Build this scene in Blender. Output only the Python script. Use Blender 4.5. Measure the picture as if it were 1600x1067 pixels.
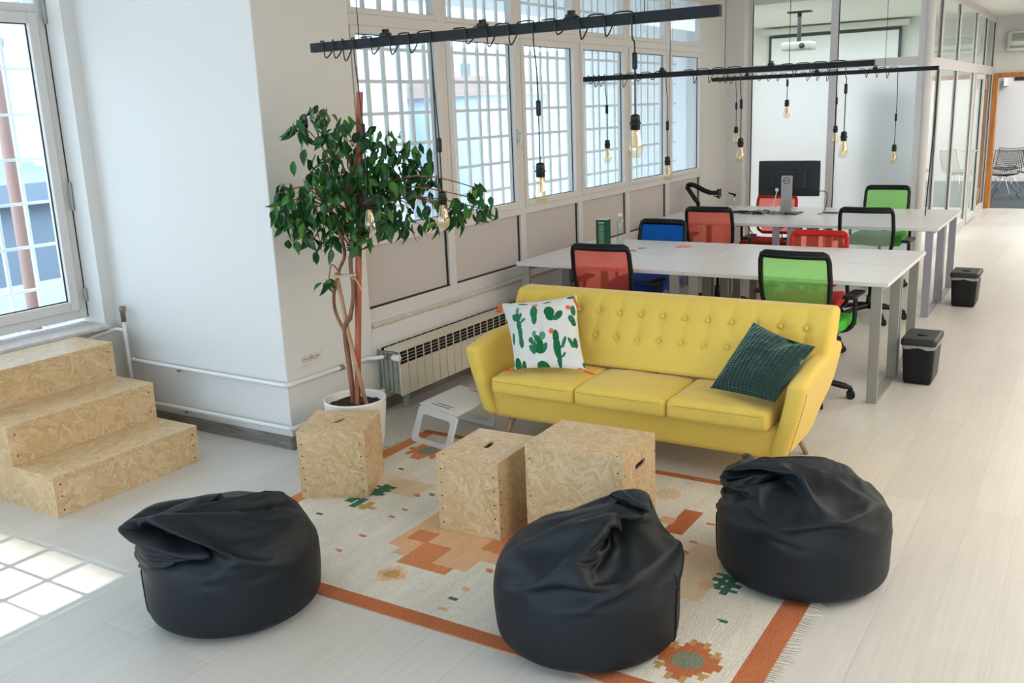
import bpy, bmesh, math, random
from mathutils import Vector, Matrix, noise
random.seed(7)
PI = math.pi
S = bpy.context.scene
for o in list(bpy.data.objects): bpy.data.objects.remove(o)
C = S.collection

# ---------------------------------------------------------------- camera
cd = bpy.data.cameras.new('camera'); cam = bpy.data.objects.new('camera', cd); C.objects.link(cam)
cd.sensor_width = 36; cd.lens = 33.27; cd.clip_start = .05; cd.clip_end = 300
RR = [[0.8495244320843562, 0.5261303901402186, -0.03866590051522471],
      [0.09227851928985834, -0.22036196026673435, -0.9710433982809796],
      [-0.519415935613669, 0.8213570594073587, -0.23575340250412785]]
m = Matrix((( RR[0][0], -RR[1][0], -RR[2][0], 0), (RR[0][1], -RR[1][1], -RR[2][1], 0),
            ( RR[0][2], -RR[1][2], -RR[2][2], 1.80), (0, 0, 0, 1)))
cam.matrix_world = m
S.camera = cam

# ---------------------------------------------------------------- light
S.view_settings.view_transform = 'Standard'; S.view_settings.look = 'None'
S.view_settings.exposure = 0.03; S.view_settings.gamma = 1; S.view_settings.use_curve_mapping = False
W = bpy.data.worlds.new('world'); S.world = W; W.use_nodes = True
W.node_tree.nodes['Background'].inputs[0].default_value = (.60, .79, 1, 1)
W.node_tree.nodes['Background'].inputs[1].default_value = 5.2
def lamp(name, kind, energy, loc, rot=(0, 0, 0), size=None, col=(1, 1, 1), portal=False):
    l = bpy.data.lights.new(name, kind); o = bpy.data.objects.new(name, l); C.objects.link(o)
    l.energy = energy; l.color = col; o.location = loc; o.rotation_euler = rot
    if kind == 'AREA':
        l.shape = 'RECTANGLE'; l.size, l.size_y = size
        if portal: l.cycles.is_portal = True
    return o
sun = lamp('sun', 'SUN', 13, (-8, 2, 8), (0, -math.radians(90 - 45), 0), col=(1, .93, .82)); sun.data.angle = math.radians(.35)
# the windows: portals lead the sky light in
for (y0, y1) in ((1.45, 3.45), (-.45, 1.15), (-2.6, -1.0)):
    lamp('window_daylight', 'AREA', 1, (-5.46, (y0 + y1) / 2, 1.75), (0, -PI / 2, 0), (2.2, y1 - y0), portal=True)
lamp('window_daylight', 'AREA', 1, (-3.98, 7.2, 1.98), (0, -PI / 2, 0), (1.75, 5.6), portal=True)
lamp('window_daylight', 'AREA', 1, (-.5, -3.62, 1.6), (PI / 2, 0, 0), (8.4, 2.3), portal=True)
# fills added under the meeting room and far room ceilings, another in the corridor
lamp('meeting_room_fill', 'AREA', 120, (-4.0, 13.2, 2.86), (0, 0, 0), (3.6, 2.4), (.93, .97, 1))
lamp('far_room_fill', 'AREA', 240, (.3, 19.8, 2.86), (0, 0, 0), (3, 3), (.95, .97, 1))
lamp('corridor_light', 'AREA', 130, (.6, 13.5, 2.86), (0, 0, 0), (2, 5), (1, .97, .92))
lamp('office_fill_light', 'AREA', 260, (2.4, 5.5, 2.86), (0, 0, 0), (2.4, 8), (1, .955, .89))  # added warm fill for the right side, no lamp seen there

# ---------------------------------------------------------------- materials
def L(c):
    return tuple((v / 12.92 if v <= .04045 else ((v + .055) / 1.055) ** 2.4) for v in c)
def mat(name, col, rough=.5, metal=0, spec=.5, bump=0, bscale=200, sheen=0, var=0, vscale=8, **kw):
    """plain principled with optional noise bump and mild colour variation"""
    mt = bpy.data.materials.new(name); mt.use_nodes = True; nt = mt.node_tree; b = nt.nodes['Principled BSDF']
    c = (*L(col), 1)
    b.inputs['Base Color'].default_value = c; b.inputs['Roughness'].default_value = rough
    b.inputs['Metallic'].default_value = metal; b.inputs['Specular IOR Level'].default_value = spec
    if sheen: b.inputs['Sheen Weight'].default_value = sheen; b.inputs['Sheen Roughness'].default_value = .4
    tc = nt.nodes.new('ShaderNodeTexCoord')
    if bump:
        n = nt.nodes.new('ShaderNodeTexNoise'); n.inputs['Scale'].default_value = bscale; n.inputs['Detail'].default_value = 3
        nt.links.new(tc.outputs['Object'], n.inputs['Vector'])
        bp = nt.nodes.new('ShaderNodeBump'); bp.inputs['Strength'].default_value = bump; bp.inputs['Distance'].default_value = .004
        nt.links.new(n.outputs['Fac'], bp.inputs['Height']); nt.links.new(bp.outputs[0], b.inputs['Normal'])
    if var:
        n = nt.nodes.new('ShaderNodeTexNoise'); n.inputs['Scale'].default_value = vscale; n.inputs['Detail'].default_value = 4
        nt.links.new(tc.outputs['Object'], n.inputs['Vector'])
        r = nt.nodes.new('ShaderNodeValToRGB'); r.color_ramp.elements[0].position = .3; r.color_ramp.elements[1].position = .7
        r.color_ramp.elements[0].color = tuple(v * (1 - var) for v in c[:3]) + (1,)
        r.color_ramp.elements[1].color = tuple(min(1, v * (1 + var)) for v in c[:3]) + (1,)
        nt.links.new(n.outputs['Fac'], r.inputs[0]); nt.links.new(r.outputs[0], b.inputs['Base Color'])
    return mt
def glassmat(name, tint=(1, 1, 1), ior=1.5, rough=0.0, gloss=(1, 1, 1)):
    mt = bpy.data.materials.new(name); mt.use_nodes = True; nt = mt.node_tree; nt.nodes.clear()
    o = nt.nodes.new('ShaderNodeOutputMaterial'); mx = nt.nodes.new('ShaderNodeMixShader')
    t = nt.nodes.new('ShaderNodeBsdfTransparent'); g = nt.nodes.new('ShaderNodeBsdfGlossy'); f = nt.nodes.new('ShaderNodeFresnel')
    t.inputs[0].default_value = (*tint, 1); g.inputs['Roughness'].default_value = rough; f.inputs[0].default_value = ior
    g.inputs[0].default_value = (*gloss, 1)
    # unrefracted sheet: only the entry face mirrors (the exit face would wrongly reflect totally)
    ge = nt.nodes.new('ShaderNodeNewGeometry'); iv = nt.nodes.new('ShaderNodeMath'); iv.operation = 'SUBTRACT'; iv.inputs[0].default_value = 1
    ml = nt.nodes.new('ShaderNodeMath'); ml.operation = 'MULTIPLY'
    nt.links.new(ge.outputs['Backfacing'], iv.inputs[1]); nt.links.new(iv.outputs[0], ml.inputs[0]); nt.links.new(f.outputs[0], ml.inputs[1])
    nt.links.new(ml.outputs[0], mx.inputs[0]); nt.links.new(t.outputs[0], mx.inputs[1]); nt.links.new(g.outputs[0], mx.inputs[2])
    nt.links.new(mx.outputs[0], o.inputs[0]); return mt
def frostmat(name):
    mt = bpy.data.materials.new(name); mt.use_nodes = True; nt = mt.node_tree; nt.nodes.clear()
    o = nt.nodes.new('ShaderNodeOutputMaterial'); mx = nt.nodes.new('ShaderNodeMixShader'); m2 = nt.nodes.new('ShaderNodeMixShader')
    r = nt.nodes.new('ShaderNodeBsdfRefraction'); r.inputs['Roughness'].default_value = .55; r.inputs['IOR'].default_value = 1.2
    r.inputs['Color'].default_value = (.93, .96, .98, 1)
    t = nt.nodes.new('ShaderNodeBsdfTranslucent'); t.inputs[0].default_value = (.9, .94, .97, 1)
    g = nt.nodes.new('ShaderNodeBsdfGlossy'); g.inputs['Roughness'].default_value = .18; f = nt.nodes.new('ShaderNodeFresnel')
    mx.inputs[0].default_value = .35
    nt.links.new(r.outputs[0], mx.inputs[1]); nt.links.new(t.outputs[0], mx.inputs[2])
    nt.links.new(f.outputs[0], m2.inputs[0]); nt.links.new(mx.outputs[0], m2.inputs[1]); nt.links.new(g.outputs[0], m2.inputs[2])
    nt.links.new(m2.outputs[0], o.inputs[0]); return mt
def meshmat(name, col, alpha=.3):
    """see-through woven chair mesh"""
    mt = bpy.data.materials.new(name); mt.use_nodes = True; nt = mt.node_tree; nt.nodes.clear()
    o = nt.nodes.new('ShaderNodeOutputMaterial'); mx = nt.nodes.new('ShaderNodeMixShader'); m2 = nt.nodes.new('ShaderNodeMixShader')
    d = nt.nodes.new('ShaderNodeBsdfDiffuse'); tl = nt.nodes.new('ShaderNodeBsdfTranslucent'); t = nt.nodes.new('ShaderNodeBsdfTransparent')
    c = (*L(col), 1); d.inputs[0].default_value = c; tl.inputs[0].default_value = c
    t.inputs[0].default_value = tuple(.22 + .78 * v for v in c[:3]) + (1,)
    m2.inputs[0].default_value = .45; mx.inputs[0].default_value = alpha
    nt.links.new(d.outputs[0], m2.inputs[1]); nt.links.new(tl.outputs[0], m2.inputs[2])
    nt.links.new(m2.outputs[0], mx.inputs[1]); nt.links.new(t.outputs[0], mx.inputs[2]); nt.links.new(mx.outputs[0], o.inputs[0])
    return mt
def attrmat(name, rough=.9, bump=.4, bscale=260, var=.08, spec=.2, sheen=0):
    """colour from a mesh colour attribute (woven or printed pattern) with a fine weave"""
    mt = bpy.data.materials.new(name); mt.use_nodes = True; nt = mt.node_tree; b = nt.nodes['Principled BSDF']
    b.inputs['Roughness'].default_value = rough; b.inputs['Specular IOR Level'].default_value = spec
    if sheen: b.inputs['Sheen Weight'].default_value = sheen
    a = nt.nodes.new('ShaderNodeAttribute'); a.attribute_name = 'pattern'
    tc = nt.nodes.new('ShaderNodeTexCoord'); mp = nt.nodes.new('ShaderNodeMapping'); mp.inputs['Scale'].default_value = (1, .25, 1)
    n = nt.nodes.new('ShaderNodeTexNoise'); n.inputs['Scale'].default_value = bscale; n.inputs['Detail'].default_value = 2
    nt.links.new(tc.outputs['Object'], mp.inputs[0]); nt.links.new(mp.outputs[0], n.inputs['Vector'])
    n2 = nt.nodes.new('ShaderNodeTexNoise'); n2.inputs['Scale'].default_value = 14; n2.inputs['Detail'].default_value = 4
    nt.links.new(mp.outputs[0], n2.inputs['Vector'])
    mr = nt.nodes.new('ShaderNodeMapRange'); mr.inputs[3].default_value = 1 - var * 1.6; mr.inputs[4].default_value = 1 + var * 1.2
    ad = nt.nodes.new('ShaderNodeMath'); ad.operation = 'ADD'; nt.links.new(n.outputs['Fac'], ad.inputs[0]); nt.links.new(n2.outputs['Fac'], ad.inputs[1])
    mr.inputs[1].default_value = .6; mr.inputs[2].default_value = 1.4
    nt.links.new(ad.outputs[0], mr.inputs[0])
    vm = nt.nodes.new('ShaderNodeVectorMath'); vm.operation = 'SCALE'
    nt.links.new(a.outputs['Color'], vm.inputs[0]); nt.links.new(mr.outputs[0], vm.inputs['Scale'])
    nt.links.new(vm.outputs[0], b.inputs['Base Color'])
    bp = nt.nodes.new('ShaderNodeBump'); bp.inputs['Strength'].default_value = bump; bp.inputs['Distance'].default_value = .004
    nt.links.new(n.outputs['Fac'], bp.inputs['Height']); nt.links.new(bp.outputs[0], b.inputs['Normal'])
    return mt
def osbmat():
    mt = bpy.data.materials.new('osb_board'); mt.use_nodes = True; nt = mt.node_tree; b = nt.nodes['Principled BSDF']; K = nt.links.new
    b.inputs['Roughness'].default_value = .36; b.inputs['Specular IOR Level'].default_value = .75
    uv = nt.nodes.new('ShaderNodeUVMap'); uv.uv_map = 'UVMap'
    hs = []; ts = []
    for k, (an, off, sx, sy) in enumerate(((.25, 0, 12, 74), (1.15, 3.7, 10, 60), (1.95, 9.1, 14, 84), (2.7, 5.3, 11, 66), (.7, 7.9, 13, 54))):
        mp = nt.nodes.new('ShaderNodeMapping'); mp.inputs['Rotation'].default_value = (0, 0, an); mp.inputs['Location'].default_value = (off, off * .7, 0); K(uv.outputs[0], mp.inputs[0])
        wn = nt.nodes.new('ShaderNodeTexNoise'); wn.inputs['Scale'].default_value = 9; K(mp.outputs[0], wn.inputs['Vector'])
        vs = nt.nodes.new('ShaderNodeVectorMath'); vs.operation = 'SCALE'; vs.inputs['Scale'].default_value = .05; K(wn.outputs['Color'], vs.inputs[0])
        va = nt.nodes.new('ShaderNodeVectorMath'); va.operation = 'ADD'; K(mp.outputs[0], va.inputs[0]); K(vs.outputs[0], va.inputs[1])
        m2 = nt.nodes.new('ShaderNodeMapping'); m2.inputs['Scale'].default_value = (sx, sy, 1); K(va.outputs[0], m2.inputs[0])
        vo = nt.nodes.new('ShaderNodeTexVoronoi'); vo.inputs['Scale'].default_value = 1; K(m2.outputs[0], vo.inputs['Vector'])
        sp = nt.nodes.new('ShaderNodeSeparateColor'); K(vo.outputs['Color'], sp.inputs[0])
        n = nt.nodes.new('ShaderNodeTexNoise'); n.inputs['Scale'].default_value = 2.2; n.inputs['Detail'].default_value = 3; K(m2.outputs[0], n.inputs['Vector'])
        # tone of a strand: its own random value plus a little grain
        tn = nt.nodes.new('ShaderNodeMath'); tn.operation = 'MULTIPLY_ADD'; tn.inputs[1].default_value = .60; K(n.outputs['Fac'], tn.inputs[0])
        t3 = nt.nodes.new('ShaderNodeMath'); t3.operation = 'MULTIPLY'; t3.inputs[1].default_value = .36; K(sp.outputs[1], t3.inputs[0]); K(t3.outputs[0], tn.inputs[2])
        hs.append(sp.outputs[0]); ts.append(tn.outputs[0])
    H_, T_ = hs[0], ts[0]
    for k in range(1, 5):       # the strand with the highest random height lies on top
        gt = nt.nodes.new('ShaderNodeMath'); gt.operation = 'GREATER_THAN'; K(hs[k], gt.inputs[0]); K(H_, gt.inputs[1])
        mx = nt.nodes.new('ShaderNodeMath'); mx.operation = 'MAXIMUM'; K(hs[k], mx.inputs[0]); K(H_, mx.inputs[1])
        mi = nt.nodes.new('ShaderNodeMix'); mi.data_type = 'FLOAT'; K(gt.outputs[0], mi.inputs[0]); K(T_, mi.inputs[2]); K(ts[k], mi.inputs[3])
        H_, T_ = mx.outputs[0], mi.outputs[0]
    class _D: pass
    d = _D(); d.outputs = [T_]
    r = nt.nodes.new('ShaderNodeValToRGB'); e = r.color_ramp.elements
    e[0].position = .10; e[0].color = (*L((.71, .56, .39)), 1); e[1].position = .80; e[1].color = (*L((.90, .80, .66)), 1)
    for p, c in ((.25, (.77, .63, .45)), (.45, (.82, .69, .51)), (.62, (.86, .745, .58))):
        q = e.new(p); q.color = (*L(c), 1)
    K(d.outputs[0], r.inputs[0])
    # thin dark gaps between strands
    fl = nt.nodes.new('ShaderNodeTexNoise'); fl.inputs['Scale'].default_value = 55; fl.inputs['Detail'].default_value = 5; fl.inputs['Distortion'].default_value = 2; K(uv.outputs[0], fl.inputs['Vector'])
    fr = nt.nodes.new('ShaderNodeValToRGB'); fr.color_ramp.elements[0].position = .67; fr.color_ramp.elements[1].position = .75
    K(fl.outputs['Fac'], fr.inputs[0])
    mc = nt.nodes.new('ShaderNodeMix'); mc.data_type = 'RGBA'; K(fr.outputs[0], mc.inputs[0]); K(r.outputs[0], mc.inputs[6]); mc.inputs[7].default_value = (*L((.48, .33, .20)), 1)
    K(mc.outputs[2], b.inputs['Base Color'])
    bp = nt.nodes.new('ShaderNodeBump'); bp.inputs['Strength'].default_value = .35; bp.inputs['Distance'].default_value = .002
    K(d.outputs[0], bp.inputs['Height']); K(bp.outputs[0], b.inputs['Normal'])
    return mt
def floormat():
    mt = bpy.data.materials.new('laminate_floor'); mt.use_nodes = True; nt = mt.node_tree; b = nt.nodes['Principled BSDF']; K = nt.links.new
    b.inputs['Specular IOR Level'].default_value = .55
    tc = nt.nodes.new('ShaderNodeTexCoord'); mp = nt.nodes.new('ShaderNodeMapping'); mp.inputs['Rotation'].default_value = (0, 0, PI / 2)
    K(tc.outputs['Object'], mp.inputs[0])
    br = nt.nodes.new('ShaderNodeTexBrick'); br.inputs['Scale'].default_value = 1; br.inputs['Brick Width'].default_value = 1.25; br.inputs['Row Height'].default_value = .19
    br.inputs['Mortar Size'].default_value = .0012; br.inputs['Mortar Smooth'].default_value = .3
    br.inputs['Color1'].default_value = (*L((.845, .82, .785)), 1); br.inputs['Color2'].default_value = (*L((.815, .79, .755)), 1); br.inputs['Mortar'].default_value = (*L((.74, .715, .685)), 1)
    K(mp.outputs[0], br.inputs['Vector'])
    m2 = nt.nodes.new('ShaderNodeMapping'); m2.inputs['Scale'].default_value = (60, 2.2, 1); K(tc.outputs['Object'], m2.inputs[0])
    n = nt.nodes.new('ShaderNodeTexNoise'); n.inputs['Scale'].default_value = 1; n.inputs['Detail'].default_value = 5; K(m2.outputs[0], n.inputs['Vector'])
    mr = nt.nodes.new('ShaderNodeMapRange'); mr.inputs[1].default_value = .3; mr.inputs[2].default_value = .7; mr.inputs[3].default_value = .94; mr.inputs[4].default_value = 1.04; K(n.outputs['Fac'], mr.inputs[0])
    vm = nt.nodes.new('ShaderNodeVectorMath'); vm.operation = 'SCALE'; K(br.outputs[0], vm.inputs[0]); K(mr.outputs[0], vm.inputs['Scale']); K(vm.outputs[0], b.inputs['Base Color'])
    rr = nt.nodes.new('ShaderNodeMapRange'); rr.inputs[3].default_value = .26; rr.inputs[4].default_value = .42; K(n.outputs['Fac'], rr.inputs[0]); K(rr.outputs[0], b.inputs['Roughness'])
    bp = nt.nodes.new('ShaderNodeBump'); bp.inputs['Strength'].default_value = .12; bp.inputs['Distance'].default_value = .002; K(n.outputs['Fac'], bp.inputs['Height']); K(bp.outputs[0], b.inputs['Normal'])
    return mt
def woodmat(name, c1, c2, rough=.45, scale=(4, 60, 60)):
    mt = bpy.data.materials.new(name); mt.use_nodes = True; nt = mt.node_tree; b = nt.nodes['Principled BSDF']; K = nt.links.new
    b.inputs['Roughness'].default_value = rough
    tc = nt.nodes.new('ShaderNodeTexCoord'); mp = nt.nodes.new('ShaderNodeMapping'); mp.inputs['Scale'].default_value = scale; K(tc.outputs['Object'], mp.inputs[0])
    n = nt.nodes.new('ShaderNodeTexNoise'); n.inputs['Scale'].default_value = 1; n.inputs['Detail'].default_value = 4; n.inputs['Distortion'].default_value = .6; K(mp.outputs[0], n.inputs['Vector'])
    r = nt.nodes.new('ShaderNodeValToRGB'); r.color_ramp.elements[0].position = .35; r.color_ramp.elements[1].position = .68
    r.color_ramp.elements[0].color = (*L(c1), 1); r.color_ramp.elements[1].color = (*L(c2), 1)
    K(n.outputs['Fac'], r.inputs[0]); K(r.outputs[0], b.inputs['Base Color']); return mt

M = dict(
 wall=mat('wall_paint', (.885, .870, .850), .75, bump=.05, bscale=60),
 warmwall=mat('beige_wall_paint', (.82, .76, .68), .8, bump=.05, bscale=60),
 ceil=mat('ceiling_paint', (.90, .895, .87), .85),
 floor=floormat(),
 baseb=woodmat('grey_baseboard', (.42, .39, .37), (.56, .53, .50), .4, (6, 6, 60)),
 frame=mat('window_frame_paint', (.87, .85, .83), .4, bump=.03, bscale=80),
 panel=mat('window_panel_paint', (.80, .765, .745), .45, bump=.03, bscale=40),
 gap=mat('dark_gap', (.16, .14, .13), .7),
 grille=mat('grille_paint', (.95, .96, .96), .5),
 glass=glassmat('window_glass', (.97, .985, .99), 1.45),
 pglass=glassmat('partition_glass', (.90, .955, .95), 1.5),
 frost=frostmat('frosted_glass'),
 pframe=mat('partition_frame_paint', (.83, .82, .815), .4),
 plaster=mat('crumbled_plaster', (.80, .75, .67), .9, bump=.6, bscale=90, var=.14, vscale=30),
 sill=mat('sill_stone', (.83, .79, .76), .5, var=.12, vscale=20),
 pipe=mat('pipe_paint', (.90, .89, .87), .3),
 brass=mat('aged_brass', (.58, .50, .42), .45, metal=.4),
 rad=mat('radiator_enamel', (.86, .82, .74), .35),
 radd=mat('radiator_side', (.60, .60, .54), .45, var=.15, vscale=20),
 osb=osbmat(),
 screw=mat('screw_steel', (.10, .09, .08), .5, metal=.4),
 slot=mat('inside_shade', (.05, .04, .035), .9),  # near-black, painted for the shade inside slots, holes and openings
 yellow=mat('yellow_fabric', (.925, .79, .37), .8, spec=.2, bump=.25, bscale=900, sheen=.25),
 yseam=mat('yellow_seam', (.78, .66, .26), .85, spec=.1),
 oak=woodmat('sofa_leg_wood', (.62, .50, .40), (.74, .62, .50), .45, (30, 30, 5)),
 cactus=attrmat('printed_cotton', .85, .25, 500, .03),
 orange=mat('orange_tassel', (.93, .42, .16), .8, bump=.5, bscale=300),
 rug=attrmat('woven_rug', .95, .9, 150, .10, .1),
 fringe=mat('rug_fringe', (.88, .84, .77), .95),
 nylon=mat('black_nylon', (.065, .09, .115), .52, spec=.35, bump=.15, bscale=700),
 nylonseam=mat('bean_bag_seam', (.06, .07, .08), .6),
 white=mat('white_lacquer', (.90, .89, .88), .35),
 cut=mat('plywood_cut_edge', (.35, .27, .20), .7),
 pot=mat('pot_plastic', (.90, .88, .84), .35),
 soil=mat('potting_soil', (.20, .14, .10), .95, bump=1, bscale=60, var=.5, vscale=60),
 trunk=woodmat('ficus_bark', (.42, .27, .18), (.62, .43, .30), .7, (30, 30, 4)),
 stake=woodmat('red_wood_stake', (.55, .27, .18), (.72, .40, .28), .6, (40, 40, 4)),
 cane=woodmat('pale_cane', (.68, .50, .36), (.80, .62, .48), .6, (40, 40, 4)),
 twine=mat('twine', (.82, .74, .60), .9),
 blackwood=mat('dark_painted_bar', (.06, .08, .09), .5, spec=.3, var=.25, vscale=25),
 cable=mat('black_cable', (.07, .08, .09), .4),
 socket=mat('lamp_holder_bakelite', (.05, .06, .065), .35),
 bulb=glassmat('amber_bulb_glass', (.955, .89, .74), 2.3, .02, (1, .95, .85)),
 fil=mat('filament_support', (.93, .78, .52), .4),
 desk=mat('desk_top_melamine', (.885, .87, .865), .3, spec=.5),
 deskedge=mat('desk_edge_band', (.84, .80, .74), .45),
 steel=mat('grey_powder_steel', (.60, .59, .57), .4, metal=.1),
 steelb=mat('lilac_grey_powder_steel', (.62, .62, .66), .4, metal=.1),
 plastic=mat('black_plastic', (.05, .055, .06), .42, spec=.35),
 dplastic=mat('charcoal_plastic', (.14, .15, .15), .45),
 bag=mat('bin_liner', (.62, .61, .58), .3),
 red=mat('red_fabric', (.80, .13, .08), .8, bump=.2, bscale=500),
 blue=mat('blue_fabric', (.05, .25, .62), .8, bump=.2, bscale=500),
 green=mat('green_fabric', (.28, .70, .20), .8, bump=.2, bscale=500),
 greym=mat('grey_fabric', (.50, .52, .52), .8),
 redm=meshmat('red_mesh', (1, .44, .35), .60), bluem=meshmat('blue_mesh', (.09, .45, .86), .12),
 greenm=meshmat('green_mesh', (.64, .94, .50), .58), clearm=meshmat('pale_grey_mesh', (.88, .90, .91), .75),
 chrome=mat('chrome', (.85, .85, .85), .15, metal=1),
 blackwire=mat('black_wire', (.10, .11, .11), .4),
 carpet=mat('dark_carpet', (.27, .30, .32), .95, bump=.4, bscale=300, var=.12, vscale=3),
 door=woodmat('orange_door_wood', (.66, .40, .13), (.80, .52, .20), .4, (40, 40, 3)),
 screen=mat('screen_fabric', (.93, .93, .93), .8),
 greycab=mat('grey_cabinet', (.45, .48, .46), .6),
 monitor=mat('monitor_back', (.085, .10, .105), .38),
 silver=mat('silver_plastic', (.66, .66, .64), .35),
 carton=mat('green_carton', (.04, .30, .17), .45), cartonl=mat('carton_print', (.62, .76, .66), .6),
 paper=mat('white_paper', (.92, .91, .90), .6),
 clear=glassmat('clear_plastic', (.88, .91, .91), 1.9),
 pink=mat('pink_coaster', (.93, .55, .53), .5),
 coaster=mat('grey_coaster', (.60, .60, .60), .5),
 ac=mat('ac_shell', (.86, .86, .82), .4), acg=mat('ac_grille', (.56, .58, .52), .5),
 bldg=mat('pale_facade', (.78, .82, .85), .9, var=.06, vscale=.8), bldg2=mat('grey_blue_facade', (.52, .57, .62), .9), bldw=mat('facade_window', (.40, .46, .52), .3),
 brick=mat('terracotta_roof', (.74, .62, .56), .9), post=mat('red_oxide_post', (.62, .48, .43), .6), yard=mat('yard_paving', (.60, .60, .58), .9, var=.1, vscale=2),
 socketw=mat('socket_plate', (.90, .88, .86), .35),
)
def leafmat():
    mt = bpy.data.materials.new('ficus_leaf'); mt.use_nodes = True; nt = mt.node_tree; b = nt.nodes['Principled BSDF']; K = nt.links.new
    a = nt.nodes.new('ShaderNodeAttribute'); a.attribute_name = 'pattern'; K(a.outputs['Color'], b.inputs['Base Color'])
    b.inputs['Roughness'].default_value = .32
    o = nt.nodes['Material Output']; tl = nt.nodes.new('ShaderNodeBsdfTranslucent'); K(a.outputs['Color'], tl.inputs[0]); mx = nt.nodes.new('ShaderNodeMixShader'); mx.inputs[0].default_value = .22
    K(b.outputs[0], mx.inputs[1]); K(tl.outputs[0], mx.inputs[2]); K(mx.outputs[0], o.inputs[0]); return mt
M['leaf'] = leafmat()
def velvetmat():
    mt = mat('green_velvet', (.055, .20, .165), .75, sheen=.6); nt = mt.node_tree; b = nt.nodes['Principled BSDF']; K = nt.links.new
    b.inputs['Sheen Tint'].default_value = (.5, .8, .7, 1)
    uv = nt.nodes.new('ShaderNodeUVMap'); uv.uv_map = 'quilt'; h = []
    for ax in (0, 1):
        w = nt.nodes.new('ShaderNodeTexWave'); w.bands_direction = 'XY'[ax]; w.inputs['Scale'].default_value = 9 if ax else 5; w.inputs['Distortion'].default_value = .4; K(uv.outputs[0], w.inputs['Vector']); h.append(w)
    a = nt.nodes.new('ShaderNodeMath'); a.operation = 'MULTIPLY'; K(h[0].outputs['Fac'], a.inputs[0]); K(h[1].outputs['Fac'], a.inputs[1])
    bp = nt.nodes.new('ShaderNodeBump'); bp.inputs['Strength'].default_value = .9; bp.inputs['Distance'].default_value = .006; K(a.outputs[0], bp.inputs['Height']); K(bp.outputs[0], b.inputs['Normal'])
    return mt
M['velvet'] = velvetmat()

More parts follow.
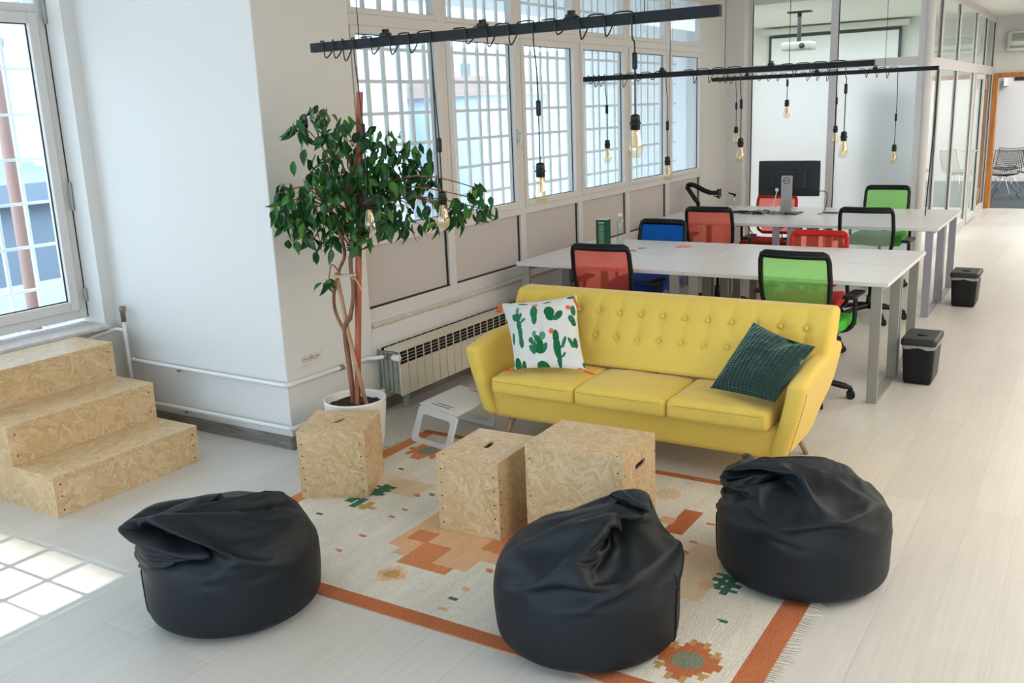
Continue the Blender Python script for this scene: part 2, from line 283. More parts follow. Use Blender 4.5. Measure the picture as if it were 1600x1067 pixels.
# ---------------------------------------------------------------- mesh helpers
WM = {}                                     # world matrix of each parent (parts sit at identity in their parent)
def Tr(loc=(0, 0, 0), rz=0, rx=0, ry=0):
    return Matrix.Translation(loc) @ Matrix.Rotation(rz, 4, 'Z') @ Matrix.Rotation(ry, 4, 'Y') @ Matrix.Rotation(rx, 4, 'X')
class MB:
    def __init__(s): s.v = []; s.f = []; s.mi = []; s.mats = []; s.cur = 0
    def use(s, m):
        if m not in s.mats: s.mats.append(m)
        s.cur = s.mats.index(m); return s
    def add(s, vs, fs, T=None):
        n = len(s.v); s.v += [tuple(T @ Vector(p)) if T else tuple(p) for p in vs]
        s.f += [tuple(i + n for i in f) for f in fs]; s.mi += [s.cur] * len(fs); return s
    def box(s, a, b, T=None):
        x0, y0, z0 = a; x1, y1, z1 = b
        return s.add([(x0, y0, z0), (x1, y0, z0), (x1, y1, z0), (x0, y1, z0), (x0, y0, z1), (x1, y0, z1), (x1, y1, z1), (x0, y1, z1)],
                     [(0, 3, 2, 1), (4, 5, 6, 7), (0, 1, 5, 4), (1, 2, 6, 5), (2, 3, 7, 6), (3, 0, 4, 7)], T)
    def tube(s, pts, r, n=8, cap=True, T=None, closed=False):
        pts = [Vector(p) for p in pts]; N = len(pts); rs = r if isinstance(r, (list, tuple)) else [r] * N
        vs = []; up = None
        for i, p in enumerate(pts):
            if closed: d = pts[(i + 1) % N] - pts[i - 1]
            else: d = pts[min(i + 1, N - 1)] - pts[max(i - 1, 0)]
            d = d.normalized() if d.length > 1e-9 else Vector((0, 0, 1))
            if up is None: up = Vector((0, 0, 1)) if abs(d.z) < .9 else Vector((1, 0, 0))
            a = up - d * up.dot(d)
            if a.length < 1e-6: a = d.orthogonal()
            a.normalize(); up = a; b = d.cross(a)
            for k in range(n):
                t = 2 * PI * k / n; vs.append(p + (a * math.cos(t) + b * math.sin(t)) * rs[i])
        fs = []
        for i in range(N if closed else N - 1):
            j = (i + 1) % N
            for k in range(n): fs.append((i * n + k, i * n + (k + 1) % n, j * n + (k + 1) % n, j * n + k))
        if cap and not closed: fs.append(tuple(range(n))[::-1]); fs.append(tuple((N - 1) * n + k for k in range(n)))
        return s.add(vs, fs, T)
    def lathe(s, prof, n=24, T=None):
        vs = []; fs = []
        for r, z in prof:
            for k in range(n): t = 2 * PI * k / n; vs.append((r * math.cos(t), r * math.sin(t), z))
        for i in range(len(prof) - 1):
            for k in range(n): fs.append((i * n + k, i * n + (k + 1) % n, (i + 1) * n + (k + 1) % n, (i + 1) * n + k))
        fs.append(tuple(range(n))[::-1]); fs.append(tuple((len(prof) - 1) * n + k for k in range(n)))
        return s.add(vs, fs, T)
    def prism(s, poly, a, b, axis=1, T=None):
        """poly of (u,v) extruded along axis from a to b"""
        def P(u, v, w): return {0: (w, u, v), 1: (u, w, v), 2: (u, v, w)}[axis]
        n = len(poly); vs = [P(u, v, a) for u, v in poly] + [P(u, v, b) for u, v in poly]
        fs = [tuple(range(n)), tuple(range(2 * n - 1, n - 1, -1))] + [(i, i + n, (i + 1) % n + n, (i + 1) % n) for i in range(n)]
        return s.add(vs, fs, T)
    def ring(s, outer, inner, a, b, axis=1, T=None):
        """frame between two loops of equal length"""
        def P(u, v, w): return {0: (w, u, v), 1: (u, w, v), 2: (u, v, w)}[axis]
        n = len(outer); vs = [P(*p, w) for w in (a, b) for L_ in (outer, inner) for p in L_]
        fs = []
        for i in range(n):
            j = (i + 1) % n
            fs += [(i, j, n + j, n + i), (2 * n + i, 3 * n + i, 3 * n + j, 2 * n + j), (i, 2 * n + i, 2 * n + j, j), (n + i, n + j, 3 * n + j, 3 * n + i)]
        return s.add(vs, fs, T)
    def grid(s, nu, nv, fn, T=None, closed_u=False):
        vs = [fn(i / (nu if closed_u else nu - 1), j / (nv - 1)) for j in range(nv) for i in range(nu)]; fs = []
        for j in range(nv - 1):
            for i in range(nu if closed_u else nu - 1):
                k = (i + 1) % nu; fs.append((j * nu + i, j * nu + k, (j + 1) * nu + k, (j + 1) * nu + i))
        return s.add(vs, fs, T)
    def rbox(s, c, size, r=.02, n=(10, 10, 6), fn=None, T=None):
        """rounded box as a dense closed grid; fn(u,v,w,p) may displace"""
        hx, hy, hz = size[0] / 2, size[1] / 2, size[2] / 2; idx = {}; vs = []; fs = []
        def V(i, j, k):
            key = (i, j, k)
            if key not in idx:
                u, v, w = 2 * i / n[0] - 1, 2 * j / n[1] - 1, 2 * k / n[2] - 1
                def sm(t): return math.sin(t * PI / 2) * .35 + t * .65
                q = Vector((sm(u) * hx, sm(v) * hy, sm(w) * hz)); rr = min(r, hx, hy, hz)
                inn = Vector((max(-hx + rr, min(hx - rr, q.x)), max(-hy + rr, min(hy - rr, q.y)), max(-hz + rr, min(hz - rr, q.z))))
                d = q - inn
                if d.length > 1e-9: q = inn + d.normalized() * rr
                if fn: q = Vector(fn(u, v, w, q))
                idx[key] = len(vs); vs.append(q + Vector(c))
            return idx[key]
        a, b, cc = n
        for i in range(a):
            for j in range(b): fs += [(V(i, j, 0), V(i, j + 1, 0), V(i + 1, j + 1, 0), V(i + 1, j, 0)), (V(i, j, cc), V(i + 1, j, cc), V(i + 1, j + 1, cc), V(i, j + 1, cc))]
        for i in range(a):
            for k in range(cc): fs += [(V(i, 0, k), V(i + 1, 0, k), V(i + 1, 0, k + 1), V(i, 0, k + 1)), (V(i, b, k), V(i, b, k + 1), V(i + 1, b, k + 1), V(i + 1, b, k))]
        for j in range(b):
            for k in range(cc): fs += [(V(0, j, k), V(0, j, k + 1), V(0, j + 1, k + 1), V(0, j + 1, k)), (V(a, j, k), V(a, j + 1, k), V(a, j + 1, k + 1), V(a, j, k + 1))]
        return s.add(vs, fs, T)
    def build(s, name, mt=None, parent=None, smooth=False, bevel=0, local=False, colors=None, sub=0, quilt=None):
        me = bpy.data.meshes.new(name)
        vs = s.v
        if parent is not None and not local:
            I = WM[parent].inverted(); vs = [tuple(I @ Vector(p)) for p in vs]
        me.from_pydata(vs, [], s.f)
        if s.mats:
            for k in s.mats: me.materials.append(M[k])
            me.polygons.foreach_set('material_index', s.mi)
        else: me.materials.append(M[mt] if isinstance(mt, str) else mt)
        bm = bmesh.new(); bm.from_mesh(me); 
        if not colors: bmesh.ops.recalc_face_normals(bm, faces=bm.faces)
        bm.to_mesh(me); bm.free()
        uv = me.uv_layers.new(name='UVMap').data        # box projection in metres
        off = random.uniform(0, 9)
        for p in me.polygons:
            n = p.normal; ax = max(range(3), key=lambda i: abs(n[i])); a, b = ((1, 2), (0, 2), (0, 1))[ax]
            for li in p.loop_indices:
                co = me.vertices[me.loops[li].vertex_index].co; uv[li].uv = (co[a] + off + ax * 1.7, co[b] + off * .3)
        if quilt:
            q = me.uv_layers.new(name='quilt').data
            for i, lp in enumerate(me.loops): q[i].uv = quilt[lp.vertex_index]
        if colors:
            at = me.color_attributes.new('pattern', 'FLOAT_COLOR', 'POINT')
            for i, c in enumerate(colors): at.data[i].color = (*c, 1)
        if smooth: me.polygons.foreach_set('use_smooth', [True] * len(me.polygons))
        me.update()
        o = bpy.data.objects.new(name, me); C.objects.link(o)
        if parent is not None: o.parent = parent; WM[o] = WM[parent]
        else: WM[o] = Matrix.Identity(4)
        if bevel:
            b = o.modifiers.new('bevel', 'BEVEL'); b.width = bevel; b.segments = 2; b.limit_method = 'ANGLE'
        if sub:
            b = o.modifiers.new('subdivision', 'SUBSURF'); b.levels = sub; b.render_levels = sub
        return o
def thing(name, label, cat, loc=(0, 0, 0), rz=0, group=None):
    o = bpy.data.objects.new(name, None); C.objects.link(o); o.empty_display_size = .1
    o.location = loc; o.rotation_euler = (0, 0, rz); WM[o] = Tr(loc, rz)
    o['label'] = label; o['category'] = cat
    if group: o['group'] = group
    return o
def tag(o, label, cat, group=None):
    o['label'] = label; o['category'] = cat
    if group: o['group'] = group
    return o
def st(o): o['kind'] = 'structure'; return o
def struct_empty(name, loc=(0, 0, 0)):
    o = bpy.data.objects.new(name, None); C.objects.link(o); o.location = loc; WM[o] = Tr(loc); return st(o)
def dup(root, loc=None, rz=None, label=None):
    r = root.copy(); C.objects.link(r); WM[r] = WM[root]
    if loc is not None: r.location = loc; r.rotation_euler = (0, 0, rz or 0); WM[r] = Tr(loc, rz or 0)
    if label: r['label'] = label
    for ch in list(root.children):
        c = ch.copy(); C.objects.link(c); c.parent = r
        for g in list(ch.children):
            d = g.copy(); C.objects.link(d); d.parent = c
    return r
def boxo(name, a, b, mt, parent=None, bevel=0): return MB().box(a, b).build(name, mt, parent, bevel=bevel)
def arc(c, r, a0, a1, n): return [(c[0] + r * math.cos(a0 + (a1 - a0) * i / n), c[1] + r * math.sin(a0 + (a1 - a0) * i / n)) for i in range(n + 1)]
def rrect(x0, z0, x1, z1, r, n=5):
    p = []
    for cx, cz, a in ((x1 - r, z0 + r, -PI / 2), (x1 - r, z1 - r, 0), (x0 + r, z1 - r, PI / 2), (x0 + r, z0 + r, PI)): p += arc((cx, cz), r, a, a + PI / 2, n)
    return p
def bez(pts, n=8):
    """Catmull-Rom through the points"""
    P = [Vector(p) for p in pts]; P = [P[0]] + P + [P[-1]]; out = []
    for i in range(1, len(P) - 2):
        for k in range(n):
            t = k / n; a, b, c, d = P[i - 1], P[i], P[i + 1], P[i + 2]
            out.append(.5 * ((2 * b) + (c - a) * t + (2 * a - 5 * b + 4 * c - d) * t * t + (3 * b - a - 3 * c + d) * t ** 3))
    out.append(P[-2]); return out

# ---------------------------------------------------------------- room shell
CE = 2.93
st(MB().box((-5.6, -3.75, -.1), (4.7, 17.0, 0)).build('floor', 'floor'))
st(MB().box((-6.2, -3.75, CE), (4.7, 22.6, CE + .12)).build('ceiling', 'ceil'))
st(MB().box((-5.90, -3.75, CE - .03), (-5.47, 3.6, CE)).build('sun_block_eave', 'wall'))        # unseen eave added to keep sun off the upper left panes
WO = -5.19                                     # plane of the left wall by the stairs
XW = -3.80                                     # plane of the window wall
LW = ((1.42, 3.51), (-.45, 1.15), (-2.6, -1.0))
w = MB(); ys = [-3.75] + [v for p in sorted(LW) for v in p] + [3.6]
for a, b in zip(ys[0::2], ys[1::2]): w.box((WO - .28, a, 0), (WO, b, CE))
for a, b in LW: w.box((WO - .28, a, 0), (WO, b, .60)); w.box((WO - .28, a, 2.86), (WO, b, CE))
st(w.build('wall_left', 'wall'))
# pillar block between the stairs and the big window wall
st(MB().box((-5.47, 3.6, 0), (-3.76, 4.34, CE)).build('wall_pillar', 'wall', bevel=.006))
# parapet wall under the long window row, and the wall past its end
wb = MB().box((-3.98, 4.34, 0), (-3.76, 10.03, .555)).box((-3.98, 4.34, 2.90), (-3.78, 10.03, CE)).box((-3.98, 10.03, 0), (XW, 11.0, CE)).box((-3.98, 10.8, 0), (-3.60, 11.06, CE))
st(wb.build('wall_window_side', 'wall'))
st(MB().box((4.5, -3.75, 0), (4.7, 17.0, CE)).build('wall_right', 'warmwall'))
w = MB().box((-5.47, -3.75, 0), (-4.75, -3.6, CE)).box((3.7, -3.75, 0), (4.5, -3.6, CE)).box((-4.75, -3.75, 0), (3.7, -3.6, .45)).box((-4.75, -3.75, 2.75), (3.7, -3.6, CE))
st(w.build('wall_back', 'wall'))
w = MB().box((-1.70, 17.0, 2.09), (4.7, 17.15, CE)).box((-.25, 17.0, 0), (4.7, 17.15, 2.09)).box((-6.2, 17.0, 0), (-1.70, 17.15, CE)) 
st(w.build('wall_far', 'wall'))
st(MB().box((-3.75, 3.585, 0), (-5.19, 3.6, .075)).box((-3.76, 3.585, 0), (-3.745, 4.34, .075)).build('baseboard_pillar', 'baseb', bevel=.003))
st(MB().box((-3.76, 4.34, 0), (-3.748, 10.03, .07)).build('baseboard_window_side', 'baseb'))
# crumbled plaster edge under the window frame
def pl(u, v):
    y = 4.345 + u * 5.68; n = noise.noise(Vector((y * 3, 0, 0))) * .010 + noise.noise(Vector((y * 14, 3, 0))) * .006
    z = .536 + v * .024 + (n if v == 0 else 0); return (-3.752 + (0 if v in (0, 1) else .004), y, z)
st(MB().grid(240, 4, pl).build('trim_1', 'plaster'))

# far room
w = MB().box((-6.2, 17.15, -.02), (4.7, 22.6, 0)); st(w.build('floor_far_room', 'carpet'))
st(MB().box((-6.2, 22.3, 0), (4.7, 22.5, CE)).build('wall_far_room', 'wall'))
st(MB().box((2.6, 17.15, 0), (2.75, 22.3, CE)).box((-5.2, 17.15, 0), (-5.05, 22.3, CE)).build('wall_far_room_sides', 'wall'))
st(MB().box((-5.05, 22.28, 0), (2.6, 22.3, .10)).build('baseboard_far_room', 'white'))
# door opening with an orange wooden frame
d = struct_empty('door_1', (-1.66, 17, 0))
MB().box((-1.665, 16.96, 0), (-1.595, 17.17, 2.09)).build('door_jamb', 'door', d, bevel=.004)
MB().box((-.30, 16.96, 0), (-.23, 17.17, 2.09)).build('door_jamb', 'door', d, bevel=.004)
MB().box((-1.595, 16.96, 2.02), (-.30, 17.17, 2.09)).build('door_head', 'door', d, bevel=.004)
# meeting room behind the glass
st(MB().box((-6.2, 15.6, 0), (-1.70, 15.75, CE)).build('wall_meeting_room_back', 'wall'))
st(MB().box((-6.2, 11.06, 0), (-6.05, 15.6, CE)).build('wall_meeting_room_left', 'wall'))
st(MB().box((-6.2, 10.95, 0), (-3.98, 11.06, CE)).build('wall_meeting_room_front', 'wall'))
st(MB().box((-6.2, 11.0, -.1), (-5.6, 17, 0)).build('floor_meeting_room', 'floor'))

# ---------------------------------------------------------------- windows
def framed(mb, x0, x1, y0, y1, z0, z1, t):
    """a frame in the plane x, made of four bars"""
    mb.box((x0, y0, z0), (x1, y0 + t, z1)).box((x0, y1 - t, z0), (x1, y1, z1)).box((x0, y0 + t, z0), (x1, y1 - t, z0 + t)).box((x0, y0 + t, z1 - t), (x1, y1 - t, z1))
    return mb
def handle(parent, x, y, z):
    MB().box((x, y - .012, z - .05), (x + .012, y + .012, z + .05)).tube([(x + .01, y, z + .02), (x + .045, y, z + .02), (x + .045, y - .01, z - .03), (x + .04, y - .012, z - .10)], .008, 8).build('window_handle', 'frame', parent, smooth=True)
def bay(i, y0, y1):
    r = struct_empty('window_%d' % i, (XW, y0, .555)); m_ = .038
    f = MB()
    f.box((-3.88, y0, .555), (-3.80, y0 + m_, 2.9)).box((-3.88, y1 - m_, .555), (-3.80, y1, 2.9))
    f.box((-3.88, y0 + m_, .555), (-3.80, y1 - m_, .645)).box((-3.88, y0 + m_, 1.03), (-3.80, y1 - m_, 1.085)).box((-3.88, y0 + m_, 2.325), (-3.80, y1 - m_, 2.39)).box((-3.88, y0 + m_, 2.86), (-3.80, y1 - m_, 2.9))
    f.build('window_frame', 'frame', r, bevel=.004)
    boxo('lower_panel', (-3.845, y0 + m_, .645), (-3.825, y1 - m_ - .016, 1.03), 'panel', r)
    MB().box((-3.828, y1 - m_ - .016, .645), (-3.818, y1 - m_, 1.03)).box((-3.826, y0 + m_, .645), (-3.812, y1 - m_, .655)).build('shadow_gasket', 'gap', r)  # dark strips set beside the panel for the shadow in its gap
    framed(MB(), -3.86, -3.79, y0 + m_, y1 - m_, 1.085, 2.325, .045).build('sash', 'frame', r, bevel=.004)
    framed(MB(), -3.86, -3.80, y0 + m_, y1 - m_, 2.39, 2.86, .035).build('upper_sash', 'frame', r, bevel=.004)
    a, b = y0 + m_ + .045, y1 - m_ - .045
    boxo('pane', (-3.832, a, 1.13), (-3.828, b, 2.28), 'glass', r)
    boxo('upper_pane', (-3.832, y0 + m_ + .035, 2.425), (-3.828, y1 - m_ - .035, 2.825), 'glass', r)
    framed(MB(), -3.8275, -3.822, a, b, 1.13, 2.28, .005).build('seal', 'gap', r)
    if i in (2, 5): handle(r, -3.79, y1 - m_ - .02, 1.62)
    return r
BY = [4.345, 5.29, 6.245, 7.19, 8.14, 9.09, 10.03]
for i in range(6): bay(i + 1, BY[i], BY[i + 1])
# grilles of white bars outside each bay
for i in range(6):
    g = thing('window_grille', 'white bar grille outside the %s bay of the long window row' % ('first nearest|second|third|fourth|fifth|last farthest'.split('|')[i]), 'grille', (-4.12, (BY[i] + BY[i + 1]) / 2, .95), 0, 'bar grilles outside the long windows')
    a, b = BY[i] + .0, BY[i + 1] - .0; v = MB(); h = MB()
    for k in range(6): y = a + .06 + (b - a - .12) * k / 5; v.box((-4.13, y - .016, .92), (-4.115, y + .016, 2.9))
    for k in range(10): z = 1.0 + .205 * k; h.box((-4.115, a, z - .011), (-4.098, b, z + .011))
    v.build('upright_bars', 'grille', g); h.build('cross_bars', 'grille', g)
# the window by the stairs (and two more of its kind further along the wall)
for i, (a, b) in enumerate(LW):
    r = struct_empty('window_%d' % (7 + i), (-5.35, a, .62)); f = MB()
    framed(f, -5.42, -5.35, a, b, .655, 2.86, .055); f.box((-5.42, a + .055, 2.46), (-5.35, b - .055, 2.51)); c = (a + b) / 2; f.box((-5.42, c - .03, .71), (-5.35, c + .03, 2.46))
    f.build('window_frame', 'frame', r, bevel=.004)
    for s0, s1 in ((a + .055, c - .03), (c + .03, b - .055)):
        framed(MB(), -5.40, -5.335, s0, s1, .71, 2.46, .06).build('sash', 'frame', r, bevel=.005)
        boxo('pane', (-5.372, s0 + .06, .77), (-5.368, s1 - .06, 2.40), 'glass', r)
        framed(MB(), -5.367, -5.360, s0 + .06, s1 - .06, .77, 2.40, .006).build('seal', 'gap', r)
    boxo('upper_pane', (-5.39, a + .055, 2.51), (-5.386, b - .055, 2.805), 'glass', r)
    if i == 0:
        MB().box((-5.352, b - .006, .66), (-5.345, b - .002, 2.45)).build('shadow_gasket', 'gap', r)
        for z in (.76, 1.32, 2.40): MB().tube([(-5.328, b - .012, z), (-5.328, b - .012, z + (.17 if z > 1 else .08))], .010, 8).build('hinge', 'silver', r, smooth=True)
    boxo('window_sill', (-5.42, a + .001, .60), (-5.13, b - .001, .625) if i == 0 else (-5.17, b - .001, .625), 'sill', r, bevel=.006)
    g = thing('window_grille', ('white bar grille outside the window by the stairs', 'white bar grille outside the second window of the left wall', 'white bar grille outside the third window of the left wall')[i], 'grille', (-5.75, c, .7), 0, 'bar grilles outside the left windows')
    v = MB(); h = MB()
    ex = .6 if i == 0 else .05; n = int((b - a + ex) / .185)
    for k in range(n + 1): y = a + .185 * k; v.box((-5.76, y - .010, .45), (-5.74, y + .010, 2.85))
    for k in range(9): z = .55 + .27 * k; h.box((-5.74, a, z - .009), (-5.72, b + ex, z + .009))
    v.build('upright_bars', 'grille', g); h.build('cross_bars', 'grille', g)
# window frames of the wall behind the viewer
r = struct_empty('window_10', (-.5, -3.68, .45)); f = MB()
for k in range(6): x = -4.75 + k * 8.45 / 5; f.box((x - (0 if k == 0 else .04), -3.72, .45), (x + (0 if k == 5 else .04), -3.64, 2.75))
f.build('window_frame', 'frame', r)
MB().box((-4.75, -3.685, .45), (3.7, -3.68, 2.75)).build('pane', 'glass', r)
# ---------------------------------------------------------------- glass partition of the meeting room
r = struct_empty('window_11', (-2.6, 11, 0)); f = MB()
for x0, x1 in ((-3.60, -3.565), (-2.70, -2.62), (-1.80, -1.735)): f.box((x0, 10.97, 0), (x1, 11.03, CE))
for x0, x1 in ((-3.565, -2.70), (-2.62, -1.80)):
    f.box((x0, 10.97, 0), (x1, 11.03, .09)).box((x0, 10.97, 2.12), (x1, 11.03, 2.20)).box((x0, 10.97, 2.85), (x1, 11.03, CE))
f.build('partition_frame', 'pframe', r, bevel=.003)
MB().tube([(-1.70, 10.99, 0), (-1.70, 10.99, CE)], .042, 20, cap=False).build('corner_post', 'frame', r, smooth=True)
for x0, x1 in ((-3.565, -2.70), (-2.62, -1.80)):
    boxo('frosted_pane', (x0, 10.998, .09), (x1, 11.002, 2.12), 'frost', r)
    boxo('upper_pane', (x0, 10.998, 2.20), (x1, 11.002, 2.85), 'pglass', r)
    MB().box((x0, 10.975, .09), (x0 + .008, 10.99, 2.12)).box((x0, 10.975, 2.20), (x0 + .008, 10.99, 2.85)).build('seal', 'gap', r)
r = struct_empty('window_12', (-1.67, 14, 0)); f = MB(); XP = -1.67
ms = [(11.05, 11.10), (11.62, 11.70), (12.98, 13.06), (14.60, 14.72), (15.78, 15.84), (16.90, 17.0)]
for a, b in ms: f.box((XP - .05, a, 0), (XP, b, CE))
for (a0, a), (b, b1) in zip(ms[:-1], ms[1:]):
    f.box((XP - .05, a, 2.07), (XP, b, 2.19)).box((XP - .05, a, 2.84), (XP, b, CE)).box((XP - .05, a, 0), (XP, b, .10))
f.build('partition_frame', 'pframe', r, bevel=.003)
for (a0, a), (b, b1) in zip(ms[:-1], ms[1:]):
    boxo('pane', (XP - .027, a, .10), (XP - .022, b, 2.07), 'pglass', r)
    boxo('upper_pane', (XP - .027, a, 2.19), (XP - .022, b, 2.84), 'pglass', r)
    MB().box((XP - .02, b - .006, .10), (XP - .012, b, 2.07)).box((XP - .02, b - .006, 2.19), (XP - .012, b, 2.84)).build('seal', 'gap', r)
d = struct_empty('door_2', (XP, 15.3, 0))
framed(MB(), XP - .01, XP + .02, 14.74, 15.76, .02, 2.06, .07).build('door_leaf_frame', 'pframe', d, bevel=.003)
MB().tube([(XP + .02, 14.80, 1.02), (XP + .07, 14.80, 1.02), (XP + .07, 14.93, 1.02)], .010, 8).build('door_handle', 'chrome', d, smooth=True)
for z in (.25, 1.85): MB().tube([(XP + .03, 15.77, z), (XP + .03, 15.77, z + .16)], .012, 8).build('hinge', 'silver', d, smooth=True)
# things in the meeting room
t = thing('projector', 'white ceiling projector on a dark pole seen through the upper glass', 'projector', (-3.70, 13.1, 2.4))
MB().tube([(-3.63, 13.1, 2.55), (-3.63, 13.1, CE - .02)], .028, 10).build('ceiling_pole', 'dplastic', t)
MB().box((-3.78, 13.04, CE - .02), (-3.48, 13.16, CE)).build('ceiling_bracket', 'dplastic', t)
MB().rbox((-3.63, 13.1, 2.49), (.40, .28, .11), .03, (8, 8, 6)).build('projector_body', 'silver', t, smooth=True)
MB().tube([(-3.55, 12.97, 2.49), (-3.55, 12.94, 2.49)], .035, 16).build('lens', 'dplastic', t, smooth=True)
t = thing('projection_screen', 'white projection screen with dark border on the meeting room back wall', 'screen', (-3.78, 15.5, 1.0))
boxo('screen_fabric', (-4.73, 15.52, 1.05), (-2.83, 15.53, 2.76), 'screen', t)
MB().box((-4.77, 15.515, 2.76), (-2.79, 15.535, 2.80)).box((-4.77, 15.515, 1.05), (-4.73, 15.535, 2.76)).box((-2.83, 15.515, 1.05), (-2.79, 15.535, 2.76)).build('screen_border', 'dplastic', t)
MB().rbox((-3.78, 15.53, 2.86), (2.2, .12, .10), .02, (4, 4, 4)).build('screen_housing', 'ac', t)
t = thing('tall_cabinet', 'grey tall cabinet blurred behind the frosted glass pane', 'cabinet', (-2.33, 12.5, 0))
MB().box((-2.60, 12.3, .05), (-2.06, 12.75, 1.88)).build('body', 'greycab', t, bevel=.01)
MB().box((-2.595, 12.28, .06), (-2.335, 12.3, 1.87)).build('door', 'greycab', t); MB().box((-2.325, 12.28, .06), (-2.065, 12.3, 1.87)).build('door', 'greycab', t)
MB().box((-2.57, 12.33, 0), (-2.09, 12.72, .05)).build('plinth', 'dplastic', t)
# air conditioner and wall picture
t = thing('air_conditioner', 'white wall air conditioner above the orange door frame', 'air conditioner', (-1.0, 16.95, 2.4))
MB().rbox((-.98, 16.91, 2.55), (1.05, .17, .29), .03, (8, 6, 8)).build('shell', 'ac', t, smooth=True)
g = MB()
for k in range(6): g.box((-1.44, 16.815, 2.545 + k * .02), (-.52, 16.826, 2.558 + k * .02))
g.build('grille', 'acg', t)
boxo('air_flap', (-1.46, 16.81, 2.445), (-.50, 16.826, 2.475), 'acg', t)
t = thing('framed_picture', 'black and white framed picture high on the far room wall', 'picture', (-1.55, 22.28, 2.0))
boxo('picture_print', (-1.88, 22.285, 1.97), (-.62, 22.29, 2.16), 'paper', t)
framed(MB(), 0, .02, 0, .64, 0, .24, .02).build('picture_frame', 'blackwire', t, local=True)
t.children[1].matrix_local = Matrix.Translation((-.36, -.01, -.05)) @ Matrix.Rotation(-PI / 2, 4, 'Z')
MB().box((-1.80, 22.275, 2.02), (-1.62, 22.285, 2.13)).build('dark_print', 'blackwire', t)

# ---------------------------------------------------------------- fixtures on the pillar
t = thing('heating_pipe', 'upper white heating pipe running along the pillar at knee height', 'pipe', (-4.4, 3.57, .385), 0, None)
MB().tube(bez([(-5.03, 3.565, .70 - .3), (-5.0, 3.565, .395), (-4.4, 3.565, .388), (-3.82, 3.565, .385), (-3.735, 3.575, .385), (-3.722, 3.66, .385), (-3.722, 4.0, .382), (-3.722, 4.22, .378), (-3.70, 4.28, .372), (-3.67, 4.325, .372)], 6), .013, 10).build('pipe', 'pipe', t, smooth=True)
for x in (-4.62,): MB().box((x - .007, 3.556, .366), (x + .007, 3.60, .378)).build('pipe_clip', 'brass', t)
MB().tube([(-3.722, 3.985, .382), (-3.722, 4.015, .381)], .017, 10).build('pipe_joint', 'brass', t, smooth=True)
t = thing('heating_pipe', 'lower white heating pipe running just above the pillar baseboard', 'pipe', (-4.4, 3.57, .135))
MB().tube(bez([(-5.05, 3.565, .135), (-4.4, 3.565, .135), (-3.82, 3.565, .135), (-3.735, 3.575, .135), (-3.722, 3.66, .135), (-3.722, 4.0, .135), (-3.722, 4.20, .14), (-3.68, 4.325, .16)], 6), .013, 10).build('pipe', 'pipe', t, smooth=True)
MB().box((-4.602, 3.556, .112), (-4.588, 3.60, .124)).build('pipe_clip', 'brass', t)
t = thing('riser_pipe', 'white upright pipe with a bare brass valve in the corner behind the stairs', 'pipe', (-5.06, 3.555, 0))
MB().tube([(-5.06, 3.55, 0), (-5.06, 3.55, .64)], .012, 10).build('pipe', 'pipe', t, smooth=True)
MB().tube([(-5.06, 3.55, .64), (-5.06, 3.55, .70), (-5.06, 3.55, .71), (-5.06, 3.55, .735)], [.016, .016, .022, .022], 10).build('valve', 'brass', t, smooth=True)
MB().tube(bez([(-5.07, 3.545, .585), (-5.12, 3.53, .59), (-5.165, 3.48, .575), (-5.165, 3.35, .56)], 6), .012, 10).build('branch_pipe', 'pipe', t, smooth=True)
t = thing('wall_socket', 'triple white wall socket on the side of the pillar', 'socket', (-3.76, 3.785, .49))
MB().rbox((-3.755, 3.785, .492), (.010, .19, .085), .004, (2, 6, 6)).build('plate', 'socketw', t)
for k in (-1, 0, 1):
    y = 3.785 + k * .050; o = MB().tube([(-3.752, y, .492), (-3.744, y, .492)], .021, 16).build('outlet', 'sill', t, smooth=False)
    h = MB()
    for s_ in (-1, 1): h.tube([(-3.745, y + s_ * .008, .492), (-3.7435, y + s_ * .008, .492)], .004, 8)
    h.build('outlet_holes', 'slot', o)

# ---------------------------------------------------------------- radiators
t = thing('radiator', 'long cream ribbed radiator on feet under the window row behind the sofa', 'radiator', (-3.66, 5.3, .1))
y0 = 4.37; pitch = .0815; ns = 24; y1 = y0 + pitch * ns
MB().box((-3.735, y0 + .005, .13), (-3.592, y1 - .005, .395)).build('core', 'radd', t)
for k in range(ns):
    a, b = y0 + k * pitch, y0 + (k + 1) * pitch
    p = MB().box((-3.592, a + .0028, .12), (-3.580, b - .0028, .318)).box((-3.700, a + .0012, .400), (-3.580, b - .0012, .413)).box((-3.745, a + .0012, .400), (-3.728, b - .0012, .413))
    p.box((-3.590, a + .0012, .318), (-3.581, a + .0045, .400)).box((-3.590, b - .0045, .318), (-3.581, b - .0012, .400))
    for q in range(3): p.box((-3.590, a + .0045, .3375 + q * .0205), (-3.581, b - .0045, .3396 + q * .0205))
    sc_ = p.build('section', 'rad', t); MB().box((-3.5925, a + .0045, .320), (-3.5838, b - .0045, .400)).build('grille_opening', 'slot', sc_); MB().box((-3.728, a + .010, .395), (-3.700, b - .010, .4125)).build('top_opening', 'slot', sc_)
for x in (-3.72, -3.685, -3.65, -3.615): MB().box((x - .008, y0 - .006, .14), (x + .008, y0 + .006, .39)).build('end_rib', 'radd', t, bevel=.003)
MB().tube([(-3.665, 4.365, .372), (-3.665, 4.325, .372)], .012, 10).tube([(-3.665, 4.345, .372), (-3.60, 4.335, .372)], .009, 10).build('valve_body', 'brass', t, smooth=True)
MB().tube([(-3.61, 4.335, .372), (-3.60, 4.335, .372), (-3.555, 4.335, .372), (-3.55, 4.335, .372)], [.014, .021, .021, .015], 14).build('thermostat_knob', 'white', t, smooth=True)
for y in (4.5, 5.3, 6.15): MB().box((-3.68, y, 0), (-3.65, y + .03, .13)).build('foot', 'radd', t)
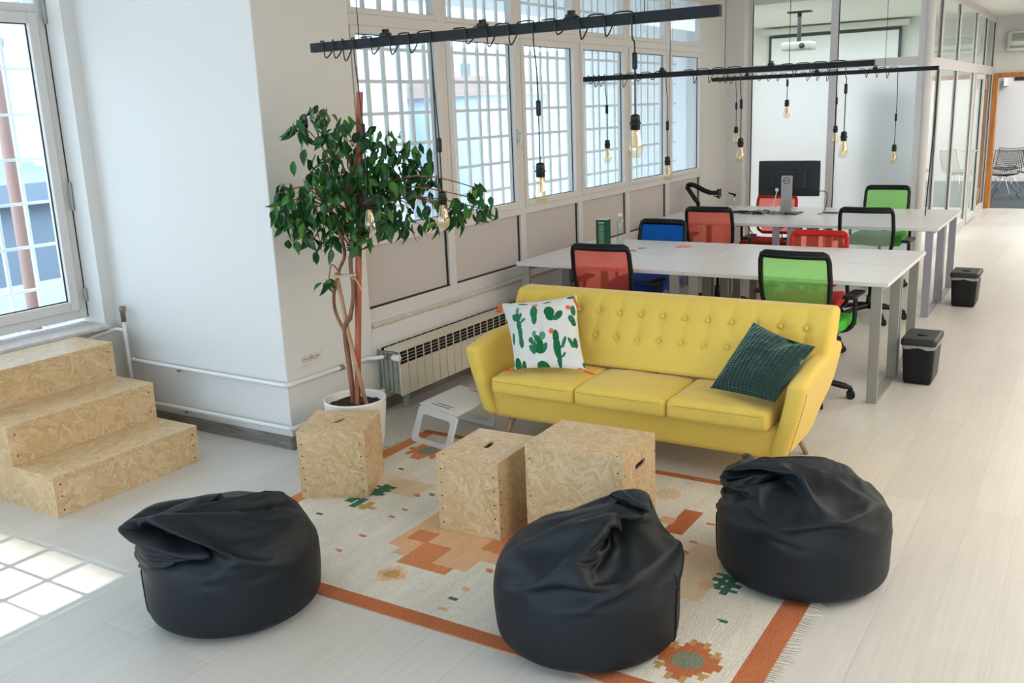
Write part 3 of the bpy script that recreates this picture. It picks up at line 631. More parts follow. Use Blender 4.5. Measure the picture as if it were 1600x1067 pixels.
t = thing('radiator', 'white flat radiator squeezed between the stairs and the left window', 'radiator', (-5.13, 2.7, .1))
MB().box((-5.165, 2.05, .10), (-5.105, 3.22, .585)).build('body', 'rad', t, bevel=.004)
k0 = MB().box((-5.172, 2.04, .585), (-5.098, 3.23, .598)).build('top_cover', 'white', t, bevel=.003)
g = MB()
for k in range(14): g.box((-5.112, 2.06 + k * .083, .598), (-5.102, 2.06 + k * .083 + .07, .5995))
g.build('cover_slots', 'slot', t)
MB().box((-5.15, 2.2, 0), (-5.12, 2.23, .10)).build('foot', 'radd', t); MB().box((-5.15, 3.0, 0), (-5.12, 3.03, .10)).build('foot', 'radd', t)

# ---------------------------------------------------------------- osb steps
def screws(parent, pts, ax, r=.0042):
    for p in pts:
        q = Vector(p); e = Vector((0, 0, 0)); e[ax[0]] = ax[1] * .0012
        MB().tube([q - e, q + e], r, 8).build('screw', 'screw', parent)
t = thing('wooden_steps', 'three tread steps of pale strand board leading up to the left window', 'steps', (-4.6, 2.8, 0))
Y0, Y1 = 2.385, 3.235; X = [-4.105, -4.43, -4.745, -5.085]; Z = [.205, .41, .612]; th = .018
for k in range(3):
    zb = 0 if k == 0 else Z[k - 1]
    MB().box((X[k] - th, Y0, zb), (X[k], Y1, Z[k] - th)).build('riser', 'osb', t, bevel=.0015)
    MB().box((X[k + 1] - (th if k < 2 else 0), Y0, Z[k] - th), (X[k] + .004, Y1, Z[k])).build('tread', 'osb', t, bevel=.0015)
    screws(t, [(X[k] + .0008, y, z) for y in (Y0 + .035, Y1 - .035) for z in ((zb + .045, Z[k] - .05) if k else (.03, .10, .16))], (0, 1))
for ya in (Y0, Y1 - th):
    poly = [(X[3], 0), (X[0] - th - .001, 0), (X[0] - th - .001, Z[0] - th - .001), (X[1] - th - .001, Z[0] - th - .001), (X[1] - th - .001, Z[1] - th - .001), (X[2] - th - .001, Z[1] - th - .001), (X[2] - th - .001, Z[2] - th - .001), (X[3], Z[2] - th - .001)]
    MB().prism(poly, ya + .001, ya + th - .001, 1).build('side_panel', 'osb', t)

# ---------------------------------------------------------------- osb cubes
def slot_poly(cx, cy, l, w, n=6):
    a = l / 2 - w / 2; p = []
    for s_, a0 in ((1, -PI / 2), (-1, PI / 2)): p += arc((cx + s_ * a, cy), w / 2, a0, a0 + PI, n)
    return p
def osb_box(name, label, loc, rz, w, d, h, top_slot=None, side_slot=False):
    """local origin: front left corner on the floor; x = width, y = depth"""
    t = thing(name, label, 'box', loc, rz, None); T = WM[t]; th = .018
    def panel_with_slot(z0, z1, sx, sy, sl, sw, rot):
        # four strips round a slot plus rounded ends
        o = [(0, 0), (w, 0), (w, d), (0, d)]; L_ = slot_poly(0, 0, sl, sw, 7); c, s_ = math.cos(rot), math.sin(rot)
        inner = [(sx + x * c - y * s_, sy + x * s_ + y * c) for x, y in L_]
        outer = []
        for x, y in inner:      # project outward onto the rectangle
            dx, dy = x - sx, y - sy; tt = min([((w - sx) / dx if dx > 0 else -sx / dx) if abs(dx) > 1e-9 else 1e9, ((d - sy) / dy if dy > 0 else -sy / dy) if abs(dy) > 1e-9 else 1e9])
            outer.append((sx + dx * tt, sy + dy * tt))
        # snap the nearest outer points to the corners
        for cx_, cy_ in o:
            k = min(range(len(outer)), key=lambda i: (outer[i][0] - cx_) ** 2 + (outer[i][1] - cy_) ** 2); outer[k] = (cx_, cy_)
        return outer, inner
    tz = .0102 if top_slot else th
    if top_slot:
        ou, inn = panel_with_slot(h - th, h, w * .5, d * .52, .092, .032, top_slot - .0001)
        MB().ring(ou, inn, h - .010, h, 2, T).build('top_panel', 'osb', t)
        boxo_ = MB().box((th, th, h - .0125), (w - th, d - th, h - .0105), T).build('inside_shade', 'slot', t)  # dark sheet close under the slot stands in for the shaded interior
    else: MB().box((0, 0, h - th), (w, d, h), T).build('top_panel', 'osb', t, bevel=.0012)
    MB().box((0, 0, 0), (w, th, h - tz), T).build('front_panel', 'osb', t, bevel=.0012)
    MB().box((0, d - th, 0), (w, d, h - tz), T).build('back_panel', 'osb', t, bevel=.0012)
    MB().box((0, th, 0), (th, d - th, h - tz), T).build('side_panel', 'osb', t)
    if side_slot:
        c_ = (d * .52, h - .085); L_ = slot_poly(*c_, .105, .028, 7); ox0, ox1, oz0, oz1 = th, d - th, .0, h - th; ou = []
        for x, y in L_:
            dx, dy = x - c_[0], y - c_[1]; tt = min([((ox1 - c_[0]) / dx if dx > 0 else (ox0 - c_[0]) / dx) if abs(dx) > 1e-9 else 1e9, ((oz1 - c_[1]) / dy if dy > 0 else (oz0 - c_[1]) / dy) if abs(dy) > 1e-9 else 1e9]); ou.append((c_[0] + dx * tt, c_[1] + dy * tt))
        for cx_, cy_ in ((ox0, oz0), (ox1, oz0), (ox1, oz1), (ox0, oz1)):
            k = min(range(len(ou)), key=lambda i: (ou[i][0] - cx_) ** 2 + (ou[i][1] - cy_) ** 2); ou[k] = (cx_, cy_)
        MB().ring(ou, L_, w - .010, w, 0, T).build('side_panel', 'osb', t)
        MB().box((w - .0125, th, .02), (w - .0105, d - th, h - th - .002), T).build('inside_shade', 'slot', t)  # same dark sheet behind the side slot, in place of interior shade
    else: MB().box((w - th, th, 0), (w, d - th, h - tz), T).build('side_panel', 'osb', t)
    n = 5; sc = []
    for x in (.022, w - .022):
        for k in range(n if not side_slot else 3): sc.append((T @ Vector((x, -.0004, .035 + (h - .10) * k / ((n if not side_slot else 3) - 1))), 1))
    for y in (.014, d - .014):
        for k in range(n if not side_slot else 2): sc.append((T @ Vector((w + .0004, y + .004, .05 + (h - .13) * k / ((n if not side_slot else 2) - 1))), 0))
    for x in (.03, w - .03): sc.append((T @ Vector((x, .012, h + .0003)), 2))
    for p, ax in sc:
        e = (T.to_3x3() @ Vector([1 if i == ax else 0 for i in range(3)])) * .001
        MB().tube([p - e, p + e], .0035, 8).build('screw', 'screw', t)
    return t
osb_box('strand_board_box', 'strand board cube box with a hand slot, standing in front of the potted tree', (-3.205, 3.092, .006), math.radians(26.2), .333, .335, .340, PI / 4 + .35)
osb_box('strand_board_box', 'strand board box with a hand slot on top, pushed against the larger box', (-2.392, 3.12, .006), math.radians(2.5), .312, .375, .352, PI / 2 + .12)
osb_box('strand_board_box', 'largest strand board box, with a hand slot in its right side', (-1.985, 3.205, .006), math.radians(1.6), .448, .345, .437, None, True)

# ---------------------------------------------------------------- rug
RX0, RX1, RY0, RY1 = -3.265, -.785, 2.42, 4.19
RC = dict(cream=L((.87, .835, .775)), orange=L((.82, .52, .34)), rust=L((.74, .44, .29)), lite=L((.87, .68, .52)), tan=L((.86, .76, .63)), green=L((.28, .45, .36)), grey=L((.52, .53, .44)), red=L((.80, .50, .38)), olive=L((.76, .60, .36)))
NX, NY = 248, 177; cells = [['cream'] * NX for _ in range(NY)]
def cell(x, y): return int((x - RX0) / (RX1 - RX0) * NX), int((y - RY0) / (RY1 - RY0) * NY)
def rc(x0, y0, x1, y1, c):
    a, b = cell(min(x0, x1), min(y0, y1)); e, f = cell(max(x0, x1), max(y0, y1))
    for j in range(max(0, b), min(NY, f + 1)):
        for i in range(max(0, a), min(NX, e + 1)): cells[j][i] = c
def star(x, y, r, c, c2=None, cc=None):
    for k in range(-4, 5):                                   # stepped diamond
        h = r * (1 - abs(k) / 4.6); rc(x + k * r / 4.5 - r / 9, y - h, x + k * r / 4.5 + r / 9, y + h, c)
    for s1 in (-1, 1):
        for s2 in (-1, 1):
            rc(x + s1 * r * .55, y + s2 * r * .48, x + s1 * r * .78, y + s2 * r * .60, c2 or c); rc(x + s1 * r * .62, y + s2 * r * .60, x + s1 * r * .72, y + s2 * r * .74, c2 or c); rc(x + s1 * r * .18, y + s2 * r * .80, x + s1 * r * .26, y + s2 * r * 1.08, c2 or c)
    if cc: rc(x - r * .33, y - r * .3, x + r * .33, y + r * .3, cc); rc(x - r * .2, y - r * .42, x + r * .2, y + r * .42, cc); rc(x - r * .45, y - r * .16, x + r * .45, y + r * .16, cc)
def pine(x, y, s, c, fx=1):                                  # stepped leaf motif
    rc(x - .012, y - .10 * s, x + .014, y + .09 * s, c)
    for k in range(3):
        yy = y - .07 * s + k * .055 * s
        rc(x, yy, x + fx * .05 * s, yy + .016, c); rc(x + fx * .03 * s, yy + .016, x + fx * .08 * s, yy + .034, c); rc(x - fx * .045 * s, yy, x, yy + .016, c)
# central stepped medallion that shows either side of the boxes
mc = (-2.08, 3.22)
for k, (hx, hy) in enumerate(((.40, .07), (.34, .14), (.27, .22), (.18, .28))): rc(mc[0] - hx, mc[1] - hy, mc[0] + hx, mc[1] + hy, 'lite')
for k, (hx, hy) in enumerate(((.34, .05), (.25, .12), (.15, .20))): rc(mc[0] - hx, mc[1] - hy, mc[0] + hx, mc[1] + hy, 'orange')
rc(-2.50, 2.90, -2.30, 3.30, 'lite'); rc(-2.43, 2.83, -2.12, 3.12, 'lite'); rc(-2.36, 2.78, -2.12, 2.98, 'orange'); rc(-2.46, 2.98, -2.36, 3.06, 'orange'); rc(-2.22, 2.84, -2.06, 3.02, 'lite')
rc(-1.50, 3.55, -1.42, 3.80, 'rust'); rc(-1.56, 3.62, -1.5, 3.68, 'lite')
rc(-1.75, 2.90, -1.35, 3.1, 'tan'); rc(-1.65, 2.82, -1.40, 2.95, 'tan')
rc(-1.33, 3.05, -1.15, 3.5, 'tan'); rc(-1.42, 3.15, -1.30, 3.4, 'tan'); rc(-2.95, 3.35, -2.72, 3.52, 'tan')
star(-2.311, 2.676, .06, 'lite', 'tan', 'olive'); star(-1.04, 2.66, .115, 'rust', 'olive', 'grey'); star(-3.04, 3.90, .12, 'orange', 'red', 'grey'); star(-1.64, 3.93, .06, 'tan', 'tan')
pine(-2.93, 3.34, .8, 'green', 1); rc(-2.99, 3.16, -2.95, 3.24, 'green'); rc(-3.0, 3.20, -2.90, 3.215, 'green'); rc(-2.93, 3.12, -2.90, 3.22, 'green')
rc(-2.87, 3.12, -2.84, 3.2, 'olive'); rc(-2.89, 3.15, -2.80, 3.165, 'olive')
pine(-1.09, 3.22, .85, 'green', -1); star(-1.17, 3.17, .03, 'lite')
for x, y, c in ((-3.007, 3.62, 'green'), (-2.995, 2.993, 'green'), (-2.668, 3.215, 'red'), (-2.665, 3.12, 'red'), (-2.657, 2.904, 'red'), (-2.653, 2.744, 'red'), (-1.976, 2.887, 'red'), (-1.972, 2.634, 'green'), (-1.975, 2.716, 'lite'), (-1.971, 2.553, 'lite'),
                (-1.026, 2.956, 'green'), (-1.35, 3.703, 'red'), (-1.343, 3.5, 'red'), (-1.345, 3.398, 'red'), (-1.357, 3.868, 'red'), (-2.66, 3.42, 'grey'), (-2.66, 3.9, 'red'), (-2.72, 3.38, 'red'), (-1.36, 3.25, 'green')):
    rc(x - .014, y - .004, x + .006, y + .004, c); rc(x - .002, y - .010, x + .016, y - .002, c)
rc(RX0, RY0, RX0 + .075, RY1, 'orange'); rc(RX1 - .085, RY0, RX1, RY1, 'rust'); rc(RX0, RY0, RX1, RY0 + .07, 'rust'); rc(RX0, RY1 - .05, RX1, RY1, 'rust')
vs = []; fs = []; cols = []; rb = MB()
for j in range(NY):
    for i in range(NX):
        x0 = RX0 + (RX1 - RX0) * i / NX; x1 = RX0 + (RX1 - RX0) * (i + 1) / NX; y0 = RY0 + (RY1 - RY0) * j / NY; y1 = RY0 + (RY1 - RY0) * (j + 1) / NY
        n = len(rb.v); rb.v += [(x, y, .0055) for x, y in ((x0, y0), (x1, y0), (x1, y1), (x0, y1))]
        rb.f.append((n, n + 1, n + 2, n + 3)); rb.mi.append(0); cols += [RC[cells[j][i]]] * 4
n = len(rb.v)
for a, b in (((RX0, RY0), (RX1, RY0)), ((RX1, RY0), (RX1, RY1)), ((RX1, RY1), (RX0, RY1)), ((RX0, RY1), (RX0, RY0))):
    n = len(rb.v); rb.v += [(*a, .0005), (*b, .0005), (*b, .0055), (*a, .0055)]; rb.f.append((n, n + 1, n + 2, n + 3)); rb.mi.append(0); cols += [RC['rust']] * 4
t = thing('woven_rug', 'cream woven rug with orange borders and stepped motifs under the boxes', 'rug', (-2.0, 3.3, 0))
rb.build('rug_field', 'rug', t, colors=cols)
f = MB()
for side, x in ((-1, RX0), (1, RX1)):
    for k in range(150):
        y = RY0 + (RY1 - RY0) * (k + random.random() * .6) / 150; l = random.uniform(.03, .06); dy = random.uniform(-.015, .015)
        f.tube([(x - side * .004, y, .003), (x + side * l * .5, y + dy * .3, .003), (x + side * l, y + dy, .0022)], [.0022, .0020, .0012], 4)
fo = f.build('fringe', 'fringe', t); fo['kind'] = 'stuff'

# ---------------------------------------------------------------- bean bags
def sst(a, b, x): x = max(0, min(1, (x - a) / (b - a))); return x * x * (3 - 2 * x)
# the slack cloth of each bag in millimetres: per row of 48 points its x, y and z; the first number of a row
# is the coordinate, the others are steps to the next point
BAG_A = (
 (315,-3,-8,-13,-18,-23,-27,-31,-35,-37,-38,-41,-41,-41,-41,-38,-37,-35,-31,-27,-23,-18,-13,-8,-3,3,8,13,18,23,27,31,35,37,38,41,41,41,41,38,37,35,31,27,23,18,13,8),
 (0,41,41,38,37,35,31,27,23,18,13,8,3,-3,-8,-13,-18,-23,-27,-31,-35,-37,-38,-41,-41,-41,-41,-38,-37,-35,-31,-27,-23,-18,-13,-8,-3,3,8,13,18,23,27,31,35,37,38,41),
 (193,0,0,0,0,0,0,0,0,0,0,0,0,0,0,0,0,0,0,0,0,0,0,0,0,0,0,0,0,0,0,0,0,0,0,0,0,0,0,0,0,0,0,0,0,0,0,0),
 (315,-2,-8,-14,-18,-23,-28,-31,-34,-37,-39,-40,-42,-41,-40,-39,-38,-33,-31,-27,-22,-18,-15,-8,-3,3,7,14,18,24,26,33,34,36,39,41,41,41,41,39,37,34,32,26,23,18,14,7),
 (0,41,41,39,37,34,31,27,24,18,13,9,4,-5,-9,-13,-16,-25,-27,-31,-35,-37,-38,-41,-40,-42,-41,-39,-37,-34,-32,-26,-21,-20,-16,-5,-1,0,7,14,18,23,26,32,35,37,39,41),
 (209,-1,0,0,0,1,0,0,0,-1,1,-1,0,0,0,0,0,0,0,0,0,0,0,0,0,0,0,0,0,0,1,-1,0,0,0,0,0,0,0,0,0,0,0,0,1,0,-1,1),
 (315,-4,-6,-15,-19,-22,-27,-32,-34,-37,-39,-41,-41,-40,-40,-39,-36,-36,-29,-28,-28,-18,-13,-4,2,2,7,11,17,24,27,32,36,35,38,41,40,41,41,38,39,31,35,24,25,16,15,8),
 (0,41,41,38,36,35,32,27,24,17,15,6,6,-8,-8,-13,-19,-20,-30,-29,-31,-37,-40,-40,-41,-42,-40,-39,-38,-33,-32,-27,-21,-20,-17,-4,-1,1,5,16,14,28,23,33,33,38,39,41),
 (224,0,0,0,0,0,0,0,0,0,-1,0,1,0,0,0,-1,1,-1,0,-1,0,1,-1,0,0,1,0,1,0,0,0,0,0,0,-1,1,0,0,0,0,-1,1,0,0,0,0,0),
 (316,-9,-3,-14,-21,-22,-28,-31,-34,-37,-38,-41,-41,-40,-40,-40,-38,-29,-33,-28,-17,-17,-13,-15,-10,4,9,16,24,22,26,33,34,34,40,41,40,40,38,40,35,38,29,26,23,17,16,8),
 (-1,41,41,39,35,35,31,27,23,19,16,4,2,-2,-8,-13,-16,-28,-25,-30,-34,-38,-39,-38,-39,-42,-41,-39,-33,-34,-33,-27,-22,-21,-10,-7,-9,7,10,10,19,17,29,32,34,37,39,40),
 (240,-1,1,0,0,0,0,0,0,-1,0,0,-1,0,1,-1,-1,1,0,-1,-5,-2,3,1,-4,3,3,2,0,1,1,0,-1,0,-1,0,1,0,-2,2,-2,0,2,0,1,0,0,0),
 (314,-7,-10,-9,-17,-24,-30,-31,-33,-38,-38,-40,-41,-41,-38,-38,-38,-34,-27,-27,-30,-13,-8,-6,-16,10,11,11,16,25,26,32,33,37,36,41,40,40,41,37,39,34,27,29,23,18,10,11),
 (-1,41,39,39,37,35,29,28,24,16,16,9,-4,3,-15,-13,-17,-20,-31,-31,-26,-38,-40,-41,-36,-40,-39,-40,-36,-33,-33,-26,-25,-18,-18,-9,3,1,6,18,11,21,31,30,34,37,41,39),
 (256,-1,-1,1,0,1,-1,0,1,-1,-1,0,-1,0,1,-2,-2,1,1,-1,-8,1,5,-5,0,2,-1,6,3,0,1,0,0,0,-3,0,1,-1,1,1,-2,-1,2,2,0,0,-1,1),
 (309,-5,-10,-8,-20,-23,-28,-32,-35,-36,-38,-40,-39,-40,-42,-38,-37,-35,-33,-27,-27,-14,-14,-7,8,7,2,18,19,23,25,30,34,33,38,40,40,40,40,39,40,27,26,30,24,17,15,8),
 (-1,41,39,37,36,34,31,25,23,20,15,8,-2,-1,-2,-16,-17,-23,-24,-31,-32,-38,-38,-40,-37,-41,-40,-37,-36,-34,-32,-28,-23,-24,-18,-7,-4,6,5,14,10,32,31,27,33,38,38,41),
 (271,-1,-1,1,0,0,1,-1,0,0,-1,-1,0,-1,1,-1,-2,0,-5,-2,-2,-5,-6,-1,12,1,1,6,2,2,2,1,-2,1,-2,-1,1,0,0,-1,-1,-1,3,1,1,0,0,0),
 (299,0,-10,-7,-18,-26,-26,-33,-35,-36,-37,-39,-40,-39,-39,-37,-38,-28,-33,-32,-27,-25,-18,-6,4,14,17,16,18,22,27,29,31,36,37,37,40,40,41,40,27,29,35,23,22,20,17,8),
 (-1,40,39,37,35,32,32,25,21,19,18,4,11,-13,-10,-8,-17,-28,-25,-24,-31,-33,-37,-41,-40,-38,-36,-38,-36,-33,-30,-29,-27,-20,-13,-18,1,-1,7,8,26,28,22,33,34,35,38,41),
 (283,0,1,2,0,-1,1,0,-2,-1,1,-3,2,-4,-5,6,-1,-8,-6,7,-1,-7,-9,-1,3,10,4,7,3,2,-1,2,0,-1,-5,5,-1,1,0,-1,-10,5,6,-1,1,1,1,0),
 (293,0,-5,-10,-16,-29,-24,-33,-35,-37,-39,-38,-37,-39,-39,-37,-33,-34,-35,-16,-26,-27,-26,3,5,9,17,14,12,25,25,32,32,34,39,34,39,40,41,32,29,34,25,31,19,21,13,14),
 (-1,39,39,36,35,29,34,24,23,17,11,11,8,-7,-11,-12,-19,-21,-21,-36,-31,-31,-31,-39,-37,-37,-36,-38,-37,-31,-23,-36,-25,-23,-9,-22,-4,-6,5,20,24,21,32,27,37,33,39,39),
 (298,0,1,2,0,-2,2,-1,0,-2,-5,0,3,-2,-5,0,2,-6,-6,-5,-6,2,1,-11,6,13,5,8,3,1,-1,-1,3,0,-7,7,1,0,0,-8,-5,7,1,5,-1,2,-1,3),
 (290,-3,-11,-3,-14,-32,-23,-34,-34,-37,-38,-39,-39,-36,-35,-37,-37,-33,-28,-24,-16,-26,-21,3,0,10,14,7,18,25,32,34,24,36,36,37,31,41,39,24,32,33,30,26,24,18,11,16),
 (0,40,39,31,36,26,34,22,23,18,16,7,0,7,-19,-16,-8,-23,-28,-28,-36,-32,-22,-40,-33,-37,-36,-40,-35,-32,-22,-33,-30,-17,-19,-8,-25,1,9,27,22,17,28,30,32,37,39,37),
 (313,-3,-1,7,0,-4,4,-3,-1,0,-4,-4,-6,10,-4,-7,10,-8,-8,-5,-5,0,-20,-4,21,12,7,9,3,1,1,-9,9,-4,-2,-4,11,1,0,-19,1,8,5,2,2,1,-2,5),
 (276,5,-15,2,-15,-31,-23,-35,-33,-37,-37,-38,-38,-39,-36,-34,-34,-31,-31,-30,-9,-16,-31,13,2,4,7,7,26,25,29,32,31,35,36,32,34,33,31,25,35,36,29,21,27,12,22,9),
 (-1,41,35,31,38,25,30,23,24,15,19,4,0,8,-6,-23,-22,-16,-25,-25,-39,-36,-19,-31,-38,-30,-39,-38,-31,-31,-28,-23,-31,-17,-19,-18,-16,-12,22,21,20,14,28,35,28,39,34,40),
 (321,3,-4,10,0,-4,3,-4,1,-3,0,-6,-6,5,1,-6,-6,7,-6,-9,-1,-10,-12,-8,19,19,9,7,0,-2,4,-4,-1,-4,-1,1,7,7,-12,-15,10,8,5,-1,5,-4,5,1),
 (272,-1,-15,8,-22,-25,-26,-33,-33,-37,-36,-39,-38,-35,-39,-26,-32,-36,-25,-33,-26,-11,-24,20,-6,15,-4,16,30,22,29,26,35,36,40,21,27,35,22,33,37,32,31,19,27,12,25,4),
 (-1,39,33,33,29,29,30,22,24,16,18,4,11,-8,7,-31,-23,-14,-30,-22,-26,-40,-28,-19,-36,-32,-38,-36,-28,-33,-28,-29,-19,-22,-18,-24,-25,3,18,22,11,24,25,32,31,38,31,39),
 (336,-1,-3,13,-14,8,2,-4,1,-3,0,-10,0,-1,7,-7,-9,7,-9,-6,-13,1,-11,-3,17,18,12,4,-6,4,4,-1,-5,-4,-4,8,4,5,-27,2,12,3,10,-5,7,-4,7,-3),
 (261,0,-14,7,-22,-19,-31,-31,-34,-34,-36,-38,-36,-40,-33,-34,-27,-29,-35,-23,-33,-21,-3,1,2,16,0,25,29,17,25,32,32,37,41,10,27,31,22,37,35,31,30,20,25,15,22,5),
 (0,38,30,32,24,32,24,25,21,20,17,1,15,-7,7,-19,-31,-23,-19,-32,-22,-29,-41,-14,-27,-32,-38,-31,-25,-41,-30,-25,-23,-15,-19,-33,-28,14,21,13,18,22,24,31,31,38,27,39),
 (347,-1,-2,12,-18,14,-8,3,-3,3,0,-13,5,-9,14,-9,-7,0,0,-15,-6,-11,0,-15,29,20,12,-6,0,6,8,-6,0,-8,-7,10,7,-7,-26,13,9,3,10,-4,5,-3,8,-3),
 (250,7,-18,6,-21,-18,-29,-31,-35,-31,-37,-38,-39,-34,-38,-36,-14,-32,-36,-34,-24,-34,-4,6,6,11,13,28,20,27,23,29,33,37,39,5,20,29,26,40,33,30,27,24,22,16,24,2),
 (-1,38,28,32,19,32,21,27,19,23,17,0,15,-8,5,-15,-34,-25,-23,-25,-30,-21,-40,-20,-26,-24,-27,-26,-29,-32,-33,-27,-22,-17,-17,-44,-26,17,23,15,20,15,23,33,33,36,23,38),
 (354,5,-5,12,-21,15,-11,7,-6,7,0,-13,4,-10,15,-6,-10,-5,-4,-4,-17,-9,-5,-15,26,29,24,-13,5,-6,12,-4,0,-3,3,-3,8,-11,-24,14,2,10,8,-1,-5,4,12,-10),
 (236,10,-13,3,-21,-19,-26,-31,-35,-34,-35,-38,-40,-35,-35,-34,-27,-18,-33,-33,-33,-28,-13,11,11,11,3,31,36,19,25,26,32,35,32,6,17,28,29,41,35,30,22,28,21,18,24,-1),
 (2,35,25,32,13,32,19,27,20,21,17,2,14,-9,3,-16,-24,-36,-24,-25,-22,-27,-30,-29,-26,-23,-22,-21,-13,-31,-31,-30,-20,-21,-24,-39,-28,17,23,14,22,15,23,28,36,31,26,38),
 (352,11,3,9,-24,14,-10,7,-3,2,5,-11,2,-14,20,-11,-11,-4,-12,-3,-3,-15,-25,-4,23,27,31,-2,-7,5,6,1,-4,3,5,-6,7,-15,-18,15,2,10,0,3,-3,2,16,-15),
 (229,7,-9,-1,-22,-18,-25,-30,-36,-35,-34,-40,-40,-35,-33,-33,-34,-19,-22,-34,-28,-30,-12,8,14,14,3,20,34,33,26,22,28,31,26,5,18,29,32,40,35,32,22,26,19,23,20,-1),
 (5,30,24,31,10,31,17,26,20,19,16,7,10,-11,3,-16,-19,-36,-33,-21,-24,-26,-31,-29,-26,-21,-21,-16,-4,-17,-29,-31,-22,-25,-28,-38,-26,18,18,20,24,7,27,29,34,27,29,35),
 (363,8,7,5,-26,12,-7,8,-4,0,6,-9,2,-16,21,-14,-4,-11,-13,-5,-12,-4,-23,-12,21,23,29,11,5,-4,2,6,0,4,3,-10,9,-15,-11,10,-2,17,-1,-3,-6,12,11,-18),
 (215,11,-5,-7,-20,-17,-25,-30,-37,-35,-36,-38,-42,-35,-34,-33,-24,-33,-20,-25,-36,-17,-15,8,17,15,6,7,33,37,32,19,25,29,22,4,18,29,32,40,37,33,25,20,21,27,14,1),
 (8,25,23,30,6,30,17,24,19,18,15,9,9,-12,2,-13,-29,-22,-35,-28,-22,-29,-32,-28,-26,-18,-18,-14,-1,-5,-17,-33,-25,-26,-32,-38,-26,20,21,19,20,8,26,30,34,20,34,32),
 (364,17,9,0,-26,13,-8,6,-2,-1,4,-7,4,-18,20,-8,-15,-7,-9,-13,-3,-18,-15,-16,17,20,28,20,11,3,-5,7,3,5,1,-12,9,-15,-15,9,7,18,0,-13,-1,16,2,-16),
 (202,14,2,-14,-22,-18,-23,-31,-35,-37,-37,-37,-42,-37,-34,-37,-13,-30,-33,-25,-11,-20,-11,-1,20,14,3,4,27,32,34,29,19,22,23,3,18,33,31,40,38,32,22,22,27,23,11,2),
 (12,19,24,23,9,27,15,23,19,16,14,8,8,-11,2,-9,-37,-24,-24,-28,-28,-32,-30,-30,-23,-17,-17,-13,-2,3,-6,-23,-34,-29,-28,-35,-28,21,25,18,8,20,23,32,22,28,33,31),
 (370,21,13,-12,-23,11,-5,2,4,-4,3,-7,8,-19,19,-10,-12,-12,-1,-15,-23,-9,-18,-14,13,19,27,30,4,5,11,5,8,-2,2,-15,12,-15,-17,10,15,10,-9,-7,10,11,-7,-16),
 (189,18,0,-15,-21,-20,-22,-32,-35,-36,-38,-39,-40,-39,-35,-33,-15,-25,-26,-24,-28,-4,-19,9,21,15,7,-1,18,32,34,21,18,25,23,2,18,35,30,41,38,32,21,26,26,21,9,2),
 (16,12,26,15,16,20,18,18,17,15,14,8,6,-10,2,-11,-36,-27,-26,-28,-22,-38,-27,-31,-20,-16,-16,-13,10,0,-8,-16,-27,-29,-28,-34,-26,21,25,19,5,21,26,27,25,24,33,31),
 (376,26,12,-22,-12,4,1,-5,-1,2,2,-10,15,-18,17,-5,-16,-17,-13,-10,-15,-12,-14,-16,2,21,26,29,-1,5,11,17,13,4,4,-21,13,-12,-17,9,19,7,-16,1,9,4,-8,-12),
 (179,17,-4,-12,-21,-21,-23,-31,-35,-37,-38,-40,-38,-41,-36,-36,-16,-19,-19,-28,-28,-8,10,-2,20,17,6,3,10,22,29,27,14,23,23,2,19,37,30,40,39,29,24,29,25,17,8,7),
 (17,9,27,6,16,21,18,15,16,14,13,7,4,-8,2,-8,-35,-31,-32,-21,-27,-33,-31,-31,-19,-14,-15,-8,7,7,-7,-10,-28,-21,-29,-32,-24,22,25,13,5,28,27,21,23,27,30,33),
 (389,24,6,-28,-14,10,5,-8,-2,1,4,-12,18,-15,15,-11,-12,-16,-11,-18,-8,-17,-16,-7,-12,19,25,25,23,-18,14,22,7,21,6,-23,13,-9,-17,11,21,-6,-10,6,11,-14,-3,-7),
 (171,13,-8,-10,-20,-22,-23,-31,-34,-38,-39,-42,-36,-42,-37,-33,-23,-14,-28,-15,-5,-13,11,2,7,21,14,-3,6,15,22,30,14,18,25,0,20,39,30,39,38,29,32,24,23,15,11,7),
 (16,9,23,3,18,18,17,13,15,14,11,7,1,-4,0,-10,-28,-34,-22,-32,-33,-34,-28,-29,-22,-11,-5,-10,14,-2,-1,-12,-13,-32,-19,-29,-23,21,26,10,10,28,22,25,24,20,33,29),
 (404,20,-6,-27,-6,7,4,-8,-1,0,3,-13,20,-10,11,-9,-19,-15,-13,-16,-16,-6,-13,-13,-14,12,23,22,18,2,-2,24,31,2,22,-25,12,-4,-18,14,15,-9,3,-2,5,-23,-5,10),
 (164,6,-8,-10,-20,-22,-25,-30,-33,-38,-40,-43,-35,-42,-39,-35,-13,-20,-17,-25,10,-3,-2,17,-2,21,10,12,-6,7,20,23,13,16,27,-1,21,37,32,39,37,35,27,27,20,15,11,9),
 (7,18,14,4,17,17,18,10,15,12,10,5,-1,-1,0,-8,-36,-30,-30,-26,-36,-33,-30,-20,-25,-9,-6,2,1,3,-1,6,-9,-32,-17,-31,-21,21,27,6,15,24,27,24,14,28,32,24),
 (417,15,-17,-25,-2,8,4,-12,5,-4,2,-12,22,-6,8,-13,-13,-19,-18,-14,-11,-13,-13,-7,-10,-3,21,25,24,9,-19,27,31,12,24,-24,13,-5,-15,18,9,0,-13,8,-17,-11,-1,17),
 (155,0,-6,-13,-20,-20,-27,-29,-33,-38,-41,-44,-34,-41,-42,-36,-18,-10,-22,1,-6,16,-5,12,11,11,13,6,-5,9,14,6,18,20,22,-3,20,38,34,38,37,35,28,26,19,15,10,15),
 (5,20,4,7,17,15,17,9,14,10,8,5,-2,-1,0,-7,-29,-40,-28,-34,-35,-29,-30,-19,-20,-14,-3,4,0,6,0,23,-17,-14,-20,-35,-19,21,25,4,22,25,28,17,15,29,30,14),
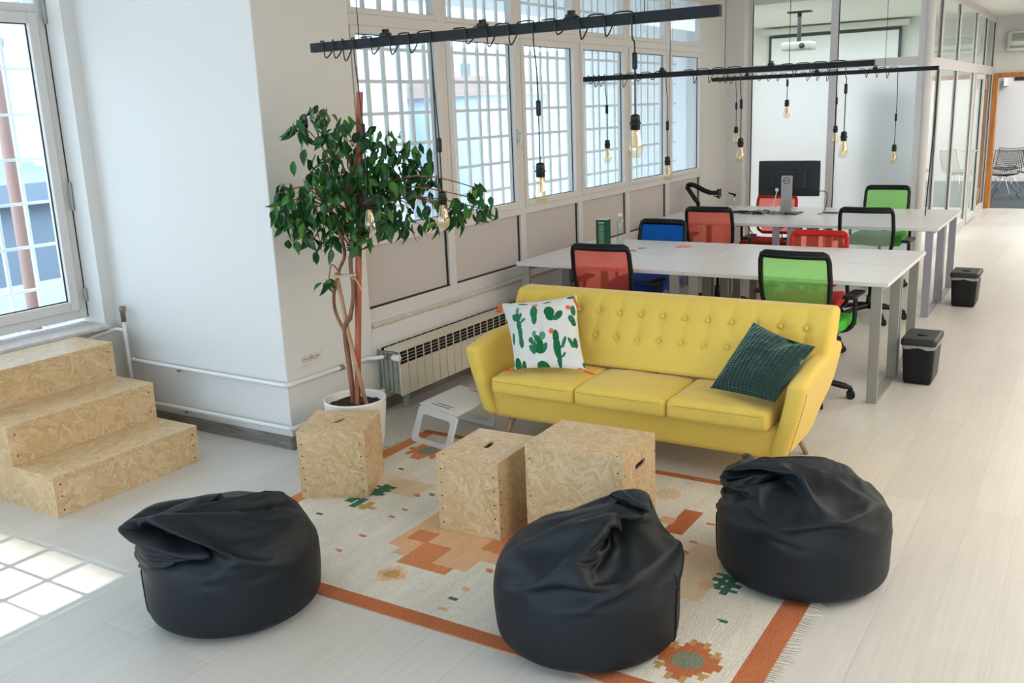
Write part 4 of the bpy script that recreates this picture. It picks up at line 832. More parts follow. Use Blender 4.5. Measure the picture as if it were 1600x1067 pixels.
 (433,2,-24,-20,-5,13,5,-11,-3,1,0,-10,22,0,3,-14,-23,-12,-16,-13,-15,-10,-6,-10,-9,-9,17,20,27,21,-12,7,23,31,24,-20,11,-2,-11,18,2,1,-15,0,-23,3,2,19),
 (142,-5,-3,-15,-19,-20,-26,-29,-34,-37,-43,-44,-32,-41,-45,-35,-9,-22,-10,16,-8,10,14,-1,17,9,15,2,4,-5,17,-2,16,18,15,-4,18,39,36,37,38,32,30,25,19,15,17,17),
 (7,17,-3,12,13,15,13,10,11,9,7,5,-4,1,-2,-9,-35,-31,-37,-34,-35,-27,-22,-25,-14,-18,0,5,12,-1,2,31,0,-13,-23,-37,-22,21,27,5,21,27,25,11,23,28,17,10),
 (446,-17,-22,-14,-5,9,9,-12,-1,0,-2,-6,20,7,-5,-13,-19,-16,-16,-15,-9,-13,-10,-4,-4,-14,4,21,23,17,15,-3,17,32,28,-18,14,2,-8,16,4,-14,0,-27,-3,0,17,19),
 (126,0,-11,-10,-15,-25,-25,-30,-33,-39,-44,-43,-32,-43,-45,-25,-20,7,-13,6,9,-3,21,8,7,14,18,1,6,-8,-12,11,6,23,10,-7,16,39,38,38,35,31,31,26,19,20,21,14),
 (8,6,12,4,19,4,11,11,8,8,5,3,-4,2,-1,-18,-31,-37,-37,-34,-31,-29,-17,-21,-21,-13,0,6,16,3,14,16,26,-11,-24,-41,-23,21,26,8,24,22,25,11,27,18,8,14),
 (435,-15,-12,-10,5,-9,12,-8,1,-4,-4,-7,22,10,0,-21,-19,-19,-10,-17,-15,-7,-2,-8,-3,-10,-4,19,19,24,18,-3,2,32,34,-10,14,4,-4,16,-4,-18,-12,-19,4,15,18,15),
 (113,4,-14,-11,-18,-22,-24,-33,-34,-39,-43,-43,-33,-43,-46,-19,-14,8,3,-9,18,6,10,21,12,9,15,6,-6,-1,-5,-10,-12,26,12,-9,12,38,40,39,33,31,31,30,22,23,18,10),
 (-1,8,5,17,14,4,12,5,8,4,4,3,-5,0,-1,-23,-34,-36,-35,-36,-27,-26,-23,-10,-20,-16,-4,15,5,13,18,18,24,9,-20,-43,-27,21,25,14,23,22,10,24,23,8,14,17),
 (421,-18,4,5,0,-12,-8,2,0,0,-9,0,23,10,1,-23,-19,-21,-17,-9,-7,-10,-5,-2,-5,-5,-12,13,21,23,21,4,-4,23,37,-2,16,5,2,9,-14,-20,-21,8,11,17,15,-7),
 (101,-2,-9,-15,-17,-22,-24,-31,-34,-41,-42,-43,-35,-43,-46,-14,4,-4,10,-4,8,25,11,20,21,8,9,5,-3,-7,-6,-15,-1,-7,13,-9,6,39,41,38,31,32,33,32,28,20,14,14),
 (-9,14,17,6,9,8,9,0,5,4,2,2,-5,-2,-3,-26,-38,-36,-35,-35,-29,-14,-26,-12,-9,-16,-9,13,17,17,22,11,26,20,-13,-42,-33,19,21,24,16,21,19,16,15,17,18,-3),
 (407,-13,-1,13,-4,4,-7,-6,2,3,-12,2,21,13,-3,-23,-23,-16,-16,-14,-7,1,-3,-6,-4,-2,-11,6,7,17,20,26,-3,11,37,7,17,11,8,-10,-23,-13,-7,17,15,11,-8,-18),
 (83,1,-9,-16,-17,-20,-27,-28,-32,-44,-41,-44,-38,-42,-43,-10,13,-4,13,2,13,32,18,12,23,12,7,5,-10,-16,-5,-10,-7,-17,4,-11,1,37,42,36,33,32,36,33,27,21,20,12),
 (-5,14,1,7,11,7,7,-2,9,2,-1,0,-5,-3,-7,-28,-42,-36,-35,-27,-32,-9,-22,-18,-2,-5,-14,12,8,14,25,17,23,34,4,-42,-37,14,27,20,22,13,16,18,21,13,-3,-1),
 (395,13,-7,-4,-4,3,-1,-4,-3,4,-6,4,20,17,-10,-30,-9,-23,-11,-13,-6,1,-4,-2,1,-8,-5,-3,10,12,13,24,18,1,26,15,20,16,5,-24,-13,-17,15,16,10,-15,-14,-18),
 (66,-1,-8,-17,-12,-23,-28,-21,-40,-40,-41,-43,-43,-38,-41,-8,12,13,-3,30,15,30,27,10,18,13,9,4,-12,-15,-11,-12,-20,-20,-10,-1,-10,35,40,37,33,36,36,31,30,26,17,9),
 (-2,15,4,-7,11,4,8,-12,14,1,-1,-1,-2,-9,-11,-30,-42,-37,-34,-21,-32,-13,-12,-24,-5,3,2,3,6,15,20,17,17,33,34,-31,-43,7,30,19,18,16,16,24,10,-5,4,16),
 (410,8,-11,-5,-1,-3,1,-6,-6,5,-4,6,12,23,-16,-34,-9,-11,-18,0,-6,-5,-5,0,-9,11,-4,-9,11,3,6,26,21,4,12,31,18,25,-9,-25,-23,13,17,4,-16,-13,-17,-6),
 (45,-2,-7,-14,-13,-22,-26,-26,-34,-40,-41,-41,-44,-40,-40,1,6,14,18,34,31,24,27,11,17,11,5,1,-5,-22,-23,-17,-21,-19,-12,-13,-9,32,34,37,37,36,33,36,34,22,14,6),
 (1,16,7,-9,-1,8,4,0,-6,5,0,-6,-6,-9,-13,-35,-37,-39,-36,-20,-17,-23,-11,-19,-5,6,-2,9,11,3,15,22,19,27,31,0,-30,-2,21,25,19,12,26,4,-4,9,18,11),
 (419,-2,-9,3,-7,1,0,-6,-10,-1,10,-3,14,20,-18,-33,-20,-6,-5,-2,-5,-3,-5,-4,-10,3,12,-4,-7,11,10,5,18,10,14,25,26,25,-13,-22,-2,16,3,-19,-14,-14,-4,5),
 (27,0,-8,-17,-16,-16,-24,-28,-32,-38,-40,-43,-40,-45,-35,5,21,17,30,29,34,30,24,13,15,11,4,-8,-6,-15,-24,-31,-27,-25,-10,-18,-15,20,36,38,39,35,38,37,30,20,15,11),
 (18,12,-6,-4,2,9,4,-1,-16,-4,-2,-7,-11,-9,-18,-35,-34,-37,-29,-31,-10,-14,-14,-14,-6,8,4,-5,12,14,14,10,17,25,39,5,-32,10,26,22,15,22,0,3,14,21,15,4),
 (432,-6,-5,-3,-9,-2,-1,-7,0,-5,-5,8,16,16,-23,-30,-4,-7,-7,-7,0,-5,-4,-9,-10,4,11,3,-2,-3,7,6,3,16,2,40,12,41,-13,-18,16,-6,-15,-19,-10,3,8,15),
 (-2,8,0,-15,-15,-18,-25,-32,-33,-31,-40,-43,-46,-44,-29,11,24,31,36,35,28,29,27,18,13,11,-3,-5,-11,-19,-24,-30,-33,-30,-22,-11,-18,2,34,41,39,39,37,35,28,23,15,9),
 (22,9,7,-1,8,4,0,-6,-18,-22,-8,-5,-9,-14,-22,-38,-35,-33,-25,-25,-19,-16,-10,0,-2,4,-3,-4,6,12,14,14,17,23,37,34,-17,-6,20,28,19,1,5,19,15,14,15,10),
 (427,-9,-14,-1,-2,-2,1,0,0,1,-10,6,12,19,-25,-24,-6,5,-5,-11,-20,5,-3,-8,-11,0,8,2,11,-2,-1,10,7,-3,6,28,31,36,-15,0,-6,-16,-18,-9,15,11,8,10),
 (-10,8,-1,-15,-17,-21,-24,-30,-32,-37,-36,-41,-49,-46,-22,18,24,37,38,35,34,31,28,19,15,11,-6,-3,-9,-17,-28,-29,-33,-38,-35,-22,-19,-8,30,44,44,37,35,34,30,25,17,15),
 (40,16,8,2,2,-6,-8,-15,-20,-11,-20,-15,-9,-15,-26,-39,-37,-30,-27,-25,-18,-12,-2,-6,-3,4,3,-2,14,10,12,20,19,15,24,41,15,-15,19,22,3,14,22,20,19,13,14,2),
 (409,4,-9,-2,0,6,5,1,1,-7,-5,-4,11,17,-26,-17,-13,-8,-6,-8,-10,-7,-8,-3,-1,0,6,14,1,8,1,5,8,6,-1,10,38,34,-9,-6,-19,-16,-6,7,13,1,0,1),
 (-23,7,-8,-8,-13,-20,-25,-31,-36,-37,-38,-37,-50,-49,-12,26,37,40,38,38,37,30,24,19,16,12,0,-12,-10,-17,-24,-30,-33,-36,-40,-43,-30,-12,21,48,43,39,36,33,33,28,23,14),
 (59,7,6,-4,-4,-8,-10,-9,-10,-17,-18,-30,-16,-15,-30,-38,-32,-30,-25,-20,-14,-12,-8,-5,-2,2,10,0,5,17,16,21,24,14,19,24,37,-6,14,8,22,21,22,22,22,13,10,1),
 (422,10,3,-6,-3,3,-1,-3,-4,-6,-6,-1,-1,11,-14,-10,-7,-7,-6,-7,-10,-8,-5,-2,-3,-7,-8,9,5,-2,1,9,9,15,11,5,10,46,-5,-20,-13,2,2,1,2,2,2,-2),
 (-39,14,5,-13,-15,-22,-29,-33,-38,-39,-34,-44,-42,-50,0,43,42,41,41,34,37,28,21,20,3,9,3,-12,-4,-17,-22,-33,-32,-30,-36,-48,-52,-29,15,47,48,38,34,38,36,31,26,13),
 (28,-1,0,7,3,2,0,-5,-8,-14,-27,-23,-32,-15,-31,-24,-30,-28,-13,-18,-16,-14,-2,-4,8,5,-3,3,3,0,9,12,25,28,25,19,13,21,6,24,21,26,26,13,7,8,-1,2),
 (425,5,10,1,4,3,1,-7,-5,-12,-5,-5,0,7,-8,-10,-8,-2,-17,-20,-5,3,-3,3,0,-4,-11,0,10,3,-3,6,6,17,13,4,8,26,-5,-5,2,-2,2,8,4,2,-8,-1),
)
BAG_B = (
 (315,-3,-8,-13,-18,-23,-27,-31,-35,-37,-38,-41,-41,-41,-41,-38,-37,-35,-31,-27,-23,-18,-13,-8,-3,3,8,13,18,23,27,31,35,37,38,41,41,41,41,38,37,35,31,27,23,18,13,8),
 (0,41,41,38,37,35,31,27,23,18,13,8,3,-3,-8,-13,-18,-23,-27,-31,-35,-37,-38,-41,-41,-41,-41,-38,-37,-35,-31,-27,-23,-18,-13,-8,-3,3,8,13,18,23,27,31,35,37,38,41),
 (193,0,0,0,0,0,0,0,0,0,0,0,0,0,0,0,0,0,0,0,0,0,0,0,0,0,0,0,0,0,0,0,0,0,0,0,0,0,0,0,0,0,0,0,0,0,0,0),
 (315,-3,-8,-13,-18,-23,-27,-31,-34,-37,-39,-41,-41,-40,-41,-39,-36,-34,-31,-27,-23,-18,-13,-8,-4,3,7,13,18,24,26,32,34,37,39,40,41,41,41,39,37,34,31,27,23,18,14,7),
 (0,41,40,39,37,34,31,27,23,18,14,8,4,-4,-7,-14,-19,-23,-27,-31,-34,-37,-39,-40,-41,-41,-41,-39,-37,-34,-31,-27,-23,-18,-13,-8,-3,3,8,13,18,24,27,31,34,37,38,41),
 (208,0,0,0,0,0,0,0,0,0,0,0,0,0,0,0,0,0,1,0,0,0,0,0,0,-1,0,0,0,0,0,0,0,0,0,0,0,0,0,0,0,0,0,0,0,0,0,0),
 (319,-6,-11,-11,-18,-23,-26,-32,-35,-36,-39,-40,-41,-41,-40,-37,-36,-35,-31,-26,-24,-18,-13,-8,-4,3,6,11,19,23,28,31,34,37,39,40,41,41,41,39,37,34,30,28,25,15,11,12),
 (0,40,40,40,36,34,32,26,23,19,14,8,0,0,-3,-18,-19,-23,-27,-31,-34,-37,-39,-40,-41,-41,-41,-40,-36,-34,-31,-27,-23,-18,-14,-6,-3,2,8,14,18,23,28,30,33,38,39,40),
 (223,1,-1,1,0,0,0,0,0,0,0,-1,0,0,0,0,1,0,1,0,1,0,0,-1,0,-1,0,0,0,0,-1,1,0,0,0,0,0,0,0,0,0,0,0,0,-1,0,0,1),
 (309,5,-7,-16,-20,-20,-28,-32,-34,-37,-38,-40,-40,-40,-39,-36,-37,-35,-31,-27,-23,-18,-14,-8,-3,2,7,9,15,25,29,33,33,37,38,40,41,41,41,39,36,34,30,26,26,23,7,3),
 (0,40,41,38,36,36,30,25,23,20,16,4,5,5,-13,-18,-18,-22,-26,-31,-34,-37,-39,-41,-41,-41,-40,-40,-39,-32,-29,-24,-26,-19,-15,-6,2,-1,7,14,19,24,28,32,31,34,40,41),
 (235,4,-1,0,1,0,0,0,0,0,0,-1,0,-1,1,0,1,0,2,0,1,0,0,-1,-1,0,-1,0,0,0,0,0,0,0,0,0,-1,1,0,0,0,0,0,-1,1,-2,2,-2),
 (309,-5,-1,-10,-16,-25,-31,-32,-33,-37,-38,-39,-37,-40,-37,-38,-37,-35,-31,-27,-24,-18,-14,-8,-3,3,7,13,10,20,31,33,35,37,38,40,40,41,39,40,38,30,31,26,23,25,21,4),
 (-3,41,41,40,38,32,27,27,24,19,15,9,15,-7,-18,-13,-18,-21,-26,-32,-33,-38,-38,-41,-41,-41,-41,-38,-40,-35,-28,-25,-21,-17,-16,-12,-4,8,11,12,17,27,27,32,35,32,36,41),
 (250,0,3,1,-1,1,0,0,1,-1,0,-4,-1,2,-1,3,1,1,2,1,1,0,0,-2,-1,-1,-1,-2,2,0,0,0,1,-1,0,0,-3,3,0,1,0,-1,0,-1,-1,0,-3,-3),
 (323,-16,-12,-11,-7,-31,-28,-31,-34,-37,-39,-29,-39,-38,-39,-39,-37,-34,-30,-27,-24,-18,-14,-8,-4,2,6,16,17,10,26,36,38,37,38,39,40,36,40,40,40,30,28,28,24,22,22,13),
 (-1,38,39,39,40,27,30,27,23,18,14,26,5,-16,-11,-13,-17,-20,-28,-31,-34,-37,-39,-40,-41,-41,-41,-37,-37,-39,-31,-20,-15,-19,-14,-15,-10,18,10,11,12,27,29,31,34,35,34,39),
 (257,8,1,-2,5,-2,1,1,0,-1,-1,-7,4,-2,3,3,1,1,2,1,1,1,-1,-1,-1,-2,0,-3,-5,6,1,0,-1,0,0,0,-2,1,1,1,1,-1,0,0,-1,-2,-1,-5),
 (333,-11,-11,-18,-24,-28,-27,-31,-34,-34,-29,-33,-39,-38,-39,-39,-40,-29,-31,-27,-24,-18,-14,-8,-4,1,3,20,17,16,13,39,39,37,38,40,38,38,35,39,40,34,22,27,23,20,22,21),
 (1,39,39,36,31,30,31,26,23,22,26,19,-9,-14,-7,-12,-7,-29,-27,-31,-34,-37,-38,-41,-41,-41,-40,-35,-38,-36,-38,-12,-14,-18,-13,-13,-14,6,22,13,10,21,35,31,34,35,35,36),
 (269,-3,-1,11,2,1,3,1,0,1,-10,-2,2,-1,6,3,1,1,3,1,2,0,-1,-1,-2,-1,0,-4,-4,0,7,-1,-1,1,-2,-1,1,-2,4,0,2,-1,-1,0,-2,-3,-2,-1),
 (338,-4,-21,-25,-25,-25,-27,-28,-29,-29,-28,-39,-37,-40,-40,-41,-35,-30,-31,-27,-24,-18,-14,-8,-4,2,-1,19,21,21,11,28,41,39,39,40,39,40,35,33,37,38,24,19,23,19,19,22),
 (3,41,32,31,32,32,31,29,29,28,27,2,-16,-6,-7,-2,-16,-28,-27,-31,-33,-37,-38,-40,-41,-41,-41,-35,-35,-35,-36,-25,-3,-14,-14,-9,-13,-9,16,24,17,15,33,36,34,36,37,34),
 (283,-8,4,9,2,4,3,1,-1,-9,-12,8,-5,8,6,3,0,2,4,2,1,0,0,-2,-2,-2,1,-4,-5,-7,12,0,2,-1,-1,-4,0,-3,4,5,0,1,-1,-1,-2,-3,-4,-2),
 (332,6,-15,-27,-25,-25,-25,-27,-28,-30,-34,-38,-39,-40,-40,-40,-30,-32,-30,-27,-23,-20,-12,-9,-5,3,-4,19,20,24,18,15,38,41,40,40,41,38,39,32,33,36,28,19,16,19,19,19),
 (7,40,37,26,33,33,33,32,29,27,18,-10,-12,-2,1,-3,-26,-25,-27,-31,-33,-36,-38,-40,-40,-41,-39,-35,-35,-33,-36,-32,-9,-2,-9,-9,-8,-16,1,25,25,19,30,36,38,37,36,36),
 (297,-7,-3,14,2,2,0,-3,-8,-11,7,2,0,9,7,1,-3,4,5,2,1,1,-2,-1,-1,-4,4,-6,-3,-9,-2,12,2,3,-2,-4,-4,1,-1,6,5,2,-1,-2,-2,-4,-4,-3),
 (324,14,-3,-30,-23,-25,-27,-28,-27,-29,-38,-39,-40,-40,-40,-36,-28,-32,-32,-25,-24,-20,-11,-9,-7,6,-7,21,15,25,25,11,28,41,42,41,40,39,35,37,34,31,27,24,19,17,16,16),
 (12,39,39,28,33,33,31,31,30,26,5,-13,-3,4,7,-17,-29,-24,-25,-32,-33,-35,-36,-40,-40,-40,-39,-31,-38,-32,-31,-37,-23,0,-2,-5,-6,-12,4,10,24,27,31,34,36,38,38,38),
 (309,-4,-10,-3,6,-1,-3,-5,-6,6,13,-2,7,9,3,2,-6,7,6,1,2,2,-4,-1,0,-5,6,-9,0,-8,-10,14,2,5,2,-3,-4,-2,-2,8,5,3,-1,-2,-3,-3,-3,-4),
 (322,9,0,-14,-30,-26,-23,-25,-26,-35,-40,-39,-40,-39,-40,-31,-29,-32,-32,-24,-23,-21,-11,-9,-7,6,-8,22,14,23,27,14,17,40,41,40,41,40,31,37,33,32,29,26,22,19,16,15),
 (14,40,40,33,27,33,33,34,31,14,-5,-7,7,8,-1,-25,-27,-22,-25,-31,-34,-34,-34,-40,-40,-40,-37,-28,-38,-34,-28,-35,-34,-8,-3,-5,-6,-3,20,9,19,26,29,33,35,37,38,39),
 (325,-7,-9,-19,-6,-2,-1,1,5,15,7,4,9,6,6,-7,-1,8,7,0,2,3,-4,-2,1,-7,8,-11,2,-7,-13,8,11,-2,1,-4,-6,5,-2,5,12,3,0,-2,-3,-3,-4,-3),
 (319,0,-3,0,-17,-25,-24,-25,-30,-39,-40,-39,-38,-40,-37,-27,-32,-32,-31,-22,-23,-21,-9,-11,-8,4,-7,22,14,21,26,20,9,34,41,40,42,36,35,29,33,33,30,27,24,21,17,13),
 (17,38,36,39,33,32,34,32,26,2,-7,4,14,7,-13,-27,-23,-24,-24,-32,-34,-32,-32,-40,-39,-40,-35,-25,-38,-35,-29,-29,-36,-21,-8,-6,-7,14,21,19,14,25,29,31,33,36,38,39),
 (340,-14,-20,-2,-17,-7,2,7,11,13,7,7,8,7,3,-13,6,6,9,-4,2,5,-7,1,2,-5,8,-12,1,-6,-11,0,19,-3,-5,-4,-5,10,0,-6,18,5,1,-1,-2,-3,-3,-4),
 (303,-1,-1,2,-6,-17,-25,-26,-34,-37,-37,-35,-36,-39,-35,-28,-36,-33,-30,-18,-22,-21,-9,-10,-8,4,-9,24,12,22,25,21,5,29,36,39,39,33,34,32,29,30,30,29,25,16,13,13),
 (21,37,38,39,38,34,31,30,11,1,-5,14,16,2,-19,-27,-25,-28,-21,-31,-33,-32,-30,-39,-38,-38,-37,-20,-39,-33,-30,-29,-33,-26,-14,-8,-3,30,22,21,11,23,30,32,32,33,34,38),
 (347,-20,-15,3,-11,-9,2,6,11,12,7,8,6,7,-1,-15,10,4,11,-6,2,6,-8,0,3,-6,13,-17,4,-8,-9,-2,22,0,-5,-5,-3,0,-12,3,21,3,-3,5,2,-6,-8,-1),
 (287,-2,0,2,1,-5,-25,-29,-35,-36,-34,-32,-34,-38,-32,-27,-35,-33,-29,-17,-21,-20,-8,-10,-8,-3,-4,25,13,21,25,18,2,25,34,36,38,20,34,33,28,30,28,28,24,16,12,13),
 (31,35,39,39,40,36,29,24,0,-2,5,19,15,-8,-23,-25,-24,-29,-21,-31,-32,-31,-28,-40,-39,-36,-38,-17,-38,-32,-29,-31,-30,-27,-15,-7,4,29,24,20,14,22,30,32,31,33,35,38),
 (351,-22,-10,2,-6,-9,4,9,10,10,9,6,6,5,-8,-14,12,4,13,-7,2,7,-8,0,1,1,10,-21,3,-7,-9,1,24,2,-4,-6,-6,-19,-5,11,18,6,-8,3,7,-8,-10,-4),
 (273,3,-8,3,2,4,-20,-32,-35,-33,-29,-31,-34,-34,-28,-28,-34,-31,-29,-16,-19,-19,-7,-10,-7,-6,-4,26,15,20,24,14,0,22,31,36,34,11,32,31,32,26,26,26,23,17,12,12),
 (45,37,35,38,39,33,31,17,-1,-4,16,16,9,-18,-23,-26,-23,-28,-21,-31,-32,-29,-28,-39,-40,-36,-37,-15,-35,-32,-28,-32,-28,-27,-15,-3,10,28,20,24,18,20,29,32,32,33,35,39),
 (345,-5,-18,-8,-7,14,5,10,9,10,5,7,7,-1,-16,-9,12,5,15,-8,1,11,-9,-1,-2,7,9,-22,0,-7,-10,9,24,2,-3,-6,-10,-22,1,4,7,16,-6,-1,6,-4,-10,-8),
 (257,7,-1,-8,5,9,-17,-32,-34,-29,-28,-29,-34,-29,-23,-30,-32,-30,-27,-16,-17,-19,-5,-8,-7,-10,-2,27,16,20,22,7,0,21,30,32,29,10,25,32,27,26,25,23,22,18,13,11),
 (59,39,36,35,37,30,29,8,1,3,16,14,-5,-22,-19,-26,-24,-27,-20,-32,-32,-28,-27,-39,-40,-35,-36,-13,-34,-31,-29,-31,-27,-24,-14,1,15,27,17,20,26,22,28,32,32,34,35,39),
 (348,-2,-11,-15,-1,18,7,10,9,6,5,7,4,-8,-22,1,10,5,17,-9,1,14,-11,-4,-2,14,8,-23,-5,-5,-8,15,22,2,-3,-8,-12,-24,5,8,-3,14,-1,-5,4,1,-9,-9),
 (245,3,-1,-5,6,13,-15,-33,-32,-25,-26,-32,-26,-26,-24,-29,-29,-27,-25,-15,-18,-17,-3,-7,-7,-13,1,26,19,18,18,2,1,21,27,29,21,2,28,30,25,25,24,21,20,18,15,12),
 (75,38,36,36,34,28,24,0,-3,19,15,0,-15,-18,-20,-24,-24,-27,-19,-32,-32,-28,-27,-38,-40,-32,-37,-13,-29,-31,-31,-29,-26,-19,-13,8,18,24,17,19,27,24,27,32,33,34,37,38),
 (361,-6,-11,-14,2,21,10,9,9,2,6,7,-8,-13,-14,2,8,4,20,-9,1,16,-13,-5,0,21,4,-25,-9,-4,-1,18,20,-1,-2,-11,-17,-22,7,8,-4,6,7,-6,1,3,-6,-7),
 (228,0,-3,1,9,16,-14,-32,-27,-27,-26,-26,-24,-20,-27,-27,-25,-25,-22,-15,-17,-16,-2,-6,-8,-13,3,26,20,18,11,-1,3,21,17,26,11,16,20,29,24,21,20,20,19,18,14,13),
 (91,36,34,37,33,24,17,-1,11,8,6,-8,-17,-13,-21,-23,-25,-26,-16,-33,-32,-28,-28,-37,-38,-31,-37,-13,-26,-31,-32,-26,-26,-19,7,6,17,19,23,17,24,28,25,33,33,35,37,39),
 (368,-11,-15,-6,12,22,14,7,4,5,6,-4,-9,-22,-2,2,4,5,22,-9,3,16,-16,-5,7,22,0,-24,-13,-2,6,20,16,-2,-18,-11,-16,-12,-1,14,3,-5,11,-4,-2,3,-4,-4),
 (206,0,-1,9,18,16,-23,-29,-29,-22,-27,-16,-19,-24,-27,-23,-22,-22,-19,-14,-17,-15,-1,-5,-10,-11,5,25,21,15,5,-3,8,21,21,8,25,9,8,29,22,17,16,19,18,16,14,11),
 (103,36,36,36,25,16,15,9,-1,9,-1,-12,-11,-17,-18,-23,-24,-25,-15,-33,-32,-29,-28,-37,-34,-31,-37,-14,-24,-31,-29,-25,-26,-6,-5,24,3,25,30,18,19,28,28,32,34,35,37,38),
 (365,-11,-9,8,18,21,12,6,1,3,4,-18,-19,-7,5,0,1,5,23,-7,5,14,-18,-3,15,20,-3,-24,-13,0,12,19,10,-14,-14,-12,-9,-10,-6,5,17,-8,2,2,-1,1,-2,-8),
 (183,1,6,21,23,5,-28,-28,-27,-20,-20,-9,-22,-24,-23,-22,-18,-19,-16,-13,-17,-14,1,-6,-12,-8,7,24,21,11,-1,2,13,18,21,7,12,19,-4,21,24,12,13,16,16,15,13,7),
 (116,37,36,26,18,13,14,4,9,-5,-5,-8,-13,-16,-16,-20,-24,-23,-13,-34,-32,-30,-29,-36,-28,-34,-36,-15,-22,-31,-26,-25,-24,2,-4,22,16,17,31,22,20,25,29,31,34,36,37,36),
 (363,-5,3,16,19,17,9,2,6,-8,-8,-24,-14,-1,9,3,-2,5,24,-5,7,11,-20,2,21,16,-5,-22,-13,4,16,14,1,-19,-11,-12,-13,-4,2,-7,11,6,-10,7,1,2,-3,-14),
 (163,7,25,31,21,-25,-28,-25,-19,-20,-13,-21,-11,-22,-21,-18,-16,-15,-13,-13,-15,-13,1,-8,-12,-4,7,25,19,7,-3,8,15,18,2,20,4,21,3,3,22,8,8,14,14,13,10,5),
 (130,35,23,16,15,15,10,8,0,1,-11,-3,-16,-15,-15,-17,-22,-22,-11,-34,-31,-32,-30,-33,-26,-35,-36,-14,-22,-29,-25,-25,-12,-5,18,10,23,12,28,29,19,24,29,31,33,36,35,35),
 (373,2,12,8,19,14,4,7,-16,-6,-8,-11,-18,-4,6,11,-3,6,25,-3,8,7,-20,9,25,11,-5,-22,-11,8,18,5,-13,-11,-15,-6,-13,-1,-7,-2,-2,17,-8,0,5,2,-9,-13),
 (148,32,34,25,-7,-25,-28,-23,-20,-3,-21,-16,-22,-13,-11,-17,-15,-12,-10,-11,-15,-11,1,-10,-10,0,6,24,19,1,1,14,15,-7,17,0,17,18,11,1,2,10,7,7,11,11,8,6),
 (142,17,14,16,18,14,9,2,1,5,-3,-15,-7,-16,-19,-16,-20,-20,-11,-33,-31,-32,-31,-29,-25,-36,-35,-14,-22,-27,-25,-22,-10,20,7,18,13,17,21,27,26,24,27,32,33,34,34,35),
 (391,6,1,13,22,10,4,-12,-14,-22,-12,10,-2,-6,-6,10,3,5,26,-1,9,4,-20,17,25,4,0,-19,-9,12,13,-5,-16,-11,-5,-15,-1,-7,-7,-1,-8,9,6,-10,6,1,-14,-2),
 (165,34,32,5,-19,-28,-23,-14,-13,-17,-9,-22,-20,-11,-5,-13,-12,-11,-8,-10,-12,-10,1,-11,-7,4,6,23,15,0,8,14,5,-11,10,7,0,17,15,9,-5,-2,7,6,8,9,9,20),
 (129,13,13,21,17,10,6,5,3,3,-9,-9,-8,-9,-18,-18,-19,-19,-9,-33,-31,-33,-31,-23,-27,-35,-31,-17,-22,-27,-25,-11,8,19,10,11,16,14,18,22,25,26,29,32,32,34,34,27),
 (407,-1,4,23,18,0,-12,-19,-18,-7,-13,3,5,13,-9,-3,7,9,27,0,10,2,-20,25,22,-2,8,-17,-6,14,4,-14,-19,-8,-8,-8,-14,-1,7,1,-8,-9,2,2,4,-3,-3,11),
 (182,33,23,-13,-27,-22,-15,-10,-17,-17,-16,-16,-6,-12,-10,-7,-8,-10,-6,-8,-11,-7,0,-10,-4,7,6,20,12,6,12,0,-1,-6,1,13,-7,5,16,4,4,-3,-5,5,4,16,23,30),
 (112,12,18,19,14,8,7,6,3,-2,1,-7,-12,-10,-14,-19,-18,-16,-10,-32,-31,-33,-32,-16,-29,-32,-25,-22,-24,-27,-14,7,11,14,14,5,16,14,15,20,23,25,28,32,34,31,25,15),
 (413,2,17,21,5,-15,-21,-20,-17,9,8,1,-1,3,3,-11,2,15,27,2,9,0,-17,30,16,-9,18,-9,0,6,-12,-20,-12,-9,-10,-7,-4,-12,-4,13,7,-10,-5,-1,3,5,10,3),
 (197,30,7,-25,-24,-11,-14,-20,-15,-16,-16,-11,-11,6,-9,-5,-10,-8,-4,-7,-9,-5,0,-7,0,9,6,16,16,5,5,-5,4,-10,-4,7,3,-6,0,7,-3,2,3,1,5,24,33,33),
 (96,13,20,15,10,10,7,3,9,-7,5,-4,-11,-11,-15,-14,-20,-13,-11,-31,-30,-33,-33,-9,-31,-27,-21,-27,-24,-15,-3,11,7,15,13,6,11,15,15,18,18,25,28,31,32,23,14,7),
 (421,9,23,9,-14,-23,-20,-9,7,0,12,3,-2,-9,2,-9,4,18,25,4,8,0,-13,31,5,-7,23,2,-3,-12,-20,-17,-14,1,-4,-13,-10,-3,-9,6,16,-1,0,-1,8,5,7,-9),
 (211,22,-12,-24,-12,-19,-21,-12,-14,-14,-14,-11,-2,4,1,-8,-9,-8,-3,-5,-6,-4,1,-4,2,8,10,17,17,-18,7,-4,-4,7,-4,-10,7,-8,-11,-8,2,3,3,10,19,30,34,32),
 (80,15,18,11,11,7,8,13,5,4,-4,-10,-11,-7,-10,-18,-14,-15,-11,-29,-30,-32,-33,-5,-30,-21,-20,-24,-22,4,0,8,9,6,15,7,8,12,10,13,23,25,27,27,27,10,9,5),
 (431,16,20,-12,-24,-17,-6,7,8,6,4,-2,-9,-10,-11,1,11,16,24,6,7,0,-9,29,1,-3,20,-5,-7,-18,-15,-11,-8,-12,-1,-7,-3,1,-5,-7,4,5,6,11,12,-2,2,-11),
 (223,7,-24,-14,-19,-21,-14,-8,-15,-13,-6,-1,1,-6,6,-10,-10,-4,-2,-4,-3,-2,2,-1,1,10,12,15,5,-12,-14,-2,-1,-9,7,-5,-10,-15,-11,0,1,5,9,21,26,33,32,32),
 (64,16,14,10,9,12,15,15,8,-7,-9,-7,-6,-10,-10,-14,-18,-8,-12,-27,-29,-31,-32,-2,-20,-22,-19,-20,-17,5,12,5,8,3,13,3,1,7,10,20,23,25,24,20,17,8,4,5),
